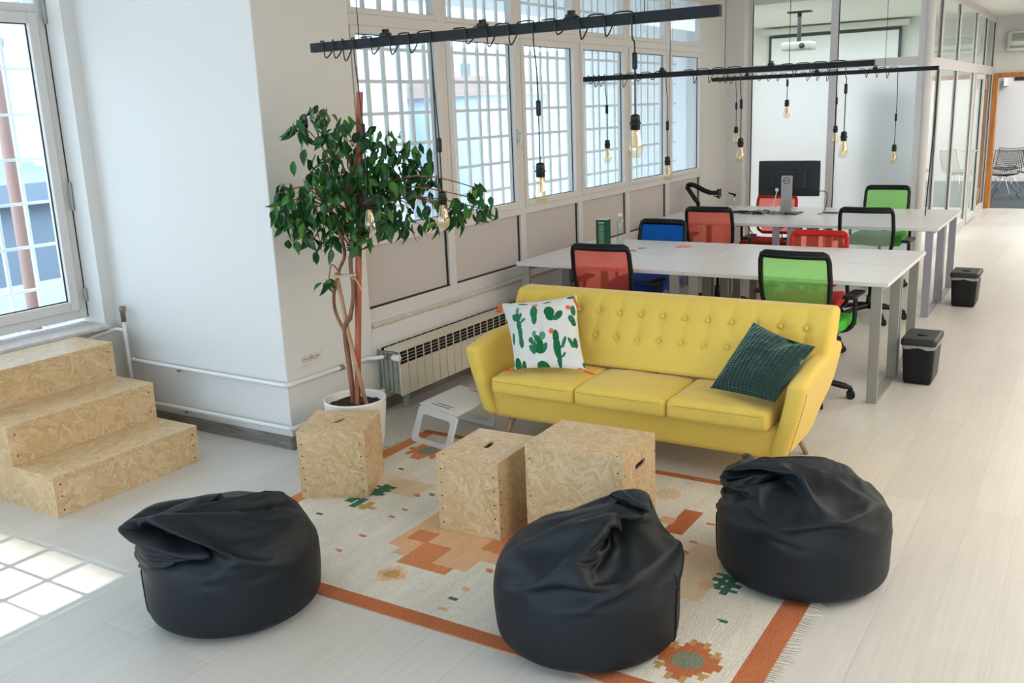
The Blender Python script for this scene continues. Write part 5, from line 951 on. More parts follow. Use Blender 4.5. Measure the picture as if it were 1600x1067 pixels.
 (440,22,4,-24,-16,-1,7,8,7,1,-8,-10,-9,-6,-10,4,4,23,23,7,6,1,-8,27,-12,9,16,-15,-20,-6,5,-11,-5,-6,0,-5,-6,-6,-5,-4,1,7,12,9,8,-6,-5,-9),
 (231,-10,-20,-20,-22,-9,-4,-15,-13,-3,-4,2,1,-8,-12,-10,6,-3,-3,-1,-1,1,3,0,0,6,8,7,6,-17,-8,-17,-16,-6,-5,5,1,-1,-5,-5,-8,11,17,23,28,31,31,31),
 (48,15,11,9,14,19,20,9,-5,-5,-5,-4,-6,-6,-4,-13,-17,-15,-12,-26,-28,-29,-30,-1,-9,-20,-20,-15,-12,10,15,6,1,3,1,12,6,8,5,13,19,22,18,16,11,4,2,4),
 (452,18,-14,-16,-1,10,8,7,-4,-12,-9,-11,-10,2,6,1,-3,18,22,9,5,-5,-3,26,-16,17,-13,-16,-18,0,15,1,-3,-10,-10,-5,-9,-8,13,7,2,8,8,4,-1,-7,-5,-7),
 (232,-20,-20,-23,-12,-5,-7,-10,3,-2,-2,-10,-5,-14,-11,-5,16,-2,-3,0,1,3,4,2,0,-4,-14,16,13,-15,-12,-8,-8,-1,-10,0,8,-6,-11,-8,2,9,17,20,25,30,30,29),
 (32,13,8,13,19,18,19,0,-2,-2,-8,-4,-5,-5,3,-15,-4,-21,-15,-24,-27,-28,-27,-3,-5,-14,-9,-13,-12,10,5,7,8,1,8,10,0,11,9,12,4,11,17,14,8,3,0,2),
 (465,5,-18,1,10,10,8,-9,-14,-13,-11,-1,-3,4,10,-5,-2,11,20,8,6,-9,0,24,-14,3,-22,-15,-18,0,5,4,10,-10,2,-3,-9,0,7,-2,11,17,3,-2,1,-7,-4,-5),
 (228,-24,-23,-16,-14,0,-13,2,-2,-10,-3,-10,-6,-7,-4,3,19,-1,-3,1,3,4,5,4,1,-11,-8,11,0,-16,-11,-6,2,-12,-9,-4,-2,-1,-7,-3,6,18,18,12,23,29,29,26),
 (15,10,10,17,16,16,16,-6,-3,4,-9,2,4,-2,-12,-7,4,-21,-19,-22,-26,-26,-26,-4,-8,-22,-3,11,1,5,10,9,5,4,9,8,3,6,9,8,0,-5,7,12,2,3,-1,1),
 (475,-7,-6,11,9,11,0,-20,-15,-7,-4,0,5,4,-6,-5,5,8,9,9,5,-7,1,21,-16,6,-17,-21,-22,-10,8,11,15,-2,4,-1,-8,-9,-5,10,18,-4,13,-3,4,-7,-2,-4),
 (220,-23,-20,-14,-12,-15,-10,-2,7,-7,-3,1,-5,-2,-11,13,12,5,0,0,3,6,5,4,-6,-14,-16,-10,8,4,-13,-9,5,-9,-7,2,1,-9,-6,-2,14,14,15,12,18,29,27,22),
 (-2,8,14,15,15,13,14,10,-10,8,0,-6,-3,-10,-8,6,7,-18,-21,-25,-25,-26,-25,-5,-22,1,18,6,7,8,8,7,4,6,5,9,2,7,7,6,-7,-4,-8,5,-5,5,-2,-1),
 (481,-9,7,13,11,1,4,-8,-10,-6,-9,-4,-7,-2,3,-8,13,-6,2,7,6,-3,-3,16,-10,-14,5,-17,-20,-16,-9,7,14,0,-3,7,8,-1,3,9,-1,-1,-1,11,5,1,-3,-3),
 (214,-22,-20,-18,-18,-16,-10,-10,-6,-3,1,8,-4,4,12,10,12,10,6,2,3,5,8,3,-10,-17,-18,-10,-13,6,4,-5,-7,-8,-7,-3,2,-4,4,10,7,12,17,8,14,27,27,16),
 (-20,11,13,12,14,11,13,16,14,2,3,-4,-2,-5,2,-11,-11,-14,-17,-23,-25,-26,-22,-11,-10,10,15,19,10,8,12,6,4,5,4,10,-5,11,2,-5,-4,-4,-11,-18,-9,5,-2,-3),
 (484,1,9,9,5,0,-2,-3,-8,-11,-13,-3,-4,7,7,1,6,-6,-8,-1,2,5,-5,9,-19,-14,-1,6,-7,-16,-13,-12,12,-3,-4,6,10,4,8,9,-7,6,-3,9,16,-3,3,-2),
 (208,-20,-25,-22,-19,-16,-10,-4,-7,-5,-1,11,5,8,10,10,10,15,12,10,2,3,8,5,-10,-16,-17,-14,-10,-11,-11,10,-6,-4,1,-9,-1,4,7,5,10,12,13,14,9,15,30,13),
 (-36,11,8,12,13,12,13,13,12,5,8,2,2,-3,-3,-9,-13,-13,-15,-16,-22,-25,-24,-14,3,16,15,18,16,13,13,5,9,8,9,6,-8,2,1,-9,-7,-8,-16,-16,-22,-8,0,-3),
 (488,8,5,2,-1,-11,-6,6,5,-5,-9,3,7,2,3,1,-1,-4,-7,-10,-7,0,2,1,-21,-9,-8,-2,3,1,-2,-12,8,-6,-11,5,6,9,9,4,6,5,2,0,-1,9,1,4),
 (201,-22,-22,-10,-8,-10,-2,-8,-11,8,-2,3,-1,-3,9,-1,6,12,14,16,20,5,7,3,-13,-16,-10,-14,-4,-15,-2,1,-3,5,2,-2,-6,9,-1,0,6,4,11,19,9,10,17,9),
 (-55,11,10,20,19,15,18,5,6,11,8,-8,-7,-5,-2,-11,-11,-13,-13,-12,-8,-19,-25,-12,14,15,17,18,18,12,14,13,2,17,6,3,-10,-3,-1,-13,-13,-14,-11,-12,-22,-19,-11,-4),
 (487,1,1,-6,0,-2,1,-5,-2,2,6,1,-1,4,1,2,2,1,-4,-2,-4,-9,-5,0,-11,-4,-11,-4,-11,7,-8,-6,-12,1,10,5,4,-3,9,-2,0,4,8,10,5,2,10,2),
)
BAG_C = (
 (315,-3,-8,-13,-18,-23,-27,-31,-35,-37,-38,-41,-41,-41,-41,-38,-37,-35,-31,-27,-23,-18,-13,-8,-3,3,8,13,18,23,27,31,35,37,38,41,41,41,41,38,37,35,31,27,23,18,13,8),
 (0,41,41,38,37,35,31,27,23,18,13,8,3,-3,-8,-13,-18,-23,-27,-31,-35,-37,-38,-41,-41,-41,-41,-38,-37,-35,-31,-27,-23,-18,-13,-8,-3,3,8,13,18,23,27,31,35,37,38,41),
 (182,0,0,0,0,0,0,0,0,0,0,0,0,0,0,0,0,0,0,0,0,0,0,0,0,0,0,0,0,0,0,0,0,0,0,0,0,0,0,0,0,0,0,0,0,0,0,0),
 (315,-3,-8,-13,-18,-23,-27,-31,-35,-37,-38,-41,-41,-41,-41,-38,-37,-35,-31,-27,-23,-18,-13,-8,-3,3,8,13,18,23,27,31,35,37,38,41,41,41,41,38,37,35,31,27,23,18,13,8),
 (0,41,41,38,37,35,31,27,23,18,13,8,3,-3,-8,-13,-18,-23,-27,-31,-35,-37,-38,-41,-41,-41,-41,-38,-37,-35,-31,-27,-23,-18,-13,-8,-3,3,8,13,18,23,27,31,35,37,38,41),
 (198,0,0,0,0,0,0,0,0,0,0,0,0,0,0,0,0,0,0,0,0,0,0,0,0,0,0,0,0,0,0,0,0,0,0,0,0,0,0,0,0,0,0,0,0,0,0,0),
 (316,-3,-8,-14,-17,-25,-27,-31,-35,-37,-38,-40,-41,-41,-41,-38,-38,-34,-32,-26,-24,-17,-12,-10,-3,4,8,12,18,24,27,31,33,38,39,41,41,41,41,39,38,32,32,28,24,17,14,7),
 (0,41,41,39,37,34,31,27,22,19,15,6,4,-3,-7,-15,-17,-23,-28,-31,-34,-37,-39,-41,-41,-41,-41,-39,-37,-34,-31,-28,-24,-17,-15,-6,-3,3,8,14,16,26,26,30,34,38,39,41),
 (214,0,0,0,0,0,0,0,0,0,0,0,0,0,0,0,0,0,0,0,0,0,0,0,0,0,0,0,0,0,0,0,0,0,0,0,0,0,0,0,0,0,0,0,0,0,0,0),
 (311,-1,-5,-16,-16,-25,-29,-30,-33,-39,-39,-39,-40,-41,-39,-40,-35,-34,-33,-27,-19,-18,-21,-4,-3,3,11,12,16,25,26,31,33,39,37,41,41,41,40,40,35,37,29,26,22,19,14,7),
 (0,41,40,39,38,33,30,28,26,14,12,11,3,-3,-11,-9,-21,-23,-25,-32,-35,-38,-35,-41,-42,-41,-40,-39,-37,-34,-31,-26,-25,-14,-20,-6,3,-4,13,9,23,18,29,31,35,36,39,40),
 (230,0,0,0,0,0,0,0,1,-1,-1,0,1,-1,0,1,0,0,0,0,-1,0,0,0,1,0,0,0,0,0,0,0,0,-1,1,0,-1,1,0,0,-1,1,0,0,-1,1,0,0),
 (312,1,-9,-17,-18,-23,-28,-32,-34,-38,-38,-40,-39,-40,-41,-35,-39,-32,-32,-24,-30,-20,-5,-4,-4,3,5,13,17,26,23,33,34,35,39,41,41,40,40,37,39,33,31,27,26,14,15,5),
 (0,41,40,38,37,34,32,25,23,17,15,10,-4,0,0,-20,-14,-27,-26,-34,-29,-36,-39,-42,-41,-40,-41,-38,-37,-33,-34,-25,-21,-22,-14,-1,-4,1,4,19,13,25,27,30,33,38,39,40),
 (246,0,0,0,0,0,0,0,0,0,-1,-2,1,-1,0,2,1,0,0,-1,-1,-3,1,2,0,1,1,0,0,0,0,-1,0,0,1,-2,1,0,0,0,-1,1,1,0,-1,1,0,0),
 (309,0,-8,-15,-18,-24,-28,-32,-35,-37,-39,-40,-40,-38,-40,-35,-34,-35,-32,-29,-27,-19,-17,-4,-1,4,9,19,17,23,26,32,29,40,40,39,40,40,39,41,33,34,30,31,19,21,9,11),
 (0,40,39,39,38,33,31,25,23,17,14,10,8,-13,-7,-9,-19,-23,-27,-29,-32,-37,-38,-41,-41,-41,-41,-36,-38,-35,-32,-25,-29,-9,-11,-13,-6,8,9,9,23,20,29,27,34,36,39,39),
 (262,-1,1,0,0,0,0,0,0,0,-2,-2,-1,2,-4,2,3,2,0,-1,-1,-3,-3,-1,3,2,3,0,1,0,0,-2,-1,1,-1,0,1,0,0,1,-3,3,0,1,-3,3,-1,0),
 (314,-11,-6,-17,-19,-19,-27,-35,-34,-37,-40,-39,-39,-39,-37,-41,-26,-32,-31,-28,-27,-13,-13,-13,-6,2,13,16,20,23,28,26,30,36,39,41,40,40,41,38,38,32,35,22,19,16,17,10),
 (-1,39,40,38,36,36,30,23,23,18,11,10,9,-6,-15,-1,-26,-25,-27,-28,-31,-37,-38,-37,-39,-41,-39,-38,-36,-34,-29,-33,-28,-19,-14,-3,8,3,3,15,13,24,21,34,36,37,37,40),
 (277,-1,1,0,-1,2,0,-1,1,-1,-2,-3,0,0,-2,-2,8,-1,-1,0,0,-11,-10,13,6,2,2,0,1,-1,-1,1,-1,-2,-4,5,-2,2,2,-1,-2,1,0,0,1,0,2,-1),
 (302,-8,-1,-18,-19,-15,-33,-31,-35,-38,-39,-40,-40,-37,-37,-38,-39,-19,-26,-29,-20,-22,-24,7,-1,-1,0,18,24,23,25,33,26,32,37,40,41,40,41,37,41,33,33,14,18,20,14,19),
 (-5,41,41,36,36,38,23,26,24,16,13,8,2,9,-15,-11,-9,-34,-32,-29,-33,-34,-30,-38,-41,-40,-40,-38,-34,-33,-32,-25,-31,-26,-16,10,6,0,2,17,5,23,24,38,36,35,38,37),
 (286,3,4,-1,-1,3,-4,2,1,-2,-2,-4,-7,7,-1,-2,-6,13,-1,-1,-4,-6,-11,8,2,9,7,0,0,-1,0,-5,3,-2,-3,2,1,3,2,-2,-1,1,0,-3,1,1,2,1),
 (292,-1,-3,-17,-22,-14,-30,-32,-35,-37,-40,-40,-40,-38,-39,-34,-39,-31,-20,-19,-18,-19,-30,-7,13,10,5,5,20,27,28,30,33,27,35,38,39,40,41,39,41,36,23,12,20,25,19,10),
 (-7,41,41,37,34,38,21,26,23,16,13,8,3,4,3,-23,-8,-23,-34,-36,-37,-36,-24,-39,-38,-40,-41,-36,-37,-30,-28,-28,-24,-31,-18,-1,14,7,0,11,4,19,33,39,36,30,36,40),
 (299,5,4,-1,-2,4,-4,2,1,-1,-3,-4,-8,-1,6,-3,-3,-5,12,5,-6,-8,-9,2,9,4,-1,14,0,-1,-2,-4,-4,4,-1,-1,4,1,3,-2,0,-2,2,-5,2,3,1,1),
 (283,-3,1,-19,-22,-12,-29,-31,-35,-37,-39,-40,-41,-39,-34,-39,-33,-38,-26,-19,-19,-17,-20,-5,0,12,16,17,13,27,27,28,29,32,33,38,39,40,39,40,41,33,14,23,22,24,19,7),
 (-9,41,40,35,34,39,16,27,23,17,11,10,6,-2,3,-7,-25,-10,-30,-36,-36,-36,-34,-39,-38,-39,-38,-34,-37,-30,-30,-27,-27,-25,-24,-9,11,12,10,7,8,15,39,33,34,32,37,40),
 (312,4,6,-3,-2,6,-6,3,1,-1,-3,-3,-7,-12,15,-2,-6,-6,-5,6,5,-7,-1,0,7,5,4,4,10,-2,-2,-4,-3,3,0,-5,2,5,5,-2,0,-3,-4,1,3,3,1,0),
 (272,-2,2,-20,-20,-11,-28,-30,-36,-36,-39,-40,-40,-40,-38,-33,-36,-33,-36,-22,-17,-18,5,-16,7,11,13,23,13,21,24,30,25,36,37,35,40,39,37,41,40,23,20,27,19,24,15,-2),
 (-10,40,39,33,34,39,12,28,21,18,13,7,4,2,1,-1,-16,-23,-17,-35,-37,-37,-35,-35,-40,-40,-39,-34,-34,-34,-33,-25,-29,-22,-15,-20,-4,12,13,7,7,32,35,31,35,33,38,38),
 (324,3,8,-4,-1,7,-8,4,0,-1,-2,-5,-8,-9,-6,19,-5,-6,-9,-5,-3,4,7,1,9,7,4,-4,14,2,-1,-4,-3,2,-6,0,-6,3,11,-3,0,1,-1,1,3,3,0,-8),
 (262,-2,4,-21,-16,-16,-24,-32,-32,-38,-38,-40,-40,-39,-38,-34,-36,-31,-34,-30,-21,-10,-4,14,5,12,12,17,21,10,25,30,29,33,36,35,33,41,40,40,37,21,29,24,20,16,4,-1),
 (-12,40,38,32,38,35,8,26,25,14,12,9,6,0,-4,3,-5,-25,-21,-27,-35,-35,-37,-37,-42,-37,-37,-37,-36,-32,-33,-27,-16,-23,-17,-18,-16,-1,9,11,16,34,29,33,36,38,39,35),
 (336,4,9,-6,2,3,-7,2,4,-4,-3,-4,-6,-11,-13,18,7,-8,-6,-9,-6,4,0,0,0,12,12,5,-3,19,0,-6,-18,10,-2,-5,5,-3,3,4,6,-2,0,3,3,4,-9,-6),
 (251,-2,6,-23,-20,-10,-22,-33,-30,-37,-38,-39,-39,-39,-38,-38,-36,-37,-25,-34,-26,-11,9,18,14,11,11,18,18,14,19,31,25,31,33,39,33,39,39,37,33,28,26,22,15,16,-1,3),
 (-14,39,39,31,36,36,3,25,26,12,11,11,6,0,-5,0,2,-21,-34,-22,-28,-35,-32,-35,-38,-39,-36,-36,-36,-35,-31,-24,-11,-22,-22,-13,-18,-12,4,11,22,30,32,35,40,37,33,34),
 (348,4,10,-10,-6,13,-7,-1,6,-6,-3,-2,-5,-11,-15,7,23,-11,-8,-4,-9,-5,12,-3,-5,13,13,3,1,12,9,-8,-23,9,7,-12,8,4,2,4,5,0,-1,1,-2,5,-19,3),
 (240,0,4,-23,-22,-2,-27,-33,-28,-35,-37,-38,-40,-40,-41,-37,-31,-41,-23,-24,-30,-14,1,17,15,22,21,18,16,15,12,29,20,33,31,39,37,35,35,36,28,27,26,24,19,11,-4,6),
 (-9,38,40,30,32,32,4,19,26,10,11,10,7,2,-2,-6,0,-12,-33,-31,-24,-33,-36,-33,-36,-30,-32,-35,-35,-36,-28,-24,-7,-19,-23,-12,-16,-18,-2,16,24,29,32,33,38,37,31,32),
 (360,4,8,-13,-6,19,-10,-6,10,-8,-4,-2,-3,-9,-13,-6,31,-5,-8,-12,-2,-5,-7,6,0,19,7,2,3,4,21,-8,-27,3,11,-12,3,10,11,1,-12,9,-9,13,5,-5,-22,11),
 (228,4,-5,-19,-20,-2,-28,-32,-26,-34,-36,-38,-39,-41,-42,-37,-28,-40,-33,-23,-10,-20,-1,9,21,17,21,20,23,13,23,19,16,32,33,38,41,29,30,33,25,28,27,24,18,8,-1,7),
 (-1,38,30,34,31,28,3,16,26,7,14,5,5,3,-1,-7,-2,-8,-24,-31,-36,-28,-35,-37,-32,-33,-26,-32,-29,-34,-23,-23,-4,-20,-19,-12,-14,-19,-7,15,25,30,33,33,36,32,32,30),
 (373,6,-14,-1,2,17,-12,-8,10,-9,2,-8,-6,-6,-11,-10,30,4,-10,-12,-9,4,-6,-4,10,4,17,5,5,4,5,6,-30,4,7,-11,-6,19,19,-8,-16,0,0,14,4,-4,-15,13),
 (216,6,-11,-18,-4,-17,-27,-30,-26,-32,-35,-38,-39,-40,-41,-39,-27,-32,-28,-29,-17,-10,-4,10,12,20,16,19,21,17,30,20,15,30,32,38,42,27,25,29,23,28,28,23,19,5,1,9),
 (10,31,30,31,27,29,2,13,24,5,12,7,4,0,-2,-6,-3,-7,-25,-28,-33,-31,-34,-35,-35,-27,-30,-29,-27,-27,-12,-22,-4,-17,-17,-13,-12,-19,-11,17,23,30,31,35,35,30,31,28),
 (386,-4,-8,-3,12,10,-13,-9,10,-11,-4,-2,-4,-9,-11,-10,27,5,-12,-2,-7,-2,-2,-3,-1,10,8,0,8,17,3,7,-29,1,1,-4,-5,19,23,-14,-16,-1,7,9,7,-9,-10,16),
 (208,-6,-8,-12,-9,-16,-27,-27,-26,-31,-34,-37,-39,-40,-40,-38,-27,-31,-19,-27,-13,-18,-4,15,3,23,7,17,22,22,31,23,15,31,29,37,41,26,20,25,25,24,28,22,17,6,1,13),
 (23,22,31,28,26,26,1,11,21,4,9,8,2,0,-2,-7,-4,-7,-26,-23,-33,-29,-36,-33,-36,-25,-27,-29,-21,-18,-10,-20,-4,-14,-18,-12,-11,-17,-15,20,21,31,31,35,33,29,29,24),
 (403,-28,-10,15,13,10,-15,-7,7,-11,-7,0,-6,-8,-10,-12,25,9,-25,-5,9,5,-2,-8,4,5,11,-4,10,18,2,6,-27,-6,9,-6,-4,17,27,-20,-9,-9,9,-1,11,-4,-8,23),
 (188,-6,-8,-5,-6,-23,-26,-26,-24,-30,-32,-36,-39,-39,-40,-39,-26,-33,-16,-20,-10,-14,-1,4,19,8,22,4,19,22,26,28,17,26,30,36,40,25,13,19,26,26,25,22,17,3,7,13),
 (24,29,32,20,26,20,11,1,19,1,7,6,3,-2,-2,-6,-5,-5,-27,-24,-31,-31,-30,-35,-30,-27,-23,-22,-12,-18,-15,-14,-4,-12,-15,-12,-9,-17,-19,19,23,30,33,32,29,31,28,24),
 (390,-16,-1,21,16,-6,-9,-11,13,-14,-11,1,-2,-10,-11,-11,23,11,-22,-21,7,8,16,-5,-3,11,3,1,9,16,7,2,-24,-9,5,-4,-1,17,31,-29,-5,-4,-4,11,12,-13,3,20),
 (166,-5,-5,-1,-12,-22,-23,-26,-23,-27,-32,-34,-39,-38,-39,-38,-28,-34,-21,1,-18,-10,13,4,7,8,25,7,20,18,19,27,19,23,31,34,39,23,9,19,17,27,23,22,16,2,14,9),
 (31,32,28,16,25,12,18,1,11,5,-1,6,1,-2,-2,-7,-5,-5,-22,-29,-30,-31,-23,-33,-31,-30,-16,-15,-8,-21,-6,-15,-4,-8,-13,-12,-8,-16,-20,16,22,31,33,29,29,29,23,26),
 (381,-3,8,25,1,-8,1,-16,10,-13,-11,2,-3,-10,-8,-13,22,12,-24,-21,-6,11,21,-4,12,8,5,-5,1,7,22,4,-20,-14,-2,5,0,18,32,-25,-11,-2,-8,13,13,-15,16,0),
 (143,-4,-1,-3,-13,-19,-22,-24,-23,-27,-28,-36,-36,-37,-38,-39,-28,-35,-9,-2,-8,-10,19,3,8,6,12,19,18,16,16,21,26,17,29,34,38,18,6,19,8,26,23,21,15,5,17,2),
 (44,30,22,15,25,5,12,8,10,7,-11,7,-2,-3,-3,-7,-6,-4,-24,-28,-30,-31,-17,-32,-30,-23,-24,-6,1,-23,-5,-7,-9,-2,-12,-9,-7,-17,-20,15,20,31,34,26,30,26,24,19),
 (385,0,17,15,3,-20,8,-11,-7,5,-16,-2,-7,-3,-9,-11,22,12,-22,-23,-12,11,21,-1,6,21,9,-8,-15,5,19,17,-9,-21,3,-1,-2,24,33,-21,-28,2,-2,15,12,-9,20,-29),
 (119,0,6,-10,-14,-17,-20,-22,-23,-28,-29,-31,-37,-33,-38,-37,-29,-37,-12,12,-7,-4,21,4,10,7,10,18,16,14,17,16,23,17,29,31,36,14,3,24,-6,25,24,21,9,15,9,3),
 (58,25,11,25,9,12,11,8,3,11,-2,-9,1,-8,-3,-9,-5,-5,-20,-32,-29,-32,-14,-29,-29,-16,-20,-7,9,-21,-12,0,-6,0,-8,-8,-6,-17,-20,15,16,32,30,27,26,28,21,17),
 (387,12,24,2,-10,-10,-11,13,-16,7,-12,-13,7,-12,-5,-14,24,10,-27,-11,-13,1,19,11,-2,24,15,-9,-19,-4,13,22,6,-22,-5,4,-1,26,33,-15,-36,-4,13,10,0,12,-10,-22),
 (97,7,-3,-6,-15,-17,-19,-20,-22,-25,-32,-29,-32,-33,-36,-38,-30,-35,-13,10,14,-2,19,10,9,7,8,17,12,9,20,14,18,22,23,32,34,6,2,26,-9,15,26,19,13,13,5,4),
 (71,14,19,19,15,0,7,10,3,5,8,-13,-9,-6,-7,-9,-5,-6,-19,-29,-30,-32,-16,-19,-29,-11,-15,-11,12,-17,-11,2,0,-2,-3,-6,-4,-19,-19,15,14,31,32,19,33,18,13,31),
 (399,22,6,7,-12,-17,-13,15,-7,-7,1,-15,-6,-2,-10,-9,26,7,-29,-15,-12,1,21,14,1,24,16,-7,-16,-6,-7,22,20,-14,-14,4,1,29,33,-8,-35,-16,10,20,4,0,-29,-4),
 (82,3,-3,-9,-15,-18,-17,-19,-20,-19,-30,-33,-26,-34,-34,-40,-30,-35,-10,11,18,15,10,19,9,5,7,16,9,10,6,21,18,21,20,30,32,-1,18,9,-10,7,26,19,14,8,7,5),
 (74,18,23,1,12,13,-1,10,12,-8,5,-9,-15,-5,-10,-8,-6,-6,-19,-31,-28,-23,-26,-7,-27,-7,-13,-12,12,-18,2,-1,-1,1,4,-5,-4,-20,-14,10,15,27,32,19,32,10,24,27),
 (424,13,7,-22,-7,-2,-13,3,4,-18,-3,-1,-13,0,-14,-2,26,4,-28,-15,-8,-3,20,14,4,25,17,-6,-11,-8,-17,12,17,9,-20,2,4,29,20,14,-34,-21,13,23,4,-31,-12,4),
 (64,-3,-7,-6,-12,-16,-18,-19,-18,-18,-18,-33,-31,-31,-34,-41,-30,-34,8,13,21,9,18,15,12,4,5,15,8,9,-4,21,21,19,21,27,14,13,-2,13,1,-6,25,18,12,8,8,13),
 (80,24,17,1,-2,13,8,4,12,-3,-16,-4,-10,-10,-10,-7,-6,-7,-16,-28,-15,-29,-28,-9,-21,-7,-8,-12,9,-12,3,2,-2,6,4,2,-18,-7,-29,19,23,20,23,29,18,19,29,15),
 (447,0,-11,-17,-17,2,5,-7,12,-19,-15,-1,1,-12,-10,1,28,-1,-23,-13,-12,9,4,22,3,24,20,-9,-9,-11,-9,-8,15,18,-7,-9,13,30,12,19,-28,-23,20,14,-22,-23,3,21),
 (36,-2,0,-13,-11,-14,-15,-18,-19,-17,-13,-25,-29,-32,-37,-40,-30,-25,1,32,17,13,21,12,8,10,4,13,9,7,0,0,26,23,20,22,-1,9,11,-1,1,-5,21,16,10,11,18,10),
 (93,15,3,13,1,2,6,8,14,-2,-26,-9,-10,-12,-4,-11,-6,-6,-17,-2,-26,-29,-23,-18,-14,-12,-1,-12,4,-2,-1,10,-1,3,8,3,-22,-9,-17,-9,34,27,22,31,10,28,13,21),
 (452,-13,-22,5,-13,-11,10,3,3,-16,-10,-10,-4,-6,0,-4,27,-5,-28,-10,0,12,-3,16,17,13,21,-5,-14,-10,-12,-6,3,14,16,-7,8,29,-6,24,-2,-24,17,-4,-32,-2,22,17),
 (6,4,-5,-9,-11,-14,-14,-15,-19,-17,-11,-15,-28,-32,-38,-38,-31,-25,20,34,21,13,19,13,5,8,6,11,13,-2,5,-10,20,25,24,14,-7,7,2,-4,2,2,12,12,10,20,16,5),
 (97,2,7,11,11,-5,8,10,6,2,-24,-22,-10,-10,-7,-10,-6,-6,-14,5,-23,-29,-22,-20,-16,-1,-1,-8,-8,8,-3,14,5,3,5,2,-16,-13,-28,-11,32,36,26,21,22,14,18,27),
 (441,-20,-12,5,5,-14,-7,2,10,-14,-11,-4,-9,0,-2,-1,25,-13,-21,-4,-4,11,3,11,14,20,18,-12,-8,-7,-15,-5,-5,12,6,23,2,16,-10,28,16,-17,8,-26,-22,23,19,2),
 (-16,-1,-9,-6,-8,-14,-11,-15,-18,-17,-8,-9,-24,-33,-36,-39,-31,-14,31,31,26,12,12,20,6,3,8,10,10,2,4,-13,3,30,26,13,-19,3,-5,-7,3,4,6,11,18,19,8,8),
 (82,9,15,6,3,9,9,4,4,0,-25,-24,-16,-6,-10,-9,-6,-6,-1,-2,-15,-30,-29,-15,-14,8,-1,-8,-8,2,2,13,15,4,10,1,-21,-21,-26,-15,28,37,34,19,14,13,29,17),
 (421,-12,7,-11,12,1,-4,-6,-2,-13,-5,-4,-8,2,-7,2,24,-19,-8,-10,-2,10,10,1,17,19,14,-7,-4,-12,-13,-7,-8,6,8,20,11,7,0,24,4,11,-11,-29,8,21,5,-20),
 (-46,-2,-7,-7,-3,-11,-13,-15,-18,-11,-7,-6,-14,-35,-37,-38,-32,-3,32,33,33,13,13,13,11,4,4,10,9,1,-2,-2,-7,21,24,14,-13,-15,-12,-8,0,3,6,14,22,9,12,14),
 (80,17,4,6,6,11,4,2,9,-10,-21,-26,-23,-6,-9,-8,-6,-4,-2,-2,0,-29,-27,-18,-17,9,11,-11,-9,1,7,7,20,13,9,4,-25,-24,-32,-16,28,35,32,17,5,30,18,4),
 (406,-10,8,8,-14,-2,8,8,-6,-14,-9,4,-9,0,-4,4,20,-20,-13,-1,3,6,2,16,10,15,13,-6,2,-13,-12,-14,3,-7,10,29,17,-7,-1,23,3,6,-16,-7,23,2,-20,-23),
 (-77,-4,-4,-6,-3,-11,-11,-12,-14,-10,-4,-4,-12,-29,-37,-38,-33,8,33,34,34,20,12,8,14,7,2,8,10,2,1,-7,-2,-5,22,8,-14,-17,-13,-13,-1,3,5,23,11,15,15,5),
 (91,7,11,0,9,-2,5,2,6,-10,-23,-22,-25,-12,-8,-8,-5,-4,-2,0,3,-25,-25,-9,-12,1,11,-5,-8,-1,2,13,15,16,16,-3,-22,-28,-32,-17,29,35,33,1,26,14,8,23),
 (417,-15,-14,17,6,-13,-3,12,-2,-16,-6,14,-9,-10,-1,3,17,-23,-8,6,7,-6,13,17,-6,15,13,6,-7,-14,-13,-6,-6,5,5,30,19,-3,-2,12,5,-2,-14,21,4,-21,-23,-7),
 (-110,-3,0,-8,-2,-11,-7,-8,-11,-4,-8,-6,-8,-23,-36,-36,-34,17,35,33,33,27,10,17,5,9,4,9,8,-4,-9,1,3,-13,-2,10,-13,-19,-15,-13,-5,3,17,12,16,16,5,4),
 (103,-6,-8,8,9,-3,1,5,11,-17,-19,-15,-26,-20,-8,-8,-5,-4,-2,1,2,-7,-21,-19,3,-8,-1,4,-3,2,5,10,15,12,16,1,-23,-27,-31,-20,26,35,11,26,16,11,24,23),
 (427,-15,-16,0,7,-6,-4,4,-8,-8,4,10,2,-12,-3,-1,14,-25,-1,7,6,1,13,2,-5,7,14,9,-7,-13,1,-7,-4,3,-3,26,19,1,1,4,11,-10,14,4,-21,-21,-7,7),
 (-147,4,1,-9,-2,-9,-4,-11,-2,-8,-2,-6,-9,-14,-32,-35,-35,25,34,33,33,30,20,7,3,8,7,8,5,-4,-3,-6,-4,8,-17,-11,-15,-17,-17,-15,-7,6,11,22,16,6,5,2),
 (113,-1,-16,-8,9,-2,-3,10,2,-7,-8,-21,-28,-29,-12,-6,-4,-4,0,1,1,4,-14,-11,2,-6,-2,-1,1,4,5,13,12,4,1,11,-19,-25,-31,-23,22,27,26,12,16,26,25,23),
 (429,-12,3,-4,-4,-5,-8,-4,-12,-7,17,-5,6,-3,-6,-2,7,-18,5,7,4,5,0,17,-4,0,6,-3,-6,-6,6,-3,-2,5,10,1,18,2,2,2,11,1,11,-22,-23,3,10,2),
 (-185,6,4,8,1,-4,-3,-11,-15,-9,0,-6,-9,-8,-24,-33,-34,29,34,33,32,28,23,19,4,4,11,5,1,-7,-5,-4,-12,-1,-21,-7,-20,-20,-19,-17,-10,4,24,14,8,5,5,3),
 (111,11,-14,10,3,-3,-3,1,-1,-7,-19,-25,-28,-32,-19,-7,-3,-4,0,1,0,4,2,-9,-1,9,-7,2,8,4,4,6,-3,5,-2,8,-6,-23,-28,-28,14,28,12,23,28,27,25,18),
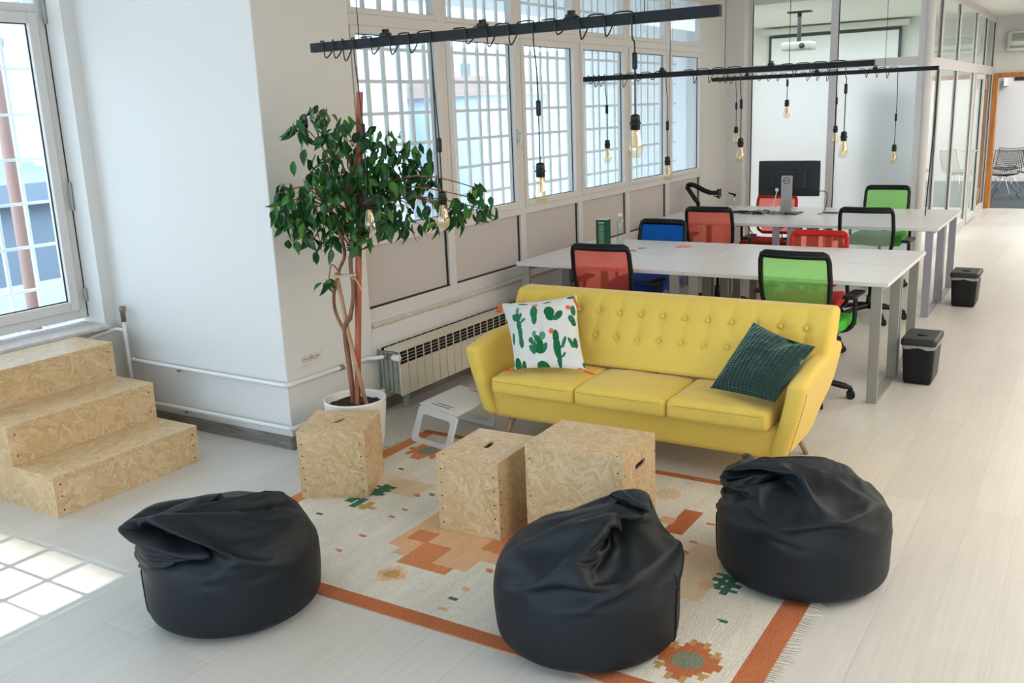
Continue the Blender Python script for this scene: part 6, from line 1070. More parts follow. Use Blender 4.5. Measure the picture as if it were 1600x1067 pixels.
 (420,-3,-4,-7,-10,-9,-7,-7,-4,16,-5,5,6,4,-6,-6,7,-16,1,5,5,9,12,4,-4,-1,0,-5,-1,1,4,9,4,-7,-5,5,9,6,5,-1,7,14,-11,-20,0,2,-3,-4),
 (-209,11,4,5,0,-8,-6,-7,-12,-8,0,-5,-6,-7,-12,-31,-33,31,33,31,32,26,21,16,22,5,11,3,-1,-7,-2,-7,-3,-16,-21,-17,-25,-24,-21,-19,-16,12,17,11,9,7,5,7),
 (114,2,9,12,5,-6,-7,-3,-4,-15,-22,-25,-28,-29,-30,-8,-5,-1,1,0,1,4,-4,15,1,-4,6,7,6,-1,4,-5,6,-6,0,2,5,-20,-22,-28,0,22,21,28,29,27,23,19),
 (394,-3,-3,2,-12,0,-1,2,1,1,-1,2,6,10,-3,-8,-5,-3,5,3,7,9,-1,11,1,3,1,-9,4,9,2,3,-7,3,0,-17,-4,11,10,-1,16,-2,-11,-15,-6,-3,-4,-2),
 (-207,4,-5,2,-6,-6,-2,3,-2,-2,-10,-10,-13,-10,-11,-20,-31,32,32,31,30,26,21,19,20,15,2,12,5,-3,-9,-13,-14,-16,-20,-23,-26,-29,-24,-20,-21,14,13,16,15,11,11,8),
 (119,13,10,15,3,-8,-13,-9,-15,-17,-20,-22,-24,-29,-29,-20,-5,-5,5,-4,1,2,0,6,3,0,5,4,10,10,1,-3,2,-1,-1,-5,2,-3,-16,-23,-16,28,25,27,28,26,24,20),
 (427,-6,-9,3,-9,-5,0,8,0,-4,-3,-1,1,-3,-2,-7,-4,-5,2,7,7,5,12,3,0,-5,-9,2,2,9,4,-4,-4,-6,-3,-2,-2,2,11,3,10,-4,11,1,1,1,-4,-3),
 (-242,3,-7,5,-5,-5,-3,2,5,-1,-6,-7,-8,-9,-12,-14,-23,29,32,29,30,24,22,16,17,21,-1,1,13,-11,-10,-5,-12,-14,-16,-23,-28,-29,-31,-25,-21,10,24,8,5,18,4,5),
 (116,10,12,1,6,7,-5,-14,-14,-19,-19,-23,-25,-28,-28,-27,-14,-5,8,-3,2,11,9,11,3,-1,2,6,3,-1,0,1,-1,0,-6,-10,0,-6,-1,-12,-24,31,20,32,30,20,24,19),
 (416,-3,0,12,6,-9,-11,-9,-6,7,-6,-5,-3,3,5,-2,-3,-6,8,9,10,7,7,0,-1,1,-3,1,7,0,1,-1,-2,-4,-9,-8,-5,-9,1,10,4,2,-7,7,9,-11,0,11),
)
def bean_bag(label, loc, rz, data, seam, sc=1.0):
    t = thing('bean_bag', label, 'bean bag', (loc[0], loc[1], .0078), rz); T = WM[t]; NT = 48; rows = []
    def absolute(r):
        acc = 0; o = []
        for v in r: acc += v; o.append(acc / 1000)
        return o
    for zz in (.006, .012, .022, .036, .055, .08, .11, .14, .165):           # the filled lower part
        r = .315 if zz > .06 else .315 - .03 * (1 - zz / .06) ** 2
        rows.append([(r * math.cos(2 * PI * i / NT), r * math.sin(2 * PI * i / NT), zz) for i in range(NT)])
    for j in range(0, len(data), 3): rows.append(list(zip(*(absolute(data[j + c]) for c in range(3)))))
    vs = []; NZ = len(rows)
    for row in rows:
        for x, y, z in row:
            k = 1 + .035 * math.sin(PI * min(1, max(0, z / .36))) - .12 * (1 - sst(0, .045, z)) ** 2
            x *= k * sc; y *= k * sc; z = max(0, (z - .006))
            n_ = noise.noise(Vector((x * 5 + loc[0], y * 5, z * 5))) * .008 * sst(.03, .15, z); vs.append((x + n_, y + n_, z))
    fs = [(j * NT + i, j * NT + (i + 1) % NT, (j + 1) * NT + (i + 1) % NT, (j + 1) * NT + i) for j in range(NZ - 1) for i in range(NT)]
    fs.append(tuple(range(NT))[::-1]); c = len(vs); top = vs[-NT:]; vs.append(tuple(sum(p[q] for p in top) / NT for q in range(3)))
    fs += [((NZ - 1) * NT + i, (NZ - 1) * NT + (i + 1) % NT, c) for i in range(NT)]
    MB().add(vs, fs, T).build('body', 'nylon', t, smooth=True, sub=2)
    row = [Vector(vs[j * NT + seam]) for j in range(1, 16)]; row = [p + Vector((p.x, p.y, 0)).normalized() * .0012 for p in row]
    MB().tube([T @ p for p in row], .0028, 6).build('seam', 'nylonseam', t, smooth=True)
    return t
bean_bag('black bean bag on bare floor, its slack top flopped over to the left', (-2.70, 2.22, 0), math.radians(48), BAG_A, 25)
bean_bag('black bean bag in front of the boxes, its slack top twisted into a knot', (-1.42, 2.67, 0), math.radians(28), BAG_B, 45)
bean_bag('black bean bag at the right rug corner, its folded top drooping to the left', (-.885, 3.46, 0), math.radians(14.3), BAG_C, 25)

# ---------------------------------------------------------------- sofa
t = thing('sofa', 'yellow three-seat sofa with button-tufted back and flared arms', 'sofa', (-2.0, 4.5, 0)); SX = -1.99
MB().rbox((-2.0, 4.505, .235), (1.60, .62, .165), .02, (20, 10, 5), lambda u, v, w, p: (p.x, p.y, p.z)).build('seat_rail', 'yellow', t, smooth=True)
# backrest
def backf(u, v, w, p):
    x, y, z = p; x *= 1 if z > -.02 else 1 + (z + .02) * .25
    k = (z + .19) / .38; X_ = SX + x; Zw = z + .605
    if v < -.95:
        c = ((X_ + 1.205) / .127); f = c - round(c); d = 0
        if -2.93 < X_ < -1.15:
            top = sst(.50, .60, Zw) * (1 - .25 * sst(.73, .79, Zw))
            d += .0045 * math.exp(-(f * .127 / .016) ** 2) * top - .006 * math.cos(f * 2 * PI) * -1 * top * .3
            for zr in (.575, .70):
                r2 = (f * .127) ** 2 + (Zw - zr) ** 2; d += .015 * math.exp(-r2 / .024 ** 2)
                d += .0018 * math.exp(-((Zw - zr) / .016) ** 2)
        y += d
    y += .17 * (z + .19) / .38 + (.012 * math.sin(PI * k) * -1 if v < 0 else 0)
    return (x, y, z)
MB().rbox((SX, 4.575, .605), (1.835, .14, .385), .035, (290, 6, 64), backf).build('backrest', 'yellow', t, smooth=True)
def yfront(z): return 4.575 - .07 + .17 * (z - .605 + .19) / .38
for zr in (.575, .70):
    for k in range(14):
        x = -1.205 - .127 * k; y = yfront(zr) + .001
        MB().lathe([(.0005, .0085), (.006, .0078), (.0105, .0045), (.0125, 0), (.011, -.006)], 12, T=Matrix.Translation((x, y, zr)) @ Matrix.Rotation(PI / 2 - .35, 4, 'X')).build('button', 'yellow', t, smooth=True)
# arms
def armf(sg):
    def f(u, v, w, p):
        x, y, z = p; k = max(0, (z + .215) / .43)
        x += sg * (.085 * k ** 1.15 - .03) + sg * .012 * math.sin(PI * k)
        x -= sg * .012 * max(0, 1 - k) * (1 if u * sg > 0 else 0)
        y += (-.03 * k + .02) * (1 if v < 0 else 0) * abs(v)
        y += .05 * k * (1 if v > 0 else 0) * v - .02
        z += -.035 * sst(.1, 1, -v) * sst(.3, 1, k) + .02 * sst(0, 1, v) * sst(.4, 1, k)
        z += .10 * sst(.2, 1, v) * (1 - k) ** 2
        return (x, y, z)
    return f
for sg, x in ((-1, -2.845), (1, -1.165)):
    MB().rbox((x, 4.50, .375), (.092, .66, .43), .036, (10, 30, 26), armf(sg)).build('armrest', 'yellow', t, smooth=True)
    # piped seam along the front edge of the arm
    pts = []
    for k in range(14):
        z = -.195 + .35 * k / 13; p = Vector((sg * .047, -.29, z)); q = armf(sg)(sg, -.9, 0, p); pts.append(Vector(q) + Vector((x + sg * .0005, 4.50, .375)))
    MB().tube(pts, .0016, 5).build('arm_seam', 'yseam', t, smooth=True)
# seat cushions
for k in range(3):
    cx = -2.508 + .5115 * k
    def cf(u, v, w, p, k=k):
        x, y, z = p; z += (.020 * (1 - u * u) * (1 - v * v) if w > 0 else -.003) ; 
        z += noise.noise(Vector((x * 9 + k * 5, y * 9, 0))) * .006 * (1 if w > 0 else 0)
        z += math.sin((x * 1.2 + y * .5) * 55 + k) * .0022 * sst(.3, 1, -v) * (1 if w > 0 else 0)
        y += noise.noise(Vector((x * 14, z * 14, k * 3.))) * .005 * (1 if v < 0 else 0)
        return (x, y, z)
    c = MB().rbox((cx, 4.345, .358), (.508, .44, .095), .026, (34, 30, 9), cf).build('seat_cushion', 'yellow', t, smooth=True)
    e = []
    for q in range(25):
        u = -1 + 2 * q / 24; e.append((cx + u * .235, 4.1235 + .004 * abs(u) ** 8, .380))
    MB().tube(e, .0014, 5).build('cushion_seam', 'yseam', c, smooth=True)
for x, y, dx, dy in ((-2.70, 4.27, -.06, -.03), (-1.29, 4.27, .05, -.03), (-2.70, 4.72, -.06, .04), (-1.27, 4.71, .06, .04)):
    MB().tube([(x + dx, y + dy, 0), (x, y, .165)], [.012, .023], 14).build('leg', 'oak', t, smooth=True)

# ---------------------------------------------------------------- cushions on the sofa
def pillow(name, label, TL, TR, BR, BL, th, mt, colour=None, n=110, extra=None, bend=0, dent=None):
    TL, TR, BR, BL = map(Vector, (TL, TR, BR, BL)); c = (TL + TR + BR + BL) / 4
    t = thing(name, label, 'cushion', (c.x, c.y, min(BL.z, BR.z)))
    nr = (TR - BL).cross(TL - BR).normalized()
    if nr.y > 0: nr = -nr
    vs = []; cols = []; qu = []
    for side in (1, -1):
        for j in range(n):
            for i in range(n):
                u, v = i / (n - 1), j / (n - 1); a, b = 2 * u - 1, 2 * v - 1
                p = (TL * (1 - u) + TR * u) * (1 - v) + (BL * (1 - u) + BR * u) * v
                k = max(0, (1 - abs(a) ** 2.6) * (1 - abs(b) ** 2.6)); h = th * k ** .55
                p += (c - p) * (.075 * (1 - k) * (1 - (abs(a) * abs(b)) ** 2))
                w_ = noise.noise(Vector((a * 2.2, b * 2.2, th * 50))) * .010 * k + noise.noise(Vector((a * 6, b * 6, 3))) * .004 * (k ** .3)
                if dent and side > 0: h += dent(a, b) * th
                p += nr * (side * h + w_ + bend * (a * a * .5 - b * .3))
                vs.append(p); qu.append((u, v)); cols.append(colour(u, v) if colour else (1, 1, 1))
    fs = []
    for s_ in range(2):
        o_ = s_ * n * n
        for j in range(n - 1):
            for i in range(n - 1):
                f = (o_ + j * n + i, o_ + j * n + i + 1, o_ + (j + 1) * n + i + 1, o_ + (j + 1) * n + i); fs.append(f[::-1] if s_ == 0 else f)
    edge = [(i, 0) for i in range(n)] + [(n - 1, j) for j in range(1, n)] + [(i, n - 1) for i in range(n - 2, -1, -1)] + [(0, j) for j in range(n - 2, 0, -1)]
    for k in range(len(edge)):
        (i, j), (i2, j2) = edge[k], edge[(k + 1) % len(edge)]; a, b = j * n + i, j2 * n + i2; fs.append((a, b, b + n * n, a + n * n))
    MB().add(vs, fs).build('cover', mt, t, smooth=True, colors=cols if colour else None, quilt=qu)
    return t, nr
# printed cacti, drawn as ellipses in a 1067 px drawing of the cover
QD = [(60, 215), (870, 110), (980, 890), (190, 935)]
SH = []
def el(cx, cy, rx, ry, ang=0, c=(.20, .50, .34)): SH.append((cx, cy, rx, ry, math.radians(ang), c))
G1, G2, G3, OR = (.17, .47, .33), (.12, .42, .24), (.36, .60, .46), (.95, .42, .27)
el(248, 340, 20, 52, 0, G3); el(240, 410, 52, 44, 0, G1); el(205, 395, 22, 26, -20, G1); el(285, 390, 16, 30, 20, G1); el(268, 500, 30, 60, -6, G1); el(280, 580, 28, 80, -6, G1); el(290, 680, 29, 68, -5, G1); el(318, 440, 30, 18, -30, G3); el(298, 462, 26, 8, -25, G1)
el(434, 350, 40, 75, 0, G1); el(440, 420, 30, 70, 0, G1); el(445, 268, 32, 15, 0, OR)
el(602, 345, 56, 62, -10, G2); el(612, 400, 46, 44, 0, G2); el(702, 370, 34, 62, 32, G2); el(668, 410, 34, 26, 0, G1)
el(802, 262, 28, 27, 0, OR); el(856, 290, 26, 60, -10, G1); el(848, 395, 36, 50, -35, G1); el(868, 430, 30, 34, -20, G2)
el(440, 595, 22, 34, 10, G3); el(530, 610, 36, 42, 10, G3); el(402, 660, 26, 32, 10, G1); el(470, 640, 32, 36, 0, G1); el(500, 690, 38, 46, 0, G2); el(450, 735, 34, 52, -25, G1); el(412, 755, 26, 52, -30, G1); el(545, 735, 28, 62, 30, G1); el(490, 755, 40, 40, 0, G2); el(430, 690, 26, 30, 0, G1)
el(628, 556, 24, 30, 15, OR); el(676, 615, 34, 78, -4, G2); el(690, 720, 40, 110, -6, G2); el(714, 830, 27, 90, -2, G2); el(766, 650, 20, 58, 16, G1); el(745, 705, 28, 16, -30, G1); el(765, 785, 14, 30, 30, G1); el(748, 806, 18, 9, -10, G1)
el(845, 650, 22, 55, -40, G1); el(895, 650, 26, 56, -8, G2); el(865, 680, 30, 24, 0, G1)
el(186, 640, 20, 66, 0, G1); el(230, 900, 36, 60, -12, G2); el(295, 910, 24, 38, 10, G2); el(518, 925, 76, 58, 0, G2); el(300, 238, 60, 12, 8, G1); el(575, 222, 50, 10, -18, G1); el(815, 140, 40, 16, -14, G1); el(940, 905, 50, 22, 0, OR); el(970, 850, 14, 26, 0, G2)
CR = L((.90, .885, .865)); SHL = [(s_[0], s_[1], s_[2], s_[3], math.cos(s_[4]), math.sin(s_[4]), L(s_[5])) for s_ in SH]
def cactus(u, v):
    x = (QD[0][0] * (1 - u) + QD[1][0] * u) * (1 - v) + (QD[3][0] * (1 - u) + QD[2][0] * u) * v
    y = (QD[0][1] * (1 - u) + QD[1][1] * u) * (1 - v) + (QD[3][1] * (1 - u) + QD[2][1] * u) * v
    c = CR
    for cx, cy, rx, ry, ca, sa, cc in SHL:
        dx, dy = x - cx, y - cy; a, b = (dx * ca + dy * sa) / rx, (-dx * sa + dy * ca) / ry
        r = a * a + b * b
        if r < 1:
            k = .72 if r > .72 else (.85 + .3 * abs(math.sin(a * 5.0)))
            c = tuple(q * k for q in cc)
    return c
t, nr = pillow('cushion', 'white cushion printed with green cacti, on the left of the sofa', (-2.845, 4.40, .752), (-2.430, 4.53, .805), (-2.262, 4.30, .452), (-2.628, 4.175, .448), .062, 'cactus', cactus, 230)
def tassel(p, d):
    p = Vector(p); d = Vector(d).normalized(); m_ = MB()
    m_.tube([p, p + d * .012], .006, 8)
    for k in range(14):
        a = 2 * PI * k / 14; o_ = Vector((math.cos(a), math.sin(a) * .6, 0)) * .010
        m_.tube([p + d * .010, p + d * .025 + o_ * .8, p + d * .055 + o_ * 1.5], [.003, .004, .0025], 5)
    m_.build('tassel', 'orange', t, smooth=True)
tassel((-2.842, 4.395, .755), (-.35, -.1, -1)); tassel((-2.430, 4.50, .795), (.25, -.15, -.9)); tassel((-2.262, 4.285, .452), (.9, -.2, -.15)); tassel((-2.628, 4.165, .447), (-.9, -.2, -.10))
pillow('cushion', 'dark green velvet cushion resting on its corner against the right sofa arm', (-1.42, 4.50, .735), (-1.075, 4.34, .680), (-1.205, 4.15, .452), (-1.555, 4.25, .452), .076, 'velvet', None, 90, bend=.02,
       dent=lambda a, b: -.55 * math.exp(-((a - .15 + b * .2) / .22) ** 2) * sst(-.2, -1, b) )

# ---------------------------------------------------------------- white folding stool
t = thing('folding_stool', 'low white plywood stool with cut-out sides, between radiator and sofa', 'stool', (-3.0, 4.2, 0))
th = .010
TLp, TRp, BLp, BRp = Vector((-3.225, 4.085, .195)), Vector((-2.895, 3.99, .195)), Vector((-3.24, 4.00, .0065)), Vector((-2.925, 3.94, .0065))
def side_frame(A, B, Cc, D, name):        # A top-left, B top-right, C bottom-right, D bottom-left
    def P(u, v): return (A * (1 - u) + B * u) * (1 - v) + (D * (1 - u) + Cc * u) * v
    ou = rrect(0, 0, 1, 1, .09, 5); inn = rrect(.13, .20, .87, .86, .09, 5)
    arch = lambda u, v: v - (.06 * math.sin(PI * max(0, min(1, (u - .1) / .8))) if v > .9 else 0)
    n_ = (B - A).cross(D - A).normalized() * th; vs = []
    for w_ in (0, 1):
        for lp in (ou, inn):
            for u, v in lp: vs.append(P(u, arch(u, v)) + n_ * w_)
    n = len(ou); fs = []
    for i in range(n):
        j = (i + 1) % n; fs += [(i, j, n + j, n + i), (2 * n + i, 3 * n + i, 3 * n + j, 2 * n + j), (i, 2 * n + i, 2 * n + j, j), (n + i, n + j, 3 * n + j, 3 * n + i)]
    MB().add(vs, fs).build(name, 'white', t)
side_frame(TLp, TRp, BRp, BLp, 'side_frame')
dv = Vector((.0, .40, 0))
side_frame(TLp + dv, TRp + dv, BRp + dv + Vector((0, .05, 0)), BLp + dv + Vector((0, .05, 0)), 'side_frame')
a, b, c, d = TLp, TRp, TRp + dv, TLp + dv
MB().add([a, b, c, d] + [p + Vector((0, 0, th)) for p in (a, b, c, d)], [(0, 1, 2, 3), (4, 7, 6, 5), (0, 4, 5, 1), (1, 5, 6, 2), (2, 6, 7, 3), (3, 7, 4, 0)]).build('top_plate', 'white', t, bevel=.002)
e1, e2 = (TRp - TLp), dv
for s0, s1, w0 in ((.22, .68, .10), (.30, .70, .17), (.35, .65, .92)):
    p0, p1 = TLp + e1 * s0 + e2 * w0, TLp + e1 * s1 + e2 * w0; z = Vector((0, 0, th + .0006)); q = e2 * .020
    MB().add([p0 + z, p1 + z, p1 + q + z, p0 + q + z], [(0, 1, 2, 3)]).build('slot', 'slot', t)
# ---------------------------------------------------------------- potted ficus
PX, PY = -3.325, 3.66
t = thing('potted_ficus', 'weeping fig tree staked in a white pot beside the pillar', 'potted plant', (PX, PY, 0))
MB().lathe([(.105, .0062), (.12, .010), (.145, .12), (.160, .26), (.166, .335), (.166, .345), (.158, .345), (.154, .33), (.150, .29)], 48, Tr((PX, PY, 0))).build('pot', 'pot', t, smooth=True)
def soilf(u, v): r = .1535 * v; a = 2 * PI * u; x, y = r * math.cos(a), r * math.sin(a); return (PX + x, PY + y, .305 + noise.noise(Vector((x * 30, y * 30, 0))) * .010 + random.uniform(-.002, .002))
MB().grid(48, 14, soilf, closed_u=True).build('soil', 'soil', t, smooth=True)
MB().tube(bez([(-3.335, 3.66, .30), (-3.345, 3.66, .5), (-3.345, 3.65, .72), (-3.30, 3.65, .80), (-3.275, 3.66, .93), (-3.29, 3.67, 1.06), (-3.28, 3.68, 1.2), (-3.26, 3.70, 1.45), (-3.24, 3.72, 1.62)], 8), [.0145] * 24 + [.011] * 20 + [.007] * 21, 10).build('stem', 'trunk', t, smooth=True)
MB().tube(bez([(-3.345, 3.65, .70), (-3.40, 3.65, .80), (-3.405, 3.65, .90), (-3.36, 3.655, 1.03), (-3.315, 3.66, 1.13), (-3.33, 3.62, 1.3), (-3.40, 3.58, 1.45)], 8), [.009] * 49, 8).build('stem', 'trunk', t, smooth=True)
T2 = Matrix.Identity(4)
def bar(p0, p1, w_, d_, nm, mt):
    p0, p1 = Vector(p0), Vector(p1); z = (p1 - p0).normalized(); x = Vector((1, 0, 0)); x = (x - z * x.dot(z)).normalized(); y = z.cross(x); vs = []
    for p in (p0, p1):
        for a, b in ((-1, -1), (1, -1), (1, 1), (-1, 1)): vs.append(p + x * a * w_ / 2 + y * b * d_ / 2)
    MB().add(vs, [(0, 1, 2, 3), (4, 7, 6, 5), (0, 4, 5, 1), (1, 5, 6, 2), (2, 6, 7, 3), (3, 7, 4, 0)]).build(nm, mt, t, bevel=.002)
bar((-3.31, 3.66, .30), (-3.185, 3.72, 1.925), .030, .018, 'wooden_stake', 'stake')
MB().tube([(-3.245, 3.66, .30), (-3.33, 3.655, .70), (-3.385, 3.66, 1.02)], .0115, 8).build('bamboo_cane', 'cane', t, smooth=True)
m_ = MB()
for z in (1.00, 1.008): m_.tube([(-3.31 + .085 * math.cos(a * PI / 8) * 1.0 - .03, 3.665 + .03 * math.sin(a * PI / 8), z + .01 * math.cos(a * PI / 8)) for a in range(16)], .0035, 5, closed=True)
m_.tube(bez([(-3.26, 3.64, 1.0), (-3.22, 3.63, .99), (-3.19, 3.63, .93), (-3.195, 3.63, .86)], 6), .0025, 5).build('twine', 'twine', t)
m_ = MB()
for z in (1.14, 1.152, 1.165): m_.tube([(-3.27 + .03 * math.cos(a * PI / 6), 3.675 + .03 * math.sin(a * PI / 6), z + .004 * math.sin(a)) for a in range(12)], .004, 5, closed=True)
m_.build('tie_wire', 'cable', t)
BL_ = [(-3.353, 3.6, 1.789, .084), (-3.431, 3.55, 1.746, .067), (-3.237, 3.65, 1.716, .074), (-3.268, 3.6, 1.601, .121), (-3.169, 3.7, 1.578, .134), (-3.074, 3.8, 1.619, .114), (-3.34, 3.55, 1.494, .114), (-3.401, 3.5, 1.387, .121), (-3.482, 3.5, 1.37, .087), (-3.343, 3.55, 1.287, .134), (-3.228, 3.6, 1.38, .134), (-3.141, 3.7, 1.435, .134), (-3.055, 3.8, 1.459, .127), (-3.009, 3.9, 1.467, .087), (-3.024, 3.85, 1.309, .107), (-3.08, 3.7, 1.292, .101), (-3.206, 3.65, 1.197, .06), (-3.40, 3.6, 1.185, .074), (-2.858, 3.9, 1.307, .08), (-2.963, 3.95, 1.496, .06), (-2.713, 3.95, 1.353, .074), (-2.66, 4.0, 1.301, .047), (-2.716, 4.0, 1.413, .044), (-2.808, 3.95, 1.28, .06), (-3.387, 3.6, .954, .035), (-2.979, 3.9, 1.596, .06), (-3.45, 3.5, 1.273, .08), (-3.44, 3.75, 1.448, .11), (-3.23, 3.85, 1.35, .121), (-3.56, 3.5, 1.42, .05), (-3.53, 3.5, 1.30, .06)]
br = MB(); rnd = random.Random(3)
for (x, y, z, r) in BL_:
    s0 = (-3.27, 3.68, 1.12 + rnd.random() * .35) if z > 1.1 else (-3.345, 3.655, 1.0)
    mid = ((x + s0[0]) / 2 + rnd.uniform(-.03, .03), (y + s0[1]) / 2, (z + s0[2]) / 2 + .09)
    br.tube(bez([s0, mid, (x, y, z + r * .5), (x + rnd.uniform(-.04, .04), y, z + r * .1)], 5), [.0055 - .0003 * k for k in range(16)], 6)
br.build('branches', 'trunk', t, smooth=True)
lf = MB(); lcol = []
def leaf(p, dirn, L0, W0, col):
    dirn = Vector(dirn).normalized(); sd = dirn.cross(Vector((rnd.uniform(-1, 1), rnd.uniform(-1, 1), rnd.uniform(-.3, .3)))).normalized(); up = sd.cross(dirn); p = Vector(p); n0 = len(lf.v)
    rows = ((0, 0), (.12, .5), (.33, .98), (.55, .88), (.76, .5), (.90, .18), (1.0, 0.0)); f = .28; wv = rnd.uniform(-.1, .25)
    for s_, w_ in rows:
        c = p + dirn * (s_ * L0) - up * (L0 * .22 * s_ * s_)
        e = up * (math.sin(s_ * 9 + wv * 10) * .03 * L0)
        for q in (-1, 0, 1): lf.v.append(tuple(c + sd * (q * w_ * W0 / 2) + up * (abs(q) * w_ * W0 * f) + (e if q else e * 0))); lcol.append(tuple(v * (1.18 if q == 0 else 1) for v in col))
    for i in range(len(rows) - 1):
        for q in (0, 1): a = n0 + i * 3 + q; lf.f.append((a, a + 1, a + 4, a + 3)); lf.mi.append(0)
for (x, y, z, r) in BL_:
    for k in range(max(5, int(2350 * r * r) + 5)):
        a = rnd.random() * 2 * PI; q = math.sqrt(rnd.random()); px, pz = x + r * q * math.cos(a), z + r * q * math.sin(a) + .025; py = y + rnd.uniform(-1, 1) * min(.13, r * 1.1)
        if px < -3.70: continue
        if py < 3.62 and px < -3.70: continue
        g = rnd.random(); col = L((.08 + .12 * g, .22 + .22 * g, .10 + .07 * g)) if g < .85 else L((.27, .48, .17))
        leaf((px, py, pz), (rnd.uniform(-.7, .7), rnd.uniform(-.7, .5), rnd.uniform(-1.5, -.25)), rnd.uniform(.062, .094), rnd.uniform(.030, .046), col)
fo = lf.build('foliage', 'leaf', t, smooth=True, colors=lcol); fo['kind'] = 'stuff'

# ---------------------------------------------------------------- work desks
def work_desk(label, x0, x1, y0, y1, mt, group):
    t = thing('work_desk', label, 'desk', ((x0 + x1) / 2, (y0 + y1) / 2, 0), 0, None); x0 += .001; x1 -= .001; z = .745
    tp = MB().box((x0, y0, z - .025), (x1, y1, z)).build('desktop', 'desk', t, bevel=.0015)
    for lx in (x0 + .035, x1 - .095):
        f = MB(); a, b, d = y0 + .015, y1 - .015, .028
        f.box((lx, a, 0), (lx + .060, a + d, z - .027)).box((lx, b - d, 0), (lx + .060, b, z - .027)).box((lx, a + d, 0), (lx + .060, b - d, .012)).box((lx, a + d, z - .055), (lx + .060, b - d, z - .027))
        f.build('loop_leg', mt, t, bevel=.002)
    MB().box((x0 + .095, (y0 + y1) / 2 - .02, z - .07), (x1 - .095, (y0 + y1) / 2 + .02, z - .030)).build('cross_beam', mt, t)
D1 = (-3.575, -2.303, -1.03); D2 = (-3.66, -2.40, -1.135)
for (xa, xb), side in zip(zip(D1[:-1], D1[1:]), ('nearer the windows', 'nearer the aisle')):
    work_desk('white desk of the first desk island, facing the sofa, ' + side, xa, xb, 5.75, 6.405, 'steel', '')
    work_desk('white desk of the first desk island, on its far side, ' + side, xa, xb, 6.412, 7.067, 'steel', '')
for (xa, xb), side in zip(zip(D2[:-1], D2[1:]), ('nearer the windows', 'nearer the aisle')):
    work_desk('white desk of the second desk island, on its near side, ' + side, xa, xb, 8.33, 9.035, 'steelb', '')
    work_desk('white desk of the second desk island, on its far side, ' + side, xa, xb, 9.042, 9.76, 'steelb', '')

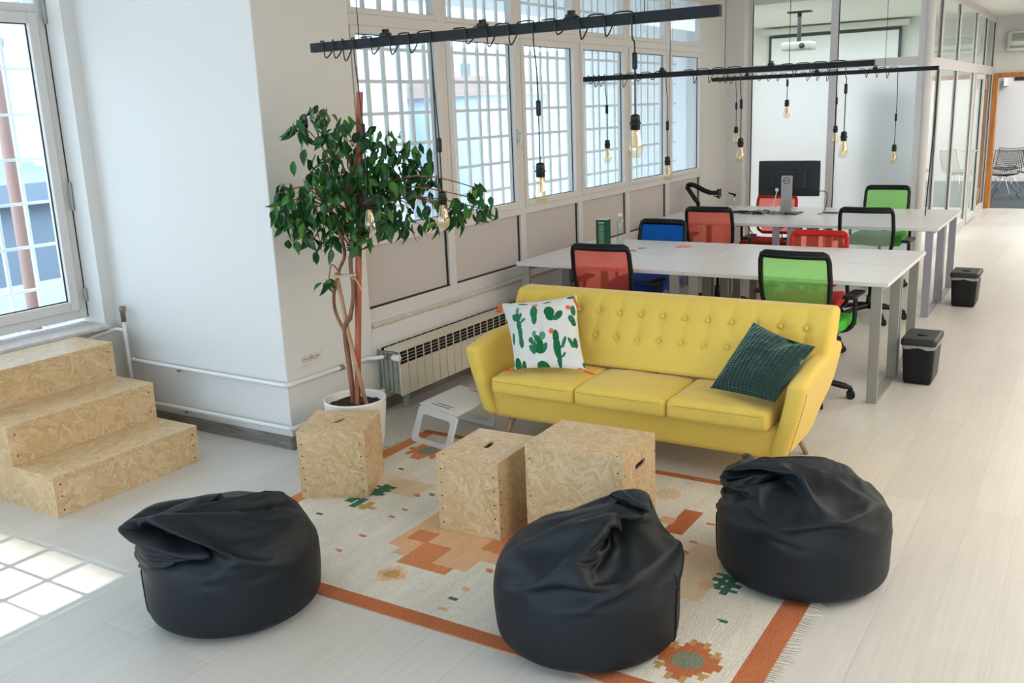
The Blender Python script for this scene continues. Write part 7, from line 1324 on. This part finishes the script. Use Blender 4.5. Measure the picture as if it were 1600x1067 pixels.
# ---------------------------------------------------------------- office chairs
def office_chair(label, loc, rz, fabric, meshm, dz=0, rim='plastic'):
    """seat centre at the origin, the sitter looks along +y"""
    t = thing('office_chair', label, 'office chair', loc, rz); T = WM[t]; h = dz
    for k in range(5):
        a = 2 * PI * k / 5 + .3; c, s_ = math.cos(a), math.sin(a)
        MB().tube(bez([(0, 0, .115), (c * .12, s_ * .12, .105), (c * .24, s_ * .24, .078), (c * .275, s_ * .275, .066)], 4), [.026] * 5 + [.020] * 4 + [.015] * 4, 8, T=T).build('base_arm', 'plastic', t, smooth=True)
        w_ = MB(); px, py = c * .275, s_ * .275
        for q in (-1, 1):
            e = Vector((-s_, c, 0)) * q; w_.tube([Vector((px, py, .026)) + e * .008, Vector((px, py, .026)) + e * .024], .026, 16, T=T)
        w_.tube([(px, py, .026), (px, py, .07)], .012, 8, T=T); w_.build('caster', 'plastic', t, smooth=False)
    MB().tube([(0, 0, .09), (0, 0, .20), (0, 0, .20), (0, 0, .40 + h)], [.028, .026, .014, .014], 12, T=T).build('gas_lift', 'plastic', t, smooth=True)
    MB().rbox((0, .0, .405 + h), (.22, .26, .05), .015, (4, 4, 3), T=T).build('mechanism', 'plastic', t)
    def sf(u, v, w, p): x, y, z = p; x *= 1 - .10 * sst(.2, 1, -v); z += -.03 * sst(.6, 1, v) + .012 * abs(u) ** 3 * (1 if w > 0 else 0); return (x, y, z)
    MB().rbox((0, .03, .462 + h), (.49, .47, .065), .03, (14, 14, 6), sf, T=T).build('seat', fabric, t, smooth=True)
    # back: swept black frame with stretched mesh
    zb, zt = .54 + h, .925 + h
    def Pb(x, z):
        k = (z - zb) / (zt - zb); return (x, -.205 - .075 * k - .035 * math.sin(PI * min(1, k * .9)) * (1 - (x / .24) ** 2) * .8 + .02 * (x / .21) ** 2, z)
    ou = [(-.13, zb), (.13, zb), (.175, zb + .03), (.20, zb + .10), (.207, zb + .22), (.203, zt - .05), (.192, zt - .012), (.17, zt), (-.17, zt), (-.192, zt - .012), (-.203, zt - .05), (-.207, zb + .22), (-.20, zb + .10), (-.175, zb + .03)]
    loop = []
    for i in range(len(ou)):
        a, b = ou[i], ou[(i + 1) % len(ou)]; m_ = 5 if abs(b[0] - a[0]) > .2 else 2
        for k in range(m_): loop.append(Pb(a[0] + (b[0] - a[0]) * k / m_, a[1] + (b[1] - a[1]) * k / m_))
    MB().tube(loop, .0155, 8, closed=True, T=T).tube([Pb(-.185 + .37 * k / 8, zt - .016) for k in range(9)], .019, 8, T=T)  .build('back_frame', rim, t, smooth=True)
    def mf(u, v):
        z = zb + .004 + (zt - zb - .008) * v; k = (z - zb) / (zt - zb)
        hw = .13 + .077 * sst(0, .35, k) if k < .85 else .205 - .02 * sst(.85, 1, k); return Pb(-hw + 2 * hw * u, z)
    MB().grid(16, 14, mf, T=T).build('back_mesh', meshm, t, smooth=True)
    MB().tube([T @ Vector(Pb(0, zb + .05)) + T.to_3x3() @ Vector((0, -.02, 0)), T @ Vector(Pb(0, zb)) + T.to_3x3() @ Vector((0, -.02, 0)), T @ Vector((0, -.19, .47 + h)), T @ Vector((0, -.06, .41 + h))], [.018, .022, .024, .022], 8).build('back_upright', 'plastic', t, smooth=True)
    for q in (-1, 1):
        MB().tube(bez([(q * .27, .06, .635 + h), (q * .275, .05, .56 + h), (q * .272, .03, .47 + h), (q * .22, .02, .425 + h), (q * .09, .0, .415 + h)], 5), .014, 8, T=T).build('arm_post', 'plastic', t, smooth=True)
        MB().rbox((q * .27, .03, .648 + h), (.075, .25, .026), .012, (4, 8, 3), T=T).build('arm_pad', 'plastic', t, smooth=True)
    return t
office_chair('red mesh office chair behind the left end of the sofa, its back to the viewer', (-2.80, 5.80, 0), .03, 'red', 'redm', .0)
office_chair('green mesh office chair behind the right end of the sofa, its back to the viewer', (-1.495, 5.755, 0), -.06, 'green', 'greenm', .015)
office_chair('blue office chair on the far side of the first desk island', (-3.13, 7.09, 0), PI - .05, 'blue', 'bluem', -.055)
office_chair('red office chair facing the viewer across the first desk island', (-1.80, 6.99, 0), PI + .04, 'red', 'redm', -.095, 'red')
office_chair('red mesh office chair with black frame at the near side of the second desk island', (-2.92, 8.14, 0), .02, 'red', 'redm', .0)
office_chair('office chair with a pale see-through mesh back at the second desk island', (-1.60, 8.13, 0), -.02, 'greym', 'clearm', .02)
office_chair('red office chair half hidden behind the computer monitor', (-2.94, 9.72, 0), PI, 'red', 'redm', -.085, 'red')
office_chair('green mesh office chair on the far side of the second desk island, before the glass', (-1.85, 9.75, 0), PI, 'green', 'greenm', .01)

# ---------------------------------------------------------------- waste bins
def bin_(label, x, y, w, d, h, sticker):
    t = thing('waste_bin', label, 'bin', (x, y, 0)); 
    def ff(s_): return lambda u, v, w_, p: (p[0] * (1 + s_ * p[2] / h), p[1] * (1 + s_ * p[2] / h), p[2])
    MB().rbox((x, y, h / 2), (w * .93, d * .93, h), .02, (8, 8, 8), ff(.14)).build('body', 'plastic', t, smooth=True)
    def lin(u, v): a = 2 * PI * u; c, s_ = math.cos(a), math.sin(a); k = 1 / max(abs(c), abs(s_)) ** .85; return (x + c * k * w * .512, y + s_ * k * d * .512, h - .012 - .022 * v + random.uniform(-.003, .003) - .006 * math.sin(a * 5) * v)
    MB().grid(48, 3, lin, closed_u=True).build('bin_liner', 'bag', t, smooth=True)
    ld = MB().rbox((x, y, h + .004), (w * 1.07, d * 1.05, .045), .012, (8, 8, 3)).build('lid', 'dplastic', t, smooth=True)
    MB().lathe([(.03, 0), (.034, .003), (.03, .007), (.012, .004)], 20, Matrix.Translation((x, y - .02, h + .026))).build('lid_knob', 'plastic', ld, smooth=True)
    if sticker: boxo('label_sticker', (x - .055, y - d * .93 / 2 * .885 - .0035, .030), (x + .03, y - d * .93 / 2 * .885 + .004, .058), 'paper', t)
bin_('black lidded waste bin beside the first desk island', -.925, 6.43, .20, .33, .275, False)
bin_('black lidded waste bin with a white sticker, beside the second desk island', -.975, 9.02, .215, .33, .275, True)

# ---------------------------------------------------------------- things on the desks
DZ = .745
t = thing('drink_carton', 'tall green printed carton on the first desk island', 'carton', (-3.345, 6.70, DZ), .05); T = WM[t]
MB().box((-.048, -.035, 0), (.048, .035, .205), T).build('carton_body', 'carton', t, bevel=.002)
MB().box((-.046, -.033, .205), (.046, .033, .2075), T).build('carton_top', 'white', t)
g = MB().box((-.024, -.0362, .176), (.024, -.0355, .188), T)
for k in range(17): w_ = .016 + .010 * abs(math.sin(k * 1.7)); g.box((-w_, -.0362, .164 - k * .009), (w_, -.0355, .1675 - k * .009), T)
g.build('printed_text', 'cartonl', t)
t = thing('water_bottle', 'clear plastic water bottle standing next to the green carton', 'bottle', (-3.235, 6.78, DZ)); T = WM[t]
MB().lathe([(.030, .001), (.032, .01), (.032, .06), (.0305, .065), (.032, .07), (.032, .185), (.024, .205), (.013, .215), (.013, .228)], 24, T).build('bottle_body', 'clear', t, smooth=True)
MB().lathe([(.0165, .222), (.017, .226), (.017, .246), (.015, .248)], 20, T).build('cap', 'white', t, smooth=True)
tag(MB().lathe([(.035, DZ), (.035, DZ + .003)], 20, Tr((-2.985, 6.64, 0))).build('coaster', 'coaster'), 'grey round coaster on the first desk island, the farther of two', 'coaster')
tag(MB().lathe([(.033, DZ), (.033, DZ + .003)], 20, Tr((-3.005, 6.50, 0))).build('coaster', 'coaster'), 'grey round coaster on the first desk island, the nearer of two', 'coaster')
tag(MB().lathe([(.06, DZ), (.06, DZ + .003)], 20, Tr((-2.715, 6.80, 0))).build('coaster', 'pink'), 'pink round coaster in the middle of the first desk island', 'coaster')
tag(MB().rbox((-2.21, 9.26, DZ + .006), (.13, .07, .012), .004, (3, 3, 2)).build('wallet', mat('brown_leather', (.35, .24, .20), .5)), 'small dark brown wallet lying on the second desk island', 'wallet')
t = thing('computer_monitor', 'black computer monitor seen from behind, on a silver stand', 'monitor', (-2.61, 9.2, DZ))
MB().rbox((-2.607, 9.215, 1.075), (.585, .038, .335), .008, (6, 4, 6)).build('monitor_case', 'monitor', t)
MB().rbox((-2.607, 9.192, 1.06), (.36, .02, .20), .01, (6, 3, 6)).build('rear_bulge', 'monitor', t)
sd = MB().box((-2.664, 9.155, DZ + .008), (-2.560, 9.182, 1.105)).build('stand_column', 'silver', t, bevel=.004)
MB().rbox((-2.60, 9.19, DZ + .005), (.25, .19, .010), .004, (4, 4, 2)).build('stand_foot', 'dplastic', t)
MB().tube([(-2.612 + .030 * math.cos(a * PI / 12), 9.154, 1.058 + .030 * math.sin(a * PI / 12)) for a in range(24)], .0028, 6, closed=True).build('badge_ring', 'dplastic', sd, smooth=True)
def text(s_, size, loc, rot, mt, parent, name):
    cu = bpy.data.curves.new(name, 'FONT'); cu.body = s_; cu.size = size; cu.align_x = 'CENTER'; cu.align_y = 'CENTER'; cu.extrude = .0008
    o = bpy.data.objects.new(name, cu); C.objects.link(o); dg = bpy.context.evaluated_depsgraph_get(); me = bpy.data.meshes.new_from_object(o.evaluated_get(dg)); bpy.data.objects.remove(o)
    o = bpy.data.objects.new(name, me); C.objects.link(o); me.materials.clear(); me.materials.append(M[mt]); o.parent = parent
    o.matrix_local = WM[parent].inverted() @ (Matrix.Translation(loc) @ Matrix.Rotation(rot[2], 4, 'Z') @ Matrix.Rotation(rot[0], 4, 'X')); return o
text('DELL', .021, (-2.612, 9.153, 1.058), (PI / 2, 0, 0), 'dplastic', sd, 'badge_lettering')
MB().tube(bez([(-2.315, 9.21, .955), (-2.27, 9.20, .958), (-2.235, 9.18, .93), (-2.235, 9.17, .84), (-2.26, 9.15, .76), (-2.30, 9.12, .752)], 6), .004, 6).build('side_cable', 'cable', t, smooth=True)
t = thing('monitor_arm', 'black jointed monitor arm with no screen, clamped by the window', 'monitor arm', (-3.625, 9.5, DZ))
MB().tube([(-3.63, 9.5, DZ), (-3.63, 9.5, DZ + .012), (-3.63, 9.5, DZ + .013), (-3.63, 9.5, DZ + .06)], [.04, .04, .020, .018], 14).build('clamp_base', 'plastic', t, smooth=True)
MB().tube([(-3.63, 9.5, .79), (-3.66, 9.5, .83), (-3.735, 9.5, .93), (-3.755, 9.5, .965)], [.020, .024, .024, .028], 10).build('lower_arm', 'plastic', t, smooth=True)
MB().tube(bez([(-3.755, 9.5, .965), (-3.72, 9.5, .985), (-3.66, 9.49, .975), (-3.56, 9.49, .925), (-3.49, 9.48, .905)], 5), .026, 10).build('upper_arm', 'plastic', t, smooth=True)
MB().box((-3.50, 9.45, .885), (-3.40, 9.52, .925)).box((-3.405, 9.44, .86), (-3.39, 9.53, .945)).tube([(-3.44, 9.44, .92), (-3.38, 9.44, .935)], .006, 6).tube([(-3.44, 9.44, .88), (-3.37, 9.44, .85)], .006, 6).build('screen_plate', 'plastic', t)
t = thing('microphone_arm', 'small black jointed holder sticking up left of the cable pile', 'holder', (-3.28, 9.5, DZ))
MB().tube([(-3.25, 9.52, DZ), (-3.25, 9.52, .89)], .004, 8).build('thin_rod', 'chrome', t, smooth=True)
MB().tube([(-3.31, 9.52, .902), (-3.26, 9.52, .888), (-3.235, 9.52, .882)], [.007, .009, .012], 8).tube([(-3.245, 9.52, .885), (-3.245, 9.52, .865)], .012, 8).build('holder_head', 'plastic', t, smooth=True)
t = thing('docking_station', 'flat white and black docking bar lying left of the monitor', 'docking station', (-2.95, 9.17, DZ))
MB().rbox((-2.96, 9.18, DZ + .0085), (.44, .13, .015), .004, (4, 4, 2)).build('black_base', 'plastic', t)
MB().rbox((-2.96, 9.19, DZ + .0215), (.44, .12, .010), .004, (4, 4, 2)).build('white_top', 'white', t)
t = thing('cable_pile', 'tangle of black and grey cables in front of the monitor', 'cables', (-2.95, 9.05, DZ)); rnd = random.Random(11)
for k in range(11):
    x = rnd.uniform(-3.25, -2.55); pts = [(x, 9.05 + rnd.uniform(-.05, .05), DZ + .006)]
    for q in range(6): x += rnd.uniform(-.10, .13); pts.append((max(-3.3, min(-2.45, x)), 9.06 + rnd.uniform(-.06, .05), DZ + .005 + rnd.random() * .03))
    MB().tube(bez(pts, 6), rnd.choice((.003, .004, .005)), 6).build('cable', 'cable' if k % 3 else 'coaster', t, smooth=True)
t = thing('charging_cable', 'white charging cable standing up in front of the monitor', 'cable', (-2.70, 9.06, DZ))
MB().tube(bez([(-2.78, 9.0, DZ + .004), (-2.72, 9.02, DZ + .01), (-2.70, 9.04, DZ + .08), (-2.68, 9.05, .93), (-2.672, 9.05, .965)], 6), .004, 8).build('cord', 'white', t, smooth=True)
MB().box((-2.686, 9.043, .965), (-2.658, 9.057, .995)).build('plug', 'white', t, bevel=.003)
MB().tube(bez([(-2.64, 9.04, DZ + .03), (-2.60, 9.06, .86), (-2.56, 9.06, .87), (-2.52, 9.07, .80), (-2.50, 9.08, DZ + .01)], 6), .0035, 6).build('grey_lead', 'coaster', t, smooth=True)
# hanging cables under the second desk island
for k, (x0, x1, lo) in enumerate(((-2.75, -2.45, .50), (-3.05, -2.55, .42), (-2.55, -2.46, .30))):
    tag(MB().tube(bez([(x0, 9.2, .69), ((x0 * 2 + x1) / 3, 9.15, lo + .05), ((x0 + x1) / 2, 9.12, lo), (x1, 9.1, lo + .12), (x1 + .03, 9.1, .68)], 7), .005, 6).build('hanging_cable', 'cable', smooth=True), ('wide black cable loop sagging under the second desk island', 'longest black cable loop hanging under the second desk island, left of the others', 'narrow black cable loop hanging lowest, beside the middle legs of the second desk island')[k], 'cable', 'cables under the second desk island')
tag(MB().tube(bez([(-2.05, 6.6, .68), (-1.95, 6.55, .60), (-1.75, 6.5, .52), (-1.62, 6.5, .45), (-1.62, 6.5, .30), (-1.66, 6.5, .05)], 7), .005, 6).build('desk_cable', 'cable', smooth=True), 'black power cable dropping under the first desk island', 'cable')

# ---------------------------------------------------------------- ceiling bars and bulbs
def bar_light(label, x0, x1, y, z, h, ups, clips, seed):
    rnd = random.Random(seed); t = thing('hanging_bar', label, 'ceiling bar', ((x0 + x1) / 2, y, z))
    MB().box((x0, y - .016, z - h / 2), (x1, y + .016, z + h / 2)).build('bar', 'blackwood', t, bevel=.002)
    for x in ups: MB().tube([(x, y, z + h / 2), (x + rnd.uniform(-.004, .004), y, CE)], .0022, 6).build('suspension_wire', 'cable', t)
    for x in clips: MB().box((x - .018, y - .02, z + h / 2), (x + .018, y + .02, z + h / 2 + .016)).box((x - .012, y - .012, z + h / 2 + .016), (x - .004, y + .012, z + h / 2 + .032)).box((x + .004, y - .012, z + h / 2 + .016), (x + .012, y + .012, z + h / 2 + .032)).build('terminal_block', 'plastic', t)
    return t
bar_light('long dark wooden bar hanging nearest, over the boxes and the ficus', -3.315, -1.275, 3.55, 2.134, .042, (-3.02, -1.98, -1.58), (-2.86, -2.33, -1.90), 1)
bar_light('dark bar hanging over the first desk island', -3.385, -1.32, 6.5, 2.012, .036, (-2.70, -2.30, -1.86), (-2.76, -1.98), 2)
bar_light('dark bar hanging farthest, over the second desk island', -3.345, -1.32, 9.1, 2.024, .036, (-2.95, -1.76), (-3.0, -2.35, -1.84), 3)
def pendant(label, x, y, zbar, h, zb, zs, group, wraps, seed, big=1):
    """zb: lowest point of the bulb; zs: height of the inline switch"""
    rnd = random.Random(seed); t = thing('pendant_bulb', label, 'pendant lamp', (x, y, zbar), 0, None)
    zh = zb + .118; top = zbar + h / 2 + .006; sw = -1
    pts = [(x + sw * .42 * wraps, y + .005, top)]; n = 3
    for k in range(n):                                   # loops wound round the bar
        xx = x + sw * (.34 - .11 * k) * wraps
        pts += [(xx + sw * .02, y + .005, top), (xx, y - .024, zbar + .01), (xx - sw * .006, y - .018, zbar - h / 2 - .010 - rnd.random() * .045), (xx - sw * .015, y + .024, zbar - h * .3), (xx - sw * .02, y + .02, top)]
    pts += [(x + sw * .015, y - .0, top), (x, y - .024, zbar), (x, y - .022, zbar - .07), (x + rnd.uniform(-.004, .004), y - .010, (zbar + zs) / 2), (x, y, zs + .05)]
    MB().tube(bez(pts, 6), .0032, 6).build('cord', 'cable', t, smooth=True)
    MB().tube([(x, y, zs), (x, y, zh + .05)], .0032, 6).build('cord', 'cable', t, smooth=True)
    MB().rbox((x, y, zs + .02), (.020, .018, .066), .007, (4, 4, 6)).build('inline_switch', 'plastic', t, smooth=True)
    T = Matrix.Translation((x, y, zb)) 
    MB().lathe([(.006, .172), (.017, .168), (.0195, .158), (.0195, .140), (.024, .138), (.024, .133), (.0195, .131), (.020, .112), (.017, .110)], 20, T).build('lamp_holder', 'socket', t, smooth=True)
    b = MB().lathe([(.001, 0), (.014, .002), (.025, .011), (.031, .026), (.0315, .038), (.028, .056), (.021, .082), (.0165, .102), (.0155, .114)], 24, T).build('bulb', 'bulb', t, smooth=True)
    f = MB(); f.tube([(x, y, zb + .110), (x, y, zb + .045)], [.006, .002], 8)
    for k in range(8):
        a = 2 * PI * k / 8; c, s_ = math.cos(a), math.sin(a); f.tube([(x + c * .006, y + s_ * .006, zb + .092), (x + c * .014, y + s_ * .014, zb + .030)], .0008, 4)
    f.build('filament', 'fil', b)
    return t
for args in (
 ('bare amber bulb hanging in front of the ficus stake', -3.036, 3.55, 2.134, .042, 1.257, 1.72, 0, .55, 11),
 ('bare amber bulb hanging just right of the ficus crown, before the first window mullion', -2.592, 3.55, 2.134, .042, 1.287, 1.645, 0, 1, 12),
 ('bare amber bulb hanging third along the nearest bar', -2.067, 3.55, 2.134, .042, 1.413, 1.79, 0, 1, 13),
 ('largest-looking amber bulb, at the right end of the nearest bar', -1.623, 3.55, 2.134, .042, 1.600, 1.955, 0, 1, 14),
 ('bare bulb at the window end of the middle bar', -3.20, 6.5, 2.012, .036, 1.397, 1.77, 0, .38, 21),
 ('bare bulb hanging lowest from the middle bar, above the blue chair', -2.72, 6.5, 2.012, .036, 1.271, 1.64, 0, 1, 22),
 ('bare bulb third along the middle bar, before the pale pilaster', -2.18, 6.5, 2.012, .036, 1.392, 1.77, 0, 1, 23),
 ('bare bulb at the aisle end of the middle bar', -1.49, 6.5, 2.012, .036, 1.421, 1.84, 0, 1, 24),
 ('bare bulb at the window end of the farthest bar', -3.10, 9.1, 2.024, .036, 1.406, 1.75, 0, .5, 31),
 ('bare bulb hanging highest, from the farthest bar', -2.615, 9.1, 2.024, .036, 1.639, 1.94, 0, .8, 32),
 ('bare bulb third along the farthest bar, before the partition mullion', -2.163, 9.1, 2.024, .036, 1.391, 1.76, 0, .8, 33),
 ('bare bulb hanging lowest from the farthest bar, at its aisle end', -1.646, 9.1, 2.024, .036, 1.215, 1.60, 0, .8, 34)): pendant(*args)
tag(MB().tube([(-1.325, 9.1, 2.0), (-1.33, 9.1, 1.5), (-1.36, 9.16, .9), (-1.37, 9.2, .75)], .005, 6).build('power_cable', 'cable', smooth=True), 'black cable dropping from the end of the farthest bar to the desk', 'cable')

# ---------------------------------------------------------------- wire chairs in the far room
def wire_chair(label, loc, rz):
    t = thing('wire_chair', label, 'chair', loc, rz); T = WM[t]
    def shell(u, v):           # v 0 at the front edge of the seat, 1 at the top of the back
        a = u * 2 - 1; w_ = .24 - .03 * abs(v - .45)
        if v < .5: k = v / .5; y, z = .22 - .40 * k, .43 - .03 * math.sin(k * PI) - .01 * k
        else: k = (v - .5) / .5; y, z = -.18 - .10 * k - .02 * math.sin(PI * k), .42 + .38 * k
        z += .05 * a * a * (1 - abs(v - .5) * 1.2); y += .04 * a * a * (v > .5); return (a * w_, y, z)
    m_ = MB(); 
    for i in range(15): m_.tube([shell(i / 14, v / 20) for v in range(21)], .0028 if 0 < i < 14 else .006, 4, T=T)
    for j in range(23): m_.tube([shell(i / 8, j / 22) for i in range(9)], .0028 if 0 < j < 22 else .006, 4, T=T)
    m_.build('wire_shell', 'blackwire', t)
    for sx in (-1, 1):
        for sy in (-1, 1): MB().tube([(sx * .05, sy * .09 - .02, .38), (sx * .22, sy * .22 - .02, 0)], .006, 6, T=T).build('leg', 'chrome', t, smooth=True)
    MB().tube([(-.05, .07, .38), (.05, .07, .38), (.05, -.11, .38), (-.05, -.11, .38)], .006, 6, closed=True, T=T).build('leg_frame', 'chrome', t, smooth=True)
wire_chair('black wire chair with chrome legs, partly cut off by the orange door frame', (-1.55, 18.5, 0), PI - .2)
wire_chair('black wire chair with a tall back, behind the one cut off by the door frame', (-1.62, 19.9, 0), .4)
wire_chair('black wire chair at the right picture edge, turned sideways', (-1.08, 18.9, 0), PI / 2 + .5)
wire_chair('black wire chair further inside the far room', (-.30, 19.3, 0), 2.6)

# ---------------------------------------------------------------- outside the windows
def building(name, label, x0, x1, y0, y1, z1, mt, rows, z0=-4.0, sill=.9, dz=3.0, dy=2.4, ww=1.2, wh=1.4):
    t = thing(name, label, 'building', (x1, (y0 + y1) / 2, z0))
    MB().box((x0, y0, z0), (x1, y1, z1)).build('walls', mt, t)
    n = int((y1 - y0) / dy)
    for r_ in range(rows):
        for k in range(n):
            y = y0 + dy * (k + .5); z = z0 + 4.0 + sill + dz * r_ - 3.0
            if z + wh < z1: MB().box((x1, y - ww / 2, z), (x1 + .04, y + ww / 2, z + wh)).build('window', 'bldw', t)
    MB().box((x0 - .2, y0 - .1, z1), (x1 + .25, y1 + .1, z1 + .25)).build('cornice', mt, t)
st(MB().box((-80, -40, -4.2), (-6.4, 90, -4.0)).build('ground', 'yard'))
building('apartment_block', 'pale building across the yard outside the long windows', -34, -22, 16, 30, 5.2, 'bldg', 3)
building('apartment_block', 'grey blue low building seen through the far bays', -24, -15, 31, 55, 2.6, 'bldg2', 2)
building('warehouse', 'long low grey shed outside the window by the stairs', -20, -12, 3, 12.5, .9, 'bldg2', 1)
building('sun_block_tower', 'high pale block added far outside to shade the room', -46, -40, 2.06, 60, 52, 'bldg', 6)  # added sun blocker, leaves only the floor patch in direct sun
t = thing('arched_roof', 'low pale barrel roof seen above the ficus through the first bay', 'roof', (-20, 24, 2))
MB().prism([(math.cos(a * PI / 20) * 2.6 + 14.2, math.sin(a * PI / 20) * 1.6 + 2.6) for a in range(21)], -17, -14, 0).build('barrel', 'bldg', t, smooth=False)
MB().box((-17, 10.5, -4), (-14, 18, 2.6)).build('hall_walls', 'bldg', t)
t = thing('roof_terrace', 'terracotta roof edge seen through the third bay', 'roof', (-14, 22, 1)); MB().box((-18, 19, 2.2), (-12.5, 24, 2.65)).build('roof_edge', 'brick', t); MB().box((-18, 19.2, -4), (-12.8, 23.8, 2.2)).build('hall_walls', 'bldg', t)
t = thing('street_post', 'reddish post with a round sign outside the window by the stairs', 'post', (-6.9, 4.08, -4))
MB().tube([(-6.9, 4.08, -4), (-6.9, 4.08, 3.2)], .045, 12).build('pole', 'post', t, smooth=True)
MB().tube([(-6.84, 4.06, 2.42), (-6.82, 4.06, 2.42)], .07, 24).build('round_sign', 'silver', t)
st(MB().box((-9.5, -4, -4.0), (-6.4, 10.9, .25)).build('ground_terrace', 'yard'))
